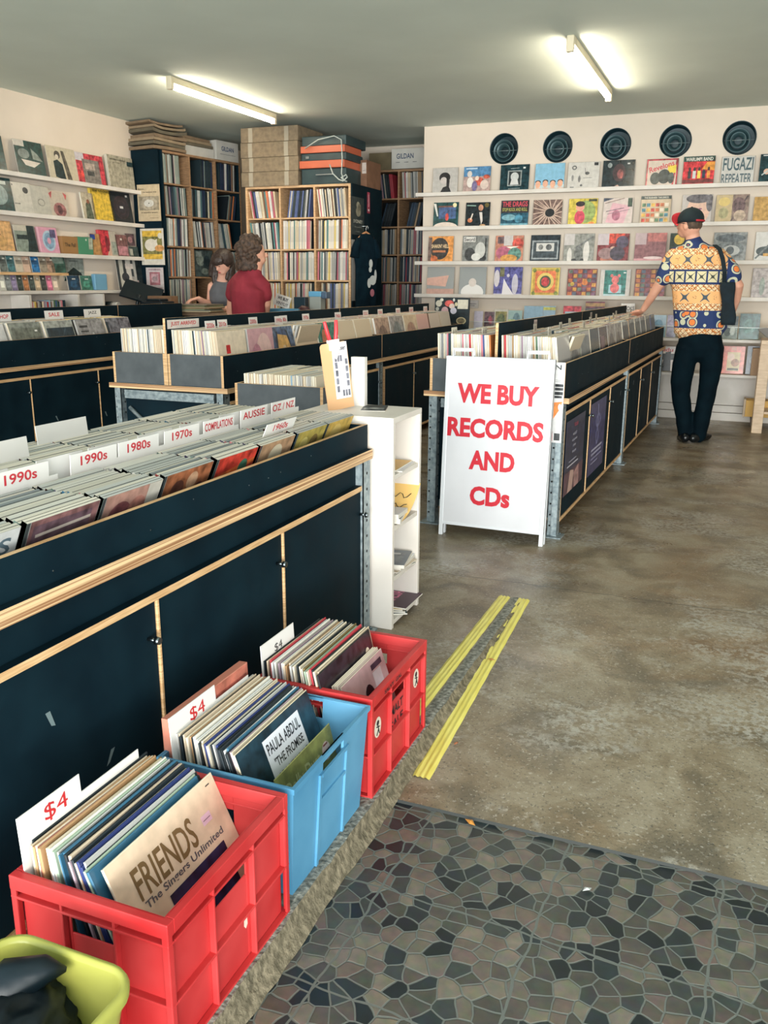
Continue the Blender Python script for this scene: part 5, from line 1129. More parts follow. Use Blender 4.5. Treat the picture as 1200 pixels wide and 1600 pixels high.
low(1060, 1085, 545, (96, 104, 106), None, 'grey sleeve glimpsed between the man\'s legs and the salmon book', Y=9.47, zb=K2)

# board covered in stickers standing behind the far end of the middle bin
a = onY(679, 497, 9.10); b = onY(734, 466, 9.10); w_ = b.x - a.x
sb = sleeve_mb(w_, .02, .34, (16, 32, 38), (16, 32, 38), [('c', .12, .82, .09, .1, (200, 196, 180)), ('c', .2, .93, .05, .05, (226, 224, 210)), ('c', .42, .82, .13, .1, (220, 96, 90)), ('c', .5, .74, .08, .08, (230, 210, 200)), ('r', .66, .66, .96, .94, (226, 222, 206)), ('r', .72, .70, .9, .90, (214, 176, 84)),
    ('c', .55, .93, .03, .05, (220, 220, 214)), ('c', .3, .6, .1, .12, (206, 170, 176)), ('c', .55, .6, .09, .1, (206, 206, 222)), ('c', .78, .30, .14, .11, (186, 176, 140)), ('c', .78, .30, .11, .08, (96, 90, 70)), ('c', .08, .65, .05, .06, (180, 180, 170)), ('c', .62, .8, .04, .06, (222, 214, 176))])
o = sb.build('sticker_board', label='black board crowded with small stickers, left of the lilac sheet', cat='board'); o.location = ((a.x + b.x) / 2, 9.08, .86); o.rotation_euler = (R_(-4), 0, 0)
mb = MB(); mb.box(-3.2, -1.75, 9.0, 9.3, .0, .86, WHITE); mb.build('low_cabinet', bevel=.002, label='low white cabinet holding the sticker-covered board between bins and wall', cat='cabinet')

# wooden table leg side at right edge with odds and ends
root = empty('wooden_table', (.62, 9.05, 0), label='pale wooden table cut off by the right edge of the picture', cat='table'); TW = noisy('pale_pine', (196, 168, 138), (216, 190, 160), 10, .5, stretch=(1, 1, 5))
mb = MB(); mb.box(-.46, .7, -.22, .22, .82, .86, TW); mb.build('table_top', root, bevel=.003)
for a in (-.42, .64):
    for b in (-.16, .16):
        mb = MB(); mb.box(a - .04, a + .05, b - .04, b + .04, 0, .82, TW); mb.build('leg', root, bevel=.003)
mb = MB(); mb.box(-.37, .6, -.17, .17, .18, .20, TW); mb.build('lower_shelf', root)
o = (lambda: MB())(); o.box(-.14, .14, -.10, .10, 0, .16, M((214, 170, 90), .6), {'-x': M((196, 176, 150), .6)}); o.box(-.16, -.14, -.1, .1, -.005, .17, M((190, 172, 150), .7)); o = o.build('cardboard_carton', label='orange-yellow carton on the floor beside the table leg', cat='carton', bevel=.004); o.location = (.23, 9.32, .10)
mb = MB(); mb.tube([(0, 0, 0), (.0, 0, .09)], [.05, .06], M((150, 140, 132), .6), 12); o = mb.build('caster_foot', label='small grey pedestal under the orange-yellow carton', cat='stand'); o.location = (.2, 9.32, .002)
CB = MB(); CB.box(-.07, .07, -.08, .08, 0, .26, M((170, 140, 112), .7)); o = CB.build('cardboard_box', label='plain brown box on the knee-height shelf next to the table leg', cat='box', bevel=.003); o.location = (.17, 9.40, .4925)
# clear sleeve lying on the table
PL = MB(); PL.box(-.17, .17, -.16, .16, 0, .004, SILV, {'+z': SILV}); PL.quad([(-.10, -.12, .0045), (.15, -.14, .0045), (.16, .1, .0045), (-.02, .14, .0045)], M((150, 190, 222), .15))
o = PL.build('wrapped_record', label='plastic-wrapped blue record lying on the pale wooden table', cat='record'); o.location = (.34, 8.98, .862); o.rotation_euler = (R_(18), R_(-8), .4); o.location.z = .92

# ================================================================ LEFT WALL
for i, (z, nm) in enumerate(((2.275, 'top'), (1.935, 'second'), (1.59, 'third'))):
    mb = MB(); ye = 8.27; mb.box(LX, LX + .128, 2.0, ye, z - .022, z, WHITE); mb.box(LX + .128, LX + .14, 2.0, ye, z - .026, z + .012, WHITE)
    mb.build('wall_ledge', bevel=.002, label='%s white ledge on the left wall' % nm, cat='shelf', group='ledges on the left wall')
mb = MB(); mb.box(LX, LX + .12, 3.0, 7.05, 1.395, 1.42, PLY); mb.build('wall_ledge', bevel=.002, label='short raw-wood ledge for CDs on the left wall', cat='shelf', group='ledges on the left wall')
mb = MB(); mb.box(LX, LX + .14, 3.0, 8.27, 1.225, 1.255, WHITE); mb.build('wall_ledge', bevel=.002, label='lowest white ledge of faced-out CDs on the left wall', cat='shelf', group='ledges on the left wall')
root = empty('wall_cabinet', (LX + .13, 6.6, 0), label='white cabinet with upright books under the lowest left ledge', cat='cabinet')
mb = MB()
mb.box(-.13, -.12, -2.2, .82, 0, 1.22, WHITE)
for y in (-2.2, -.22, .42, .79): mb.box(-.12, .10, y, y + .03, 0, 1.22, WHITE)
mb.box(-.12, .10, -2.17, .79, .98, 1.005, WHITE); mb.build('carcass', root, bevel=.002)
rs = random.Random(8); y = 6.44
for k in range(22):
    t = rs.uniform(.014, .026); nm, c = pick(rs, .3)
    mb = MB(); mb.box(0, .14, 0, t - .001, 0, .155 + rs.uniform(-.01, .01), M(c, .5)); o = mb.build('book', label='%s book spine, %s from the left in the white wall cabinet' % (nm, ORD[k]), cat='book', group='books in the white wall cabinet'); o.location = (LX + .06, y, 1.0055); y += t
def lcov(y0, y1, z0, h, face, sh, lb, t=.006, lean=8, name='record', cat='record', group='sleeves on the left wall ledges', edge=(176, 170, 160), x=LX + .085):
    put(name, None, lambda: sleeve_mb(y1 - y0, t, h, face, edge, sh), (x, (y0 + y1) / 2, z0), R_(90), R_(lean), 0, label=lb, cat=cat, group=group)
T1, T2, T3 = 2.2755, 1.9355, 1.5905
def Yl(px, py): return onX(px, py, LX + .08).y
lcov(Yl(-24, 270), Yl(12, 270), T1, .31, (24, 60, 60), [('c', .5, .5, .3, .3, (110, 130, 128)), ('r', .2, .7, .8, .8, (150, 160, 160))], 'dark sleeve cut off by the left edge on the top ledge')
lcov(Yl(29, 270), Yl(73, 276), T1, .31, (22, 58, 56), [('r', 0, .82, .36, 1, (196, 190, 180)), ('c', .3, .62, .2, .14, (120, 130, 126)), ('p', [(.18, .46), (.85, .42), (.6, .26), (.3, .3)], (206, 196, 186)), ('p', [(.58, .8), (.78, .66), (.95, .46), (.6, .5)], (130, 138, 132))], 'dark green sleeve with a pale lozenge and white corner sticker')
lcov(Yl(79, 280), Yl(124, 288), T1, .31, (190, 180, 158), [('p', [(.2, .1), (.55, .02), (.5, .5), (.34, .62), (.2, .56)], (26, 46, 50)), ('c', .36, .76, .1, .12, (70, 64, 58)), ('p', [(.5, .9), (.6, .9), (.78, .0), (.62, .0)], (90, 84, 74)), ('c', .34, .7, .06, .07, (206, 196, 180))], 'cream sleeve with a crouching figure in black')
lcov(Yl(125, 300), Yl(168, 306), T1, .30, (186, 66, 76), [('r', .0, .75, .3, 1, (196, 190, 196)), ('r', .22, .0, .82, .82, (128, 122, 116)), ('r', .3, .5, .66, .7, (176, 160, 150)), ('c', .12, .3, .1, .14, (206, 74, 70)), ('r', .35, .3, .6, .45, (70, 72, 72))], 'red-framed sleeve with a grey photograph on the top left ledge')
lcov(Yl(174, 312), Yl(213, 318), T1, .335, (164, 158, 140), [('r', .1, .86, .7, .9, (110, 106, 92)), ('r', .76, .74, 1, .88, (40, 60, 64)), ('r', .2, .78, .5, .8, (120, 116, 100))], 'thick grey-beige box set at the right end of the top ledge', t=.035, lean=5, edge=(196, 190, 176), name='record_box_set', cat='box set')
lcov(Yl(-16, 340), Yl(26, 345), T2, .30, (24, 60, 62), [('c', .45, .5, .35, .3, (120, 140, 140)), ('r', .3, .8, .8, .9, (170, 180, 176))], 'dark green sleeve at the left end of the second ledge')
lcov(Yl(25, 350), Yl(56, 354), T2, .28, (190, 186, 176), [('c', .72, .76, .14, .1, (40, 44, 46)), ('r', .08, .3, .35, .34, (120, 118, 112)), ('c', .1, .9, .03, .03, (60, 60, 60))], 'pale sleeve with a small black star-like ink mark')
lcov(Yl(55, 352), Yl(84, 356), T2, .27, (176, 174, 164), [('c', .5, .45, .2, .13, (140, 138, 130)), ('c', .5, .45, .15, .09, (176, 174, 164))], 'plain grey sleeve with a faint round mark')
lcov(Yl(83, 356), Yl(111, 360), T2, .24, (186, 176, 162), [('c', .5, .3, .35, .28, (150, 100, 100)), ('c', .5, .3, .15, .18, (90, 60, 64)), ('p', [(0, .9), (.2, 1), (.1, .7)], (190, 90, 90)), ('p', [(.8, 1), (1, .9), (.9, .7)], (190, 90, 90))], 'cream sleeve with a reddish engraving')
lcov(Yl(134, 366), Yl(153, 368), T2, .27, (176, 166, 146), [('p', [(.2, .0), (.8, .0), (.7, .6), (.5, .72), (.3, .6)], (84, 92, 78)), ('c', .5, .68, .12, .08, (130, 80, 60))], 'beige booklet with a dark standing figure', t=.02, edge=(206, 200, 186))
lcov(Yl(150, 368), Yl(182, 372), T2, .335, (214, 180, 70), [('t', 'the cricket', .5, .92, .09, .85, (50, 50, 36))], 'bright yellow book lettered the cricket', t=.03, edge=(220, 190, 80), name='book', cat='book')
lcov(Yl(179, 372), Yl(211, 376), T2, .33, (16, 28, 36), [('c', .5, .5, .36, .36, (52, 36, 46)), ('c', .5, .5, .33, .33, (30, 26, 36)), ('c', .5, .5, .22, .22, (56, 38, 46)), ('c', .5, .5, .20, .20, (30, 26, 36)), ('r', .42, .47, .58, .54, (206, 206, 206)), ('r', .76, .84, .86, .9, (206, 206, 206))], 'black sleeve with thin dark red rings at the end of the second ledge')
lcov(Yl(-14, 400), Yl(25, 402), T3, .275, (206, 162, 110), [('c', .35, .5, .18, .18, (110, 60, 50)), ('c', .45, .35, .3, .2, (190, 150, 96)), ('c', .3, .75, .08, .08, (60, 44, 40))], 'tan illustrated box set at the left end of the third ledge', t=.05, edge=(206, 150, 110), name='record_box_set', cat='box set')
lcov(Yl(28, 402), Yl(61, 403), T3, .25, (128, 140, 130), [('p', [(.5, 0), (1, 0), (.95, 1), (.62, 1), (.6, .4)], (26, 44, 46)), ('r', .1, .5, .6, .66, (30, 46, 48)), ('r', 0, .8, .6, 1, (190, 184, 170))], 'grey-green sleeve with a dark blocky shape')
lcov(Yl(66, 403), Yl(95, 404), T3, .25, (206, 150, 170), [('c', .5, .5, .34, .38, (166, 190, 204)), ('c', .5, .5, .26, .3, (120, 150, 176)), ('c', .5, .5, .1, .12, (206, 150, 170)), ('r', .6, .62, .9, .92, (80, 76, 110))], 'pink box set with concentric blue rings', t=.04, edge=(222, 170, 180), name='record_box_set', cat='box set')
def soft(y0, y1, z0, h, d, c, lb, sh=None):
    mb = MB(); w = y1 - y0; mb.box(-w / 2, w / 2, 0, d, 0, h, M(c, .5));
    if sh: art_on(mb, sh, w, h, 0, -w / 2, 0)
    o = mb.build('box_set', label=lb, cat='box set', group='small box sets on the third left ledge', bevel=.008); o.location = (LX + .10, (y0 + y1) / 2, z0); o.rotation_euler = (0, 0, R_(90))
soft(Yl(97, 404), Yl(121, 405), T3, .175, .06, (150, 112, 70), 'brown CD box set lettered The Fall', [('t', 'The Fall', .5, .55, .2, .7, (50, 40, 30))])
soft(Yl(121, 405), Yl(145, 406), T3, .18, .06, (66, 130, 100), 'green rounded CD box set with a grey label', [('r', .7, .35, .95, .95, (160, 166, 150)), ('r', .5, .8, .58, .9, (206, 210, 196))])
lcov(Yl(145, 406), Yl(162, 407), T3, .225, (176, 132, 84), [('r', .05, .75, .5, .97, (36, 66, 140))], 'brown card sleeve with a blue corner sticker', t=.012)
lcov(Yl(160, 407), Yl(176, 408), T3, .27, (186, 56, 66), [('p', [(.5, 0), (1, 0), (1, .5)], (206, 170, 150)), ('c', .7, .5, .2, .3, (120, 40, 50))], 'red-covered book standing on the third ledge', t=.03, edge=(196, 70, 76), name='book', cat='book')
lcov(Yl(176, 408), Yl(187, 408), T3, .26, (176, 170, 158), [('r', .2, .1, .8, .6, (140, 150, 140))], 'narrow grey book between the red and the maroon ones', t=.012, name='book', cat='book')
lcov(Yl(185, 408), Yl(203, 409), T3, .235, (110, 72, 76), [('r', .1, .1, .9, .5, (176, 120, 130)), ('r', .4, .76, .55, .84, (206, 200, 196))], 'maroon and pink book on the third ledge', t=.01, name='book', cat='book')
lcov(Yl(203, 409), Yl(217, 410), T3 + .125, .13, (90, 70, 76), [('c', .5, .5, .25, .25, (150, 110, 116))], 'small framed card propped above the end of the third ledge', t=.004, edge=(196, 190, 180), x=LX + .05, name='card', cat='card')
lcov(Yl(203, 410), Yl(218, 410), T3, .12, (40, 58, 58), [('r', .1, .2, .4, .8, (160, 160, 150))], 'small dark tape box at the end of the third ledge', t=.01, name='card', cat='card')
rs = random.Random(12)
ys = [0, 12, 25, 36, 50, 63, 74]
cc = [('grey-and-black', (100, 110, 106)), ('teal', (70, 116, 122)), ('cream', (196, 186, 168)), ('peach', (206, 176, 156)), ('bright blue', (40, 110, 166)), ('black-and-white', (150, 140, 124)), ('tan figure', (176, 146, 126))]
for k, px in enumerate(ys):
    lcov(Yl(px, 420), Yl(px + 12, 420), 1.4205, .145, cc[k][1], [('r', .1, .5, .9, .75, tuple(int(v * .7) for v in cc[k][1])), ('r', .5, .78, .8, .86, (220, 218, 210))], '%s CD standing on the raw-wood ledge' % cc[k][0], name='cd_case', cat='CD', group='CDs faced out on the left wall', t=.01)
lcov(Yl(81, 420), Yl(103, 420), 1.4205, .22, (46, 84, 74), [('r', .1, .4, .9, .9, (120, 140, 130)), ('c', .5, .2, .2, .14, (30, 60, 50))], 'green picture sleeve at the end of the raw-wood ledge', group='sleeves on the left wall ledges')
lcov(Yl(108, 424), Yl(140, 424), 1.345, .22, (138, 148, 142), [('p', [(0, 0), (1, 0), (.85, .35), (.5, .6), (.15, .35)], (20, 42, 44)), ('r', .3, .85, .7, .9, (90, 100, 98))], 'grey record with a black hill shape hung below the third ledge', lean=1, x=LX + .012, group=None)
for k in range(12):
    px = 0 + 9.2 * k; nm, c = [('white', (190, 190, 180)), ('speckled', (110, 116, 116)), ('lilac', (120, 110, 140)), ('dark', (50, 60, 56)), ('brown', (150, 100, 66)), ('charcoal', (60, 70, 66)), ('sandy', (176, 156, 130)), ('black-framed', (60, 62, 60)), ('pink', (190, 110, 136)), ('pale', (190, 176, 160)), ('navy', (30, 60, 84)), ('sea green', (60, 110, 96))][k]
    if k >= 10: px = 107 + (k - 10) * 20
    w_ = 9.2 if k < 10 else 18
    lcov(Yl(px, 447), Yl(px + w_, 447), 1.2555, .145, c, [('r', .2, .2, .8, .6, tuple(min(255, int(v * 1.3)) for v in c)), ('r', .4, .72, .7, .8, (210, 208, 200))], '%s CD standing on the lowest left ledge' % nm, name='cd_case', cat='CD', group='CDs faced out on the left wall', t=.01)
soft(Yl(147, 450), Yl(166, 450), 1.2555, .16, .05, (110, 160, 190), 'light blue CD box set on the lowest left ledge')
lcov(Yl(186, 445), Yl(226, 450), 1.2555, .335, (40, 50, 54), [('r', .1, 0, .25, 1, (190, 190, 180)), ('r', .36, .3, .55, 1, (200, 198, 190)), ('r', .64, 0, .74, 1, (180, 180, 174)), ('r', .34, .66, .64, .82, (214, 206, 200)), ('c', .3, .4, .14, .14, (36, 44, 48)), ('c', .55, .25, .2, .18, (150, 150, 146)), ('r', .6, 0, .8, .3, (196, 176, 176))], 'large black-and-white striped sleeve leaning beside the monitor', t=.008, lean=6)
# ================================================================ TALL RECORD SHELVES, COUNTER AND WHAT STANDS THERE
shelf_recs = []
def shelving(name, loc, rz, ncol, nrow, cw, ch, top, depth, wood, label, fill, palette, rs, rows=5, who='', t=.02, back=True, side=None):
    root = empty(name, loc, rz, label=label, cat='shelving', group='tall record shelves behind the counter')
    W = ncol * cw + t; mb = MB(); z0 = top - nrow * ch - t
    mb.box(0, t * 1.3, 0, depth, 0, top, side or wood); mb.box(W - t * 1.3, W, 0, depth, 0, top, side or wood, {'-y': wood})
    mb.box(t * 1.3, W - t * 1.3, 0, depth, top - t * 1.2, top, wood); mb.box(t * 1.3, W - t * 1.3, 0, depth, z0, z0 + t, wood)
    mb.box(t * 1.3, W - t * 1.3, depth - .008, depth, z0 + t, top - t * 1.2, DARK)
    mb.build('frame', root, bevel=.001)
    for r in range(1, nrow):
        mb = MB(); mb.box(t * 1.3, W - t * 1.3, .002, depth - .01, top - r * ch - t * .8, top - r * ch, wood); mb.build('shelf', root)
    for c in range(1, ncol):
        mb = MB(); mb.box(c * cw, c * cw + t, .001, depth - .012, z0 + t, top - t * 1.2, wood); mb.build('divider', root)
    Mx = Matrix.Translation(loc) @ Matrix.Rotation(rz, 4, 'Z')
    for r in range(rows):
        for c in range(ncol):
            x = c * cw + t * 1.35; xe = (c + 1) * cw - .004; zz = top - (r + 1) * ch + .001
            f, ln, dark = fill.get((r, c), (1, 3, 0)); k = 0
            start = x + (xe - x) * (1 - f) if f < 1 else x
            if ln < 0: x0_ = x; xend = x + (xe - x) * f
            else: x0_ = start; xend = xe
            ln_ = R_(ln); xx = x0_ + (.27 * math.sin(abs(ln_)) if ln < 0 else 0)
            n = 0
            while xx < xend - .018 - (.27 * math.sin(ln_) if ln > 0 else 0):
                tt = rs.choice((.010, .013, .016, .020)); 
                pi = rs.randrange(len(palette)); 
                if dark and rs.random() < dark: pi = len(palette) - 1 - rs.randrange(3)
                hh = ch - t * .8 - .012 - rs.random() * .012 - (.012 if abs(ln) > 6 else 0)
                hq = round(hh * 200) / 200; hq = min(hq, ch - t * .8 - .006)
                a = ln_ * (1 - .5 * (n / 24.)) if abs(ln) > 6 else ln_ * .4 + R_(rs.uniform(-.6, .6))
                shelf_recs.append((Mx @ Matrix.Translation((xx, .02 + rs.random() * .012, zz)) @ Matrix.Rotation(a, 4, 'Y'), tt, hq, palette[pi], '%s spine, %s in row %s column %s of %s' % (palette[pi][0], ORD[n], ORD[r], ORD[c], who)))
                xx += tt + .0012 + (.003 if abs(ln) > 6 else 0); n += 1
    return root
PA = [('grey', (150, 152, 148)), ('pale', (186, 186, 180)), ('stone', (168, 166, 156)), ('grey-green', (136, 146, 138)), ('silver', (172, 176, 174)), ('pale', (186, 184, 176)), ('grey-green', (120, 134, 128)), ('cream', (196, 186, 160)), ('white', (206, 204, 198)), ('mauve', (134, 110, 120)), ('brown', (110, 84, 66)), ('orange', (190, 110, 66)), ('teal', (70, 100, 104)), ('slate', (60, 78, 88)), ('dark', (34, 48, 54)), ('near-black', (20, 28, 34)), ('navy', (34, 46, 70))]
PB = [('cream', (222, 206, 178)), ('cream', (214, 200, 174)), ('ivory', (228, 220, 204)), ('ivory', (220, 212, 196)), ('white', (222, 220, 214)), ('pale grey', (196, 194, 190)), ('beige', (204, 188, 164)), ('grey', (160, 160, 156)), ('pale', (208, 204, 196)), ('pale', (214, 206, 196)), ('white', (214, 212, 208)), ('ivory', (230, 220, 200)), ('white', (226, 222, 216)), ('beige', (206, 186, 156)), ('yellow', (214, 188, 110)), ('pale grey', (186, 184, 182)), ('pink', (206, 120, 134)), ('rose', (176, 90, 106)), ('orange', (214, 120, 84)), ('grey', (140, 140, 138)), ('brown', (120, 84, 62)), ('teal', (84, 130, 130)), ('blue', (90, 104, 150)), ('dark', (40, 50, 54)), ('black', (26, 32, 38))]
PC = [('grey', (130, 132, 130)), ('pale', (180, 178, 172)), ('stone', (166, 160, 150)), ('grey', (146, 146, 142)), ('stone', (160, 154, 142)), ('beige', (176, 160, 136)), ('pale', (190, 186, 180)), ('tan', (150, 124, 94)), ('mauve', (140, 112, 122)), ('slate', (70, 84, 94)), ('teal', (52, 84, 90)), ('crimson', (150, 50, 60)), ('dark', (34, 46, 52)), ('navy', (30, 50, 70)), ('near-black', (24, 32, 38))]
rs = random.Random(31)
U1 = (-5.93, 8.31, 0)
U1R = R_(90 - 9.5)
shelving('record_shelf', U1, U1R, 3, 8, .42, .325, 2.70, .36, WOOD, 'tall brown record shelf against the left wall, posters on its end', {(0, 0): (.75, -3, 0), (0, 1): (.55, 3, .6), (0, 2): (.85, 4, .4), (1, 0): (1, -6, .3), (1, 2): (.6, 12, .7), (2, 1): (1, -7, 0), (2, 2): (.7, -12, 0), (3, 1): (0, 0, 0), (4, 1): (0, 0, 0), (1, 1): (1, 3, .4)}, PA, rs, who='the left shelf', side=BLACK)
shelving('record_shelf', (-5.20, 8.80, 0), 0, 3, 7, .413, .325, 2.345, .39, WOODL, 'tall birch record shelf straight behind the man in the maroon shirt', {(0, 0): (.95, -9, 0), (0, 1): (.85, 9, .5), (0, 2): (.95, -7, 0), (1, 0): (1, -7, 0), (3, 2): (.9, 2, .1), (2, 0): (1, -3, 0)}, PB, rs, who='the birch shelf')
shelving('record_shelf', (-4.76, 10.40, 0), 0, 3, 8, .362, .325, 2.66, .36, WOOD, 'tall brown record shelf in the far recess beside the display wall', {(0, 1): (.9, -9, .3), (1, 1): (.7, 17, .6), (1, 2): (.75, 14, .9), (0, 2): (1, -6, 0)}, PC, rs, who='the recess shelf')
shelf_recs.sort(key=lambda r: r[0].translation.length)
rest = MB()
def spine_mb(t, h, c):
    mb = MB(); m = M(c, .45); lt = tuple(min(255, int(v * .82 + 20)) for v in c)
    mb.box(0, t, 0, .30, 0, h, m); mb.box(t * .15, t * .85, -.0006, 0, h * .25, h * .8, M(lt, .5)); return mb
for i, (Mx, t, h, (nm, c), lb) in enumerate(shelf_recs):
    if i < 300:
        key = ('sp', t, h, c)
        if key not in _cache: _cache[key] = spine_mb(t, h, c).mesh('record')
        o = bpy.data.objects.new('shelved_record', _cache[key]); COL.objects.link(o); o.matrix_world = Mx
        tag(o, label=lb, cat='record', group='records in the tall shelves')
    else: rest.merge(spine_mb(t, h, c), Mx)
rest.build('shelved_records', label='the remaining rows of record spines in the tall shelves', cat='records', kind='stuff')
# the dark picture sleeve facing out beside the woman
um = Matrix.Translation(U1) @ Matrix.Rotation(U1R, 4, 'Z')
o = sleeve_mb(.31, .006, .295, (60, 72, 72), (60, 70, 70), [('c', .3, .6, .2, .2, (110, 120, 114)), ('c', .65, .5, .2, .3, (34, 46, 50)), ('r', .1, .75, .4, .95, (120, 128, 124)), ('c', .5, .2, .2, .12, (96, 106, 100))]).build('record', label='dark photo sleeve facing out in the left shelf beside the woman', cat='record')
o.matrix_world = um @ Matrix.Translation((.63, .02, 2.70 - 4 * .325 + .002)) @ Matrix.Rotation(R_(-4), 4, 'X')
# black side skin of the middle shelf and what hangs on it
mb = MB(); mb.box(-3.938, -3.922, 8.80, 9.62, 0, 2.345, BLACK); mb.build('side_panel', label='black panel closing the end of the birch record shelf', cat='panel')
mb = MB(); mb.box(-5.18, -3.94, 9.20, 9.61, 0, 2.34, WOOD); mb.build('backing_cabinet', label='brown cabinet standing back to back with the birch record shelf', cat='cabinet')
def side_art(pA, pB, zt, zb, X, face, sh, name, lb, cat='poster'):
    y0 = onX(pA, 330, X).y; y1 = onX(pB, 330, X).y
    z1 = onX(pA, zt, X).z; z0 = onX(pA, zb, X).z
    o = sleeve_mb(y1 - y0, .002, z1 - z0, face, face, sh).build(name, label=lb, cat=cat); o.matrix_world = Matrix.Translation((X, (y0 + y1) / 2, z0)) @ Matrix.Rotation(R_(90), 4, 'Z')
side_art(549.5, 569, 306, 366, -3.918, (42, 54, 56), [('t', 'SYDNEY', .5, .36, .09, .86, (190, 190, 180)), ('c', .5, .8, .14, .08, (150, 146, 128)), ('c', .52, .62, .2, .13, (140, 136, 118)), ('c', .62, .74, .12, .09, (120, 116, 100)), ('r', .2, .2, .8, .22, (120, 124, 120)), ('r', .3, .08, .7, .1, (110, 114, 110))], 'gig_poster', 'dark SYDNEY poster with a pale bear-like figure on the black end panel')
side_art(574, 578, 300, 333, -3.918, (170, 60, 84), [('r', .2, .1, .8, .2, (226, 214, 214)), ('r', .3, .3, .7, .9, (206, 150, 160))], 'small_sign', 'narrow pink and white sign beside the SYDNEY poster', 'sign')
side_art(549.5, 555, 374, 470, -3.917, (176, 172, 166), None, 'white_board', 'narrow white board low on the black end panel', 'board')
# posters on the end of the left shelf
def end_art(p0, p1, pt, pb, face, sh, lb, Y=8.245):
    a = onY(p0, pb, Y); b = onY(p1, pb, Y); tp = onY((p0 + p1) / 2, pt, Y)
    o = sleeve_mb(b.x - a.x, .002, tp.z - a.z, face, face, sh).build('gig_poster', label=lb, cat='poster'); o.location = ((a.x + b.x) / 2, Y, a.z)
mb = MB(); mb.box(-6.285, -5.945, 8.275, 8.292, 0, 2.70, BLACK); mb.build('end_board', label='black board covering the end of the left shelf behind the posters', cat='panel')
end_art(217, 252, 288, 346, (196, 176, 146), [('r', .06, .3, .94, .68, (150, 138, 118)), ('c', .5, .49, .38, .18, (170, 158, 138)), ('c', .5, .49, .22, .10, (206, 202, 192)), ('c', .5, .49, .03, .014, (60, 56, 50)), ('t', 'Behind...', .2, .88, .04, .3, (60, 50, 40)), ('t', 'the hampton blue', .55, .79, .045, .75, (60, 50, 40)), ('t', 'A beautiful lament', .5, .24, .04, .8, (60, 50, 40)), ('r', .5, .08, .9, .09, (120, 100, 80))], 'beige poster with a concentric record motif on the end board')
end_art(222, 258, 357, 414, (206, 200, 188), [('r', .08, .16, .92, .94, (206, 168, 66)), ('r', .08, .30, .92, .78, (120, 116, 66)), ('c', .45, .55, .28, .17, (214, 206, 190)), ('c', .8, .46, .2, .09, (206, 150, 90)), ('c', .85, .8, .1, .08, (206, 200, 186)), ('p', [(.2, .72), (.3, .55), (.4, .66)], (214, 206, 190)), ('p', [(.55, .66), (.72, .72), (.68, .56)], (214, 206, 190))], 'white-edged yellow poster with a pale cat-like head on the end board', Y=8.24)
end_art(230, 257, 418, 457, (196, 186, 186), [('r', .2, .3, .8, .82, (160, 100, 110)), ('r', .3, .4, .7, .75, (186, 150, 156)), ('c', .5, .55, .14, .1, (150, 130, 134)), ('r', .1, .08, .9, .2, (150, 120, 126)), ('r', .15, .88, .85, .95, (160, 140, 146))], 'small pale pink patterned poster, lowest on the end board', Y=8.24)
# black T-shirt on a hanger
def tee():
    mb = MB(); BT = noisy('black_cotton', (4, 20, 30), (8, 30, 40), 14, .9, spec=.1)
    n = 26; W = .30; H = .98
    prof = []
    rows = 22
    for r in range(rows + 1):
        v = r / rows; z = -v * H
        w = W / 2 * (.42 + .58 * min(1, v / .08)) if v < .08 else W / 2 * (1.0 - .12 * min(1, (v - .08) * 3) + .06 * v)
        if .08 <= v < .30: w *= 1.0 + .14 * math.sin((v - .08) / .22 * math.pi)
        ring = []
        for q in range(n):
            a = 2 * math.pi * q / n; fold = .010 * math.sin(5 * a + 1.2 * v * 6) * min(1, v * 3)
            ring.append((w * math.cos(a), (.034 + .02 * v + fold) * math.sin(a), z))
        prof.append(ring)
    mb.loft(prof, BT, cap0=True, cap1=True); 
    for s in (-1, 1):
        mb.tube([(s * .09, 0, -.05), (s * .13, 0, -.14), (s * .15, 0, -.24)], [.035, .045, .05], BT, 10)
    PW = M((176, 180, 178), .7); PP = M((150, 90, 104), .7)
    for (x, z, a, b, m) in ((.03, -.30, .03, .045, PW), (.02, -.36, .025, .03, PW), (.06, -.47, .055, .05, PW), (.105, -.42, .02, .06, PW), (.0, -.50, .03, .05, PW), (.05, -.60, .035, .04, PP)):
        mb.add([(x * .8 + .8 * a * math.cos(2 * math.pi * q / 14), -.052 - .012 * (-z), z + b * math.sin(2 * math.pi * q / 14)) for q in range(14)], [tuple(range(14))], m)
    return mb
root = empty('hanging_tee', (0, 0, 0), label='black T-shirt with a pale cartoonish print on a wooden hanger', cat='T-shirt')
mb = tee(); mb.build('shirt', root, recalc=True)
mb = MB(); HW = M((176, 124, 86), .5); mb.tube([(-.10, 0, -.045), (-.04, 0, .0), (.0, 0, .02), (.04, 0, .0), (.10, 0, -.045)], .012, HW); mb.tube([(0, 0, .02), (0, 0, .06), (.018, 0, .085), (.03, 0, .07), (.025, 0, .05)], .003, M((200, 205, 205), .3, .8)); mb.build('hanger', root, label='wooden hanger')
pp_ = onX(573, 366, -3.80); root.location = (-3.80, pp_.y - .02, pp_.z); root.rotation_euler = (0, 0, R_(60))
mb = MB(); mb.cyl((0, 0, 0), (.12, 0, 0), .004, CHROME, 8); o = mb.build('wall_hook', label='thin metal hook holding the T-shirt hanger', cat='hook'); o.location = (-3.922, pp_.y, pp_.z + .08)

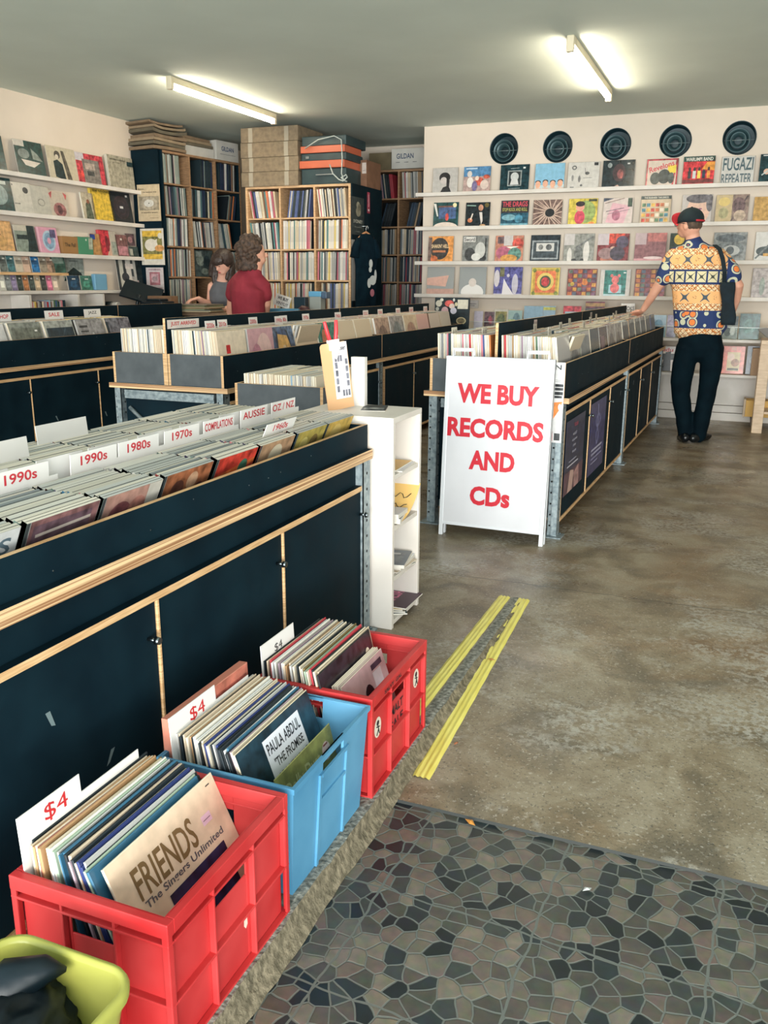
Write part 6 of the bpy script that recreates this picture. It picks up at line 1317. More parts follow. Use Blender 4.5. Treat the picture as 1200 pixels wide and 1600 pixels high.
# ---- boxes on top of the shelves
def carton(x0, x1, y0, y1, z0, z1, mat, lb, tapes=(), text=None, rz=0, name='cardboard_box', pale=(150, 142, 124)):
    mb = MB(); w, d = (x1 - x0) / 2, (y1 - y0) / 2; mb.box(-w, w, -d, d, 0, z1 - z0, mat)
    tm = M(pale, .4)
    for u in tapes:
        tx = -w + 2 * w * u; mb.box(tx - .025, tx + .025, -d - .0012, -d + .001, .0, (z1 - z0) * .98, tm)
    if text: art_on(mb, text, 2 * w, z1 - z0, -d, -w, 0, step=.001)
    o = mb.build(name, bevel=.003, label=lb, cat='box'); o.location = ((x0 + x1) / 2, (y0 + y1) / 2, z0); o.rotation_euler = (0, 0, rz)
    return o
z = 2.346
for i, (hh, nm) in enumerate(((.147, 'lowest'), (.145, 'second lowest'), (.15, 'second highest'), (.150, 'topmost'))):
    carton(-5.23 + .008 * (i % 2), -4.54 + .006 * (i % 2), 8.78, 9.38, z, z + hh - .003, CARD, '%s flat brown carton in the taped pile on the birch shelf' % nm, (.17, .80), pale=(158, 150, 134))
    z += hh + .0005
CASE = noisy('case_vinyl', (24, 46, 52), (36, 60, 64), 8, .5); ORG = M((186, 92, 62), .45, name='orange_band')
root = empty('turntable_case', (-4.24, 9.04, 2.346), label='lower dark teal portable case with an orange band on the birch shelf', cat='case')
mb = MB(); mb.box(-.28, .24, -.22, .22, 0, .16, CASE); mb.build('case_body', root, bevel=.008)
mb = MB(); mb.box(-.29, .23, -.245, .20, .161, .235, ORG); mb.build('orange_band', root, bevel=.004, label='orange-red band')
mb = MB(); mb.box(-.1, .1, -.245, -.235, .09, .10, CHROME); mb.build('latch', root)
root = empty('turntable_case', (-4.24, 9.04, 2.582), label='upper dark teal portable case with an orange band on the birch shelf', cat='case')
mb = MB(); mb.box(-.28, .24, -.22, .22, 0, .075, CASE); mb.box(-.27, .24, -.22, .3, .145, .24, CASE); mb.build('case_body', root, bevel=.008)
mb = MB(); mb.box(-.28, .23, -.235, .20, .076, .144, ORG); mb.build('orange_band', root, bevel=.004, label='orange-red band')
mb = MB(); mb.box(-.22, -.18, -.236, -.226, .02, .045, CHROME); mb.build('latch', root)
mb = MB(); WC = M((176, 184, 180), .5); mb.tube([(-4.45, 8.77, 2.70), (-4.30, 8.78, 2.78), (-4.12, 8.79, 2.81), (-4.04, 8.79, 2.77), (-4.03, 8.79, 2.60), (-4.03, 8.77, 2.44), (-4.0, 8.76, 2.37), (-3.97, 8.78, 2.36)], .006, WC, 6)
mb.build('white_cable', label='white cable arching over the two orange-banded cases', cat='cable')
mb = MB(); mb.tube([(-4.16, 8.76, 2.53), (-4.12, 8.75, 2.44), (-4.05, 8.745, 2.38), (-4.0, 8.74, 2.362), (-3.96, 8.76, 2.40), (-3.99, 8.8, 2.43), (-4.04, 8.78, 2.40), (-4.0, 8.76, 2.37)], .007, WC, 6); mb.build('white_cable', label='thick white cable bunched at the right corner of the birch shelf top', cat='cable')
carton(-4.02, -3.93, 9.20, 9.60, 2.3455, 2.62, noisy('brown_carton', (110, 78, 58), (128, 92, 70), 9, .8), 'brown carton with a white label behind the bunched cable', text=[('r', .4, .5, .95, .9, (190, 180, 172)), ('r', .5, .6, .8, .62, (120, 110, 110))])
BX = noisy('grey_white_carton', (178, 176, 170), (190, 188, 182), 6, .7)
carton(-4.10, -3.56, 10.35, 10.75, 2.662, 2.885, BX, 'white GILDAN carton on the far recess shelf', text=[('t', 'GILDAN', .32, .62, .26, .40, (30, 56, 90)), ('r', .1, .3, .2, .33, (110, 110, 110)), ('r', .3, .3, .4, .33, (110, 110, 110)), ('r', .5, .3, .6, .33, (110, 110, 110))])
carton(-4.42, -4.12, 10.42, 10.8, 2.662, 2.86, noisy('drab_carton', (98, 88, 66), (112, 100, 76), 9, .8), 'drab brown carton left of the white GILDAN carton in the recess')
def onU(lx, ly, z): return um @ Vector((lx, ly, z))
def ucarton(x0, x1, d0, d1, z0, z1, mat, lb, text=None, name='cardboard_box'):
    mb = MB(); w = (x1 - x0) / 2; d = (d1 - d0) / 2; mb.box(-w, w, -d, d, 0, z1 - z0, mat)
    if text: art_on(mb, text, 2 * w, z1 - z0, -d, -w, 0, step=.001)
    o = mb.build(name, bevel=.003, label=lb, cat='box'); o.location = onU((x0 + x1) / 2, (d0 + d1) / 2, z0); o.rotation_euler = (0, 0, U1R)
ucarton(.88, 1.26, .0, .34, 2.701, 2.91, BX, 'white GILDAN carton at the right end of the left shelf top', [('t', 'GILDAN', .5, .6, .24, .55, (24, 58, 100)), ('r', .15, .3, .85, .33, (130, 130, 130))])
ucarton(.40, .86, .02, .32, 2.701, 2.80, BX, 'low plain white carton on the left shelf top')
FC = [noisy('flat_card_a', (112, 94, 74), (130, 110, 88), 9, .85), noisy('flat_card_b', (86, 80, 66), (100, 92, 76), 9, .85), noisy('flat_card_c', (128, 112, 90), (146, 128, 104), 9, .85)]
rs = random.Random(77); z = 2.701
for k in range(7):
    h = .022 + .016 * rs.random()
    mb = MB(); n = 14; w = .24 + rs.uniform(-.01, .02); d = .19; rings = []
    for q in range(n + 1):
        u = q / n; zz = .006 * math.sin(u * 3 + k) + (.02 * (abs(u - .5) * 2) ** 3 if k > 3 else 0)
        x = -w + 2 * w * u; rings.append([(x, -d, zz), (x, d, zz), (x, d, zz + h - .004), (x, -d, zz + h - .004)])
    mb.loft(rings, FC[k % 3], smooth=False)
    p_ = onU(.12 + rs.uniform(-.03, .04), .17, z) if k else onU(.13, .17, z)
    o = mb.build('flattened_box', label='flattened cardboard, %s from the bottom of the pile on the left shelf' % ORD[k], cat='box', group='flattened cardboard piled on the left shelf'); o.location = p_; o.rotation_euler = (0, 0, U1R + rs.uniform(-.06, .06)); z += h + .006
z = 2.801
for k in range(3):
    mb = MB(); mb.box(-.24, .24, -.17, .17, 0, .03, FC[(k + 1) % 3]); o = mb.build('flattened_box', bevel=.004, label='flattened cardboard, %s from the bottom of the pile on the white carton' % ORD[k], cat='box', group='flattened cardboard piled on the left shelf'); o.location = onU(.60 - .02 * k, .18, z); o.rotation_euler = (0, 0, U1R + .05 * k); z += .031

# ---- the counter
CTW = noisy('counter_wood', (96, 76, 60), (120, 96, 74), 10, .5, stretch=(1, 5, 1))
root = empty('counter', (-4.9, 7.68, 0), label='shop counter between the bins and the tall shelves', cat='counter')
mb = MB(); mb.box(-1.34, 1.22, -.22, .22, 1.02, 1.05, CTW); mb.build('worktop', root, bevel=.003)
mb = MB(); mb.box(-1.33, 1.18, -.19, .19, 0, 1.02, BLACK); mb.build('counter_body', root, bevel=.002)
z = 1.0505; rs = random.Random(5)
for k in range(8):
    nm, c = [('brown', (120, 96, 74)), ('cream', (190, 176, 140)), ('grey', (120, 120, 110)), ('sage', (140, 150, 112)), ('tan', (150, 120, 90)), ('beige', (176, 160, 130)), ('olive', (110, 112, 80)), ('grey-brown', (120, 110, 96))][k]
    t = .009 if k < 6 else .012
    o = sleeve_mb(.31, t, .31, c, (tuple(int(v * .9) for v in c))).build('record', label='%s record lying in the pile under the woman\'s hand, %s from the bottom' % (nm, ORD[k]), cat='record', group='records piled on the counter')
    o.matrix_world = Matrix.Translation((-5.02 + rs.uniform(-.02, .02), 7.60 - .02, z + t)) @ Matrix.Rotation(rs.uniform(-.15, .15), 4, 'Z') @ Matrix.Rotation(R_(-90), 4, 'X') @ Matrix.Translation((0, 0, -.155)); z += t + .0006
PILE_Z = z
o = sleeve_mb(.24, .012, .24, (150, 156, 110), (140, 150, 110)).build('record', label='pale green sleeve lying left of the record pile on the counter', cat='record'); o.matrix_world = Matrix.Translation((-5.32, 7.62, 1.063)) @ Matrix.Rotation(R_(-90), 4, 'X') @ Matrix.Translation((0, 0, -.12))
MN_ = M((10, 26, 34), .35, name='monitor_shell')
root = empty('monitor', (-5.90, 7.70, 1.05), R_(0), label='dark flat monitor tilted back at the left end of the counter', cat='monitor')
mb = MB(); mb.box(-.20, .20, -.012, .012, 0, .27, MN_); sc = mb.build('screen', root, bevel=.004); sc.location = (.03, .0, .10); sc.rotation_euler = (R_(-52), R_(16), R_(28))
mb = MB(); mb.box(-.1, .1, -.08, .08, 0, .012, MN_); mb.tube([(0, 0, .01), (.0, .02, .08), (.03, .03, .16)], .018, MN_); mb.build('stand', root)
mb = MB(); mb.box(-.13, .13, -.11, .11, 0, .10, MN_); mb.box(-.09, .09, -.08, .06, .10, .125, MN_); o = mb.build('receipt_printer', bevel=.01, label='black receipt printer on the counter right of the tilted monitor', cat='printer'); o.location = (-5.60, 7.66, 1.0505)
mb = MB(); mb.box(-.16, .13, -.09, .09, 0, .15, noisy('worn_carton', (120, 90, 66), (140, 106, 80), 9, .8)); o = mb.build('cardboard_box', bevel=.004, label='worn brown carton behind the black printer', cat='box'); o.location = (-5.62, 8.02, 1.0); o.location.y = 7.80; o.location.z = 1.0505; o.scale = (1, .7, 1)
mb = MB(); mb.cyl((-.1, 0, .045), (0, 0, .045), .045, MN_, 18); mb.cyl((0, 0, .045), (.08, 0, .045), .042, M((190, 186, 180), .5), 18); o = mb.build('paper_roll', label='dark and white roll lying on the counter left of the monitor', cat='roll'); o.location = (-6.14, 7.62, 1.0505)
o = sleeve_mb(.17, .004, .11, (214, 212, 208), (210, 208, 204), [('t', 'WE BUY', .5, .7, .28, .7, (56, 56, 60)), ('t', 'VINYL!!!', .52, .28, .28, .75, (56, 56, 60))]).build('counter_sign', label='small tilted white sign reading WE BUY VINYL!!! on the counter', cat='sign')
o.matrix_world = Matrix.Translation((-4.12, 7.56, 1.12)) @ Matrix.Rotation(R_(16), 4, 'Y') @ Matrix.Rotation(R_(-8), 4, 'X')
mb = MB(); mb.box(-.005, .005, 0, .006, 0, .16, MN_); mb.box(-.05, .05, -.03, .05, 0, .008, MN_); o = mb.build('sign_stand', label='thin dark stand holding the small WE BUY VINYL!!! sign', cat='stand'); o.location = (-4.12, 7.575, 1.0505)
mb = MB(); mb.box(-.06, .06, -.04, .04, 0, .16, M((24, 48, 58), .4)); o = mb.build('black_box', bevel=.004, label='small dark box right of the WE BUY VINYL!!! sign', cat='box'); o.location = (-3.95, 7.66, 1.0505)
mb = MB(); mb.box(-.17, .15, -.08, .08, 0, .055, M((70, 130, 160), .4)); o = mb.build('blue_tray', bevel=.006, label='shallow blue tray on the counter below the WE BUY VINYL!!! sign', cat='tray'); o.location = (-4.02, 7.52, 1.0505)
mb = MB(); mb.box(-.08, .04, -.05, .05, 0, .19, M((150, 156, 150), .5)); mb.box(-.085, .045, -.055, .055, .165, .215, M((96, 160, 196), .4)); mb.box(.046, .10, -.05, .05, .15, .21, M((70, 92, 116), .4)); o = mb.build('tape_dispenser', bevel=.006, label='grey and blue boxed dispenser at the right end of the counter', cat='dispenser'); o.location = (-3.76, 7.66, 1.0505)
mb = MB(); mb.tube([(-.06, 0, .03), (0, .01, .06), (.05, 0, .055), (.09, 0, .03)], [.02, .035, .03, .012], M((66, 34, 34), .5), 10); o = mb.build('dark_pouch', label='dark brown-red pouch between the blue tray and the dispenser', cat='pouch'); o.location = (-3.86, 7.50, 1.045)
# ================================================================ PEOPLE
def seg_ring(p, ax, ay, ra, rb, n=18):
    return [p + ax * (ra * math.cos(2 * math.pi * q / n)) + ay * (rb * math.sin(2 * math.pi * q / n)) for q in range(n)]
def limb(mb, pts, m, side=None, n=18):
    """pts: (Vector, ra, rb) ra along `side`; closed rounded ends"""
    P = [Vector(p[0]) for p in pts]; rings = []; prev = None
    for k, p in enumerate(P):
        d = (P[min(k + 1, len(P) - 1)] - P[max(k - 1, 0)]).normalized()
        s = Vector(side) if side else (prev or d.orthogonal())
        ax = (s - d * s.dot(d)).normalized(); prev = ax; ay = d.cross(ax).normalized()
        ra, rb = pts[k][1], pts[k][2] if len(pts[k]) > 2 else pts[k][1]
        if k == 0:
            for f, g in ((.35, .9), (.75, .55)): rings.append(seg_ring(p - d * min(ra, rb) * g, ax, ay, ra * f, rb * f, n))
        rings.append(seg_ring(p, ax, ay, ra, rb, n))
        if k == len(P) - 1:
            for f, g in ((.75, .55), (.35, .9)): rings.append(seg_ring(p + d * min(ra, rb) * g, ax, ay, ra * f, rb * f, n))
    mb.loft(rings, m)
def ball(mb, c, rx, ry, rz, m, rot=None, sub=3):
    bm = bmesh.new(); bmesh.ops.create_icosphere(bm, subdivisions=sub, radius=1)
    R = rot or Matrix.Identity(3); c = Vector(c)
    vs = [c + R @ Vector((v.co.x * rx, v.co.y * ry, v.co.z * rz)) for v in bm.verts]; fs = [tuple(v.index for v in f.verts) for f in bm.faces]; bm.free()
    mb.add(vs, fs, m, True)
def fuse(mb, name, parent, mat, voxel=.008, smooth=4, colorfn=None, rough_noise=0, mats=None, label=None):
    me = mb.mesh(name); o = bpy.data.objects.new(name, me); BENCH.collection.objects.link(o)
    bm = bmesh.new(); bm.from_mesh(me); bmesh.ops.recalc_face_normals(bm, faces=bm.faces); bm.to_mesh(me); bm.free()
    r = o.modifiers.new('r', 'REMESH'); r.mode = 'VOXEL'; r.voxel_size = voxel; r.use_smooth_shade = True
    s = o.modifiers.new('s', 'SMOOTH'); s.factor = .5; s.iterations = smooth
    me2 = evaluated_mesh(o); o.modifiers.clear(); o.data = me2; me2.name = name; BENCH.collection.objects.unlink(o); COL.objects.link(o)
    if rough_noise:
        co = [v.co.copy() for v in me2.vertices]; no = [v.normal.copy() for v in me2.vertices]; flat_ = []
        for c, nv in zip(co, no):
            k = MN.noise(c * rough_noise[1]) + .5 * MN.noise(c * rough_noise[1] * 2.3); flat_ += list(c + nv * (k * rough_noise[0]))
        me2.vertices.foreach_set('co', flat_); me2.update()
    me2.materials.clear()
    for mm in (mats or [mat]): me2.materials.append(mm)
    if colorfn:
        for p in me2.polygons: p.material_index = colorfn(p.center)
    me2.polygons.foreach_set('use_smooth', [True] * len(me2.polygons))
    o.parent = parent; o.matrix_parent_inverse = Matrix.Translation(-parent.location) @ Matrix.Identity(4)
    o.matrix_parent_inverse = Matrix.Identity(4); o.location = (0, 0, 0)
    if label: o['label'] = label
    return o
SKIN = noisy('skin', (206, 150, 126), (220, 166, 142), 9, .5, spec=.35)
def hand(mb, wrist, direc, palm_n, m, curl=.5, thumb=1, L=.18):
    """wrist->fingers along direc; palm normal palm_n; five separate bent fingers"""
    w = Vector(wrist); d = Vector(direc).normalized(); n = Vector(palm_n); n = (n - d * n.dot(d)).normalized(); s = d.cross(n).normalized() * thumb
    limb(mb, [(w, .024, .018), (w + d * .03, .032, .016), (w + d * .075, .040, .015), (w + d * .095, .038, .012)], m, side=s, n=12)
    for i, (off, ln) in enumerate(((.029, .070), (.010, .080), (-.010, .074), (-.028, .058))):
        b = w + d * .085 + s * off; sp = s * off * .35
        d1 = (d + n * curl * .5 + sp * 2).normalized(); d2 = (d + n * curl * 1.3 + sp).normalized(); d3 = (d + n * curl * 2.4).normalized()
        p1 = b + d1 * ln * .45; p2 = p1 + d2 * ln * .32; p3 = p2 + d3 * ln * .25
        limb(mb, [(b, .0095), (p1, .009), (p2, .0082), (p3, .0068)], m, n=10)
    b = w + d * .035 + s * .028; d1 = (d * .6 + s * .75 + n * .25).normalized(); p1 = b + d1 * .04; p2 = p1 + (d * .85 + s * .35 + n * curl * .5).normalized() * .034
    limb(mb, [(b, .014), (p1, .0105), (p2, .008)], m, n=10)

# ---------------- man in the patterned shirt
MY = 8.03
mr = empty('person', onZ(1081, 690, 0.0), label='person seen from behind in orange and blue patterned shirt and black cap, reaching into bin', cat='person')
O1 = Vector(mr.location)
def Q(px, py, dy=0.0): return onY(px, py, O1.y + dy) - O1
U = 1 / 188.0
sd = (1, 0, 0)
mb = MB()
limb(mb, [(Q(1093, 535), .15, .095), (Q(1091, 500), .16, .10), (Q(1088, 450), .165, .105), (Q(1086, 412), .16, .10), (Q(1085, 397), .12, .07), (Q(1083, 386), .06, .055), (Q(1082, 366), .058, .06)], SKIN, side=sd)
hc = Q(1078, 350, -.01)
hy = Matrix.Rotation(R_(62), 3, 'Z')    # head turned left
ball(mb, hc, .078, .098, .115, SKIN, hy); ball(mb, hc + hy @ Vector((0, .045, -.05)), .052, .058, .062, SKIN, hy)
ball(mb, hc + hy @ Vector((0, .105, -.022)), .012, .020, .022, SKIN, hy, 2)   # nose
ball(mb, hc + hy @ Vector((0, .098, -.066)), .022, .012, .008, SKIN, hy, 2)   # lips
for sx in (-1, 1): ball(mb, hc + hy @ Vector((sx * .078, -.01, -.02)), .012, .022, .034, SKIN, hy, 2)
limb(mb, [(Q(1056, 404), .05), (Q(1041, 427, -.01), .048), (Q(1031, 443, .0), .044), (Q(1018, 464, .06), .038), (Q(1005, 484, .14), .026)], SKIN)
wl = Q(1004, 485, .15); tgt = Q(996, 490, .26)
hand(mb, wl, (-.55, .75, -.30), (-.1, -.25, -1), SKIN, curl=.45, thumb=1)
limb(mb, [(Q(1120, 404), .05), (Q(1141, 427, -.03), .048), (Q(1154, 447, -.04), .044), (Q(1150, 468, .03), .038), (Q(1143, 490, .10), .028)], SKIN)
hand(mb, Q(1142, 492, .11), (-.35, .45, -.8), (-.6, .5, .3), SKIN, curl=.7, thumb=-1)
for a, b, c_ in (((1074, 545), (1064, 600), (1071, 675)), ((1111, 545), (1107, 602), (1092, 678))):
    limb(mb, [(Q(*a), .08), (Q(*b), .048), (Q((b[0] + c_[0]) / 2, (b[1] + c_[1]) / 2), .045), (Q(*c_), .033)], SKIN)
fuse(mb, 'body', mr, SKIN, .0065, 3)
# shirt
def shirt_mat():
    m = bpy.data.materials.new('patterned_cotton'); m.use_nodes = True; nt = m.node_tree; N = nt.nodes; L = nt.links; b = N['Principled BSDF']; b.inputs['Roughness'].default_value = .8
    tc = N.new('ShaderNodeTexCoord'); sx = N.new('ShaderNodeSeparateXYZ'); L.new(tc.outputs['Object'], sx.inputs[0])
    def math_(op, a, bb=None, cc=None):
        x = N.new('ShaderNodeMath'); x.operation = op
        for i, v in enumerate((a, bb, cc)):
            if v is None: continue
            if isinstance(v, (int, float)): x.inputs[i].default_value = v
            else: L.new(v, x.inputs[i])
        return x.outputs[0]
    def mixc(f, a, bb):
        x = N.new('ShaderNodeMix'); x.data_type = 'RGBA'
        if isinstance(f, float): x.inputs[0].default_value = f
        else: L.new(f, x.inputs[0])
        for i, v in ((6, a), (7, bb)):
            if isinstance(v, tuple): x.inputs[i].default_value = rgb(v)
            else: L.new(v, x.inputs[i])
        return x.outputs[2]
    X, Z = sx.outputs[0], sx.outputs[2]
    PEACH, OR, CRM, NAVY, BR = (238, 178, 118), (208, 128, 58), (232, 208, 168), (26, 48, 96), (60, 50, 60)
    # small strip pattern
    ck = N.new('ShaderNodeTexVoronoi'); ck.inputs['Scale'].default_value = 55; L.new(tc.outputs['Object'], ck.inputs['Vector'])
    strip = mixc(math_('GREATER_THAN', ck.outputs['Distance'], .42), OR, CRM)
    zig = math_('LESS_THAN', math_('ABSOLUTE', math_('SUBTRACT', math_('PINGPONG', X, .022), math_('PINGPONG', math_('ADD', Z, .003), .022))), .003)
    strip = mixc(zig, strip, (150, 84, 44))
    # plain field with four-point stars
    def field(zc):
        P = .165
        u = math_('SUBTRACT', math_('MODULO', math_('ADD', X, 3.3 + .083), P), P / 2); v = math_('SUBTRACT', Z, zc)
        a = math_('ADD', u, v); c = math_('SUBTRACT', u, v)
        pr = math_('ABSOLUTE', math_('MULTIPLY', a, c)); rr = math_('SQRT', math_('ADD', math_('MULTIPLY', u, u), math_('MULTIPLY', v, v)))
        st = math_('MULTIPLY', math_('LESS_THAN', pr, .00030), math_('LESS_THAN', rr, .052))
        u2 = math_('SUBTRACT', math_('MODULO', math_('ADD', X, 3.3), P), P / 2)
        r2_ = math_('SQRT', math_('ADD', math_('MULTIPLY', u2, u2), math_('MULTIPLY', v, v)))
        vo = N.new('ShaderNodeTexVoronoi'); vo.inputs['Scale'].default_value = 95; L.new(tc.outputs['Object'], vo.inputs['Vector'])
        dots = math_('MULTIPLY', math_('LESS_THAN', r2_, .022), math_('LESS_THAN', vo.outputs['Distance'], .30))
        return mixc(dots, mixc(st, PEACH, (70, 84, 96)), (120, 84, 60))
    # blue row with cream flower squares
    P = .088
    us = math_('SUBTRACT', math_('MODULO', math_('ADD', X, 3.08), P), P / 2)
    def zpx(py): return (onY(1090, py, MY) - O1).z
    zq = (zpx(424) + zpx(441)) / 2; hq = abs(zpx(424) - zpx(441)) / 2
    vs_ = math_('SUBTRACT', Z, zq)
    sq = math_('MULTIPLY', math_('LESS_THAN', math_('ABSOLUTE', us), .037), math_('LESS_THAN', math_('ABSOLUTE', vs_), hq))
    pet = math_('LESS_THAN', math_('ABSOLUTE', math_('MULTIPLY', math_('ADD', us, vs_), math_('SUBTRACT', us, vs_))), .00013)
    rows = mixc(sq, NAVY, mixc(pet, (216, 204, 164), (66, 70, 64)))
    # big curls
    nz = N.new('ShaderNodeTexVoronoi'); nz.inputs['Scale'].default_value = 11; nz.inputs['Randomness'].default_value = .55; L.new(tc.outputs['Object'], nz.inputs['Vector'])
    wv = math_('PINGPONG', nz.outputs['Distance'], .26)
    cur = mixc(math_('LESS_THAN', nz.outputs['Distance'], .30), mixc(math_('LESS_THAN', math_('ABSOLUTE', math_('SUBTRACT', nz.outputs['Distance'], .42)), .06), NAVY, (196, 196, 168)), (226, 128, 62))
    # pick by height
    bands = [(398, 'S'), (413, 'F1'), (421, 'S'), (424, 'N'), (441, 'Q'), (444.5, 'N'), (455, 'S'), (474, 'F2'), (485, 'S'), (487, 'N'), (511, 'C'), (513, 'N'), (540, 'S')]
    col = strip
    f1 = field((zpx(398) + zpx(413)) / 2); f2 = field((zpx(455) + zpx(474)) / 2)
    src = dict(S=strip, F1=f1, F2=f2, N=NAVY, Q=rows, C=cur)
    out = src['C']; prev = 392
    out = mixc(math_('LESS_THAN', Z, zpx(388)), cur, strip)
    for py, k in bands:
        out = mixc(math_('LESS_THAN', Z, zpx(prev)), out, src[k]); prev = py
    # sleeves: blue floral beyond the shoulder line
    xl = (Q(1047, 430)).x; xr = (Q(1136, 430)).x
    sl = math_('MULTIPLY', math_('LESS_THAN', X, xl), math_('LESS_THAN', Z, zpx(409))); sr = math_('MULTIPLY', math_('GREATER_THAN', X, xr), math_('LESS_THAN', Z, zpx(405)))
    out = mixc(sl, out, cur); out = mixc(sr, out, cur)
    L.new(out, b.inputs['Base Color']); return m
SHM = shirt_mat()
mb = MB()
limb(mb, [(Q(1094.5, 516), .218, .13), (Q(1094, 505), .217, .135), (Q(1093, 480), .216, .138), (Q(1091, 450), .216, .142), (Q(1088, 425), .222, .145), (Q(1087, 407), .228, .138), (Q(1086, 396), .20, .115), (Q(1085, 388), .125, .09), (Q(1084, 380), .075, .075)], SHM, side=sd)
limb(mb, [(Q(1062, 401), .085, .085), (Q(1050, 411, -.005), .086, .088), (Q(1041, 427, -.01), .078, .082), (Q(1037, 434, -.01), .074, .078)], SHM)
limb(mb, [(Q(1114, 401), .085, .085), (Q(1128, 410, -.01), .086, .088), (Q(1140, 425, -.03), .080, .082), (Q(1145, 433, -.035), .074, .078)], SHM)
ball(mb, Q(1083, 379, -.005), .078, .078, .035, SHM); limb(mb, [(Q(1090, 396), .09), (Q(1122, 404, -.005), .092)], SHM); limb(mb, [(Q(1080, 396), .09), (Q(1054, 404, -.005), .092)], SHM)
so = fuse(mb, 'shirt', mr, SHM, .009, 5, rough_noise=(.005, 6))
mb = MB(); TR = noisy('black_trousers', (2, 16, 24), (5, 24, 32), 10, .85, bump=.2, spec=.1)
limb(mb, [(Q(1094, 522), .175, .12), (Q(1094, 545), .19, .125)], TR, side=sd)
limb(mb, [(Q(1075, 543), .10, .112), (Q(1068, 570), .098, .10), (Q(1064, 598), .090, .092), (Q(1064, 618), .078, .084), (Q(1068, 650), .070, .078), (Q(1072, 678), .070, .076)], TR, side=sd)
limb(mb, [(Q(1113, 543), .10, .112), (Q(1111, 570), .092, .10), (Q(1107, 600), .080, .088), (Q(1102, 628), .074, .082), (Q(1096, 655), .070, .078), (Q(1092, 680), .068, .076)], TR, side=sd)
fuse(mb, 'trousers', mr, TR, .01, 4, rough_noise=(.006, 7))
SH_ = M((10, 16, 20), .3, name='black_leather')
for px, ang in ((1068, 12), (1091, -28)):
    mb = MB(); R3 = Matrix.Rotation(R_(ang), 3, 'Z'); c = Q(px, 684, 0); c.z = .045
    limb(mb, [(c + R3 @ Vector((0, -.085, 0)), .042, .042), (c + R3 @ Vector((0, .0, .0)), .046, .042), (c + R3 @ Vector((0, .10, -.012)), .050, .032), (c + R3 @ Vector((0, .165, -.018)), .042, .024)], SH_)
    fuse(mb, 'shoe', mr, SH_, .007, 2)
# cap
mb = MB(); CAPB = noisy('black_cap', (6, 24, 30), (12, 34, 40), 12, .85); CAPR = noisy('red_brim', (176, 30, 44), (196, 42, 54), 10, .7)
cc_ = hc + Vector((.004, .0, .035))
rings = []
for k in range(9):
    a = R_(-14 + 104 * k / 8); rings.append([cc_ + hy @ Vector((.094 * math.cos(a) * math.cos(t), .112 * math.cos(a) * math.sin(t), .098 * math.sin(a))) for t in [2 * math.pi * q / 28 for q in range(28)]])
mb.loft(rings, CAPB, cap0=True, cap1=True); ball(mb, cc_ + Vector((0, 0, .098)), .010, .010, .006, CAPB, None, 2)
cap = mb.build('cap', mr, recalc=True)
mb = MB(); n = 14; outer = []
for q in range(n + 1):
    t = math.pi * q / n; outer.append((cc_ + hy @ Vector((.098 * math.cos(t), .062 + .105 * math.sin(t), -.004 + .055 * math.sin(t) + .045 * math.cos(t)))))
inner = [cc_ + hy @ Vector((.088 * math.cos(math.pi * q / n), .055 + .05 * math.sin(math.pi * q / n), -.005 + .03 * math.cos(math.pi * q / n))) for q in range(n + 1)]
dn = Vector((0, 0, -.005))
mb.loft([inner, outer], CAPR, closed=False, cap0=False, cap1=False); mb.loft([[p + dn for p in outer], [p + dn for p in inner]], CAPR, closed=False, cap0=False, cap1=False); mb.loft([outer, [p + dn for p in outer]], CAPR, closed=False, cap0=False, cap1=False)
mb.build('brim', cap, label='red cap brim', recalc=True)
mb = MB(); ring = []
for q in range(9):
    a = R_(-90 - 40 + 80 * q / 8); ring.append(cc_ + hy @ Vector((.094 * math.cos(a), .113 * math.sin(a), -.012)))
mb.tube(ring, .008, CAPR, 6); 
mb.build('strap', cap, label='red cap strap')
for (a, e) in ((-60, 40), (-110, 30), (-95, 55)):
    pass
mb = MB(); HR = noisy('brown_hair', (62, 48, 40), (92, 74, 60), 30, .8)
ball(mb, hc + hy @ Vector((0, -.022, -.005)), .083, .083, .066, HR, hy); fuse(mb, 'hair', mr, HR, .007, 2, rough_noise=(.003, 60))
mb = MB(); GM = M((16, 20, 22), .3)
for s in (-1, 1):
    c = hc + hy @ Vector((s * .035, .108, .004)); mb.tube([c + hy @ Vector((.024 * math.cos(t), 0, .018 * math.sin(t))) for t in [2 * math.pi * q / 14 for q in range(15)]], .003, GM, 6)
    mb.tube([hc + hy @ Vector((s * .060, .104, .006)), hc + hy @ Vector((s * .082, .03, .006)), hc + hy @ Vector((s * .085, -.02, -.005))], .003, GM, 6)
mb.tube([hc + hy @ Vector((-.012, .112, .006)), hc + hy @ Vector((.012, .112, .006))], .003, GM, 6); mb.build('glasses', mr)
# tote bag over his shoulder
tr = empty('tote_bag', O1 + Q(1138, 505), label='black tote bag hanging from the right shoulder of the person in the patterned shirt', cat='bag')
TO = Vector(tr.location) - O1
mb = MB(); TB = noisy('black_canvas', (4, 20, 28), (8, 30, 40), 20, .9, bump=.2)
rings = []
for k in range(13):
    v = k / 12; z = Q(1138, 507 - 66 * v); w = .055 + .006 * math.sin(v * 9); d = .035 * (1 - .5 * v) + .008
    c = Vector((z.x + .003 * math.sin(6 * v), -.13 + .02 * v, z.z)) - Vector((0, 0, 0)); c.y = Q(1138, 480).y - .11
    rings.append([Vector((c.x + w * math.copysign(abs(math.cos(t)) ** .6, math.cos(t)), c.y + d * math.copysign(abs(math.sin(t)) ** .6, math.sin(t)), c.z)) - TO for t in [2 * math.pi * q / 24 for q in range(24)]])
mb.loft(rings, TB, cap0=True, cap1=True); mb.build('bag', tr, recalc=True)
mb = MB()
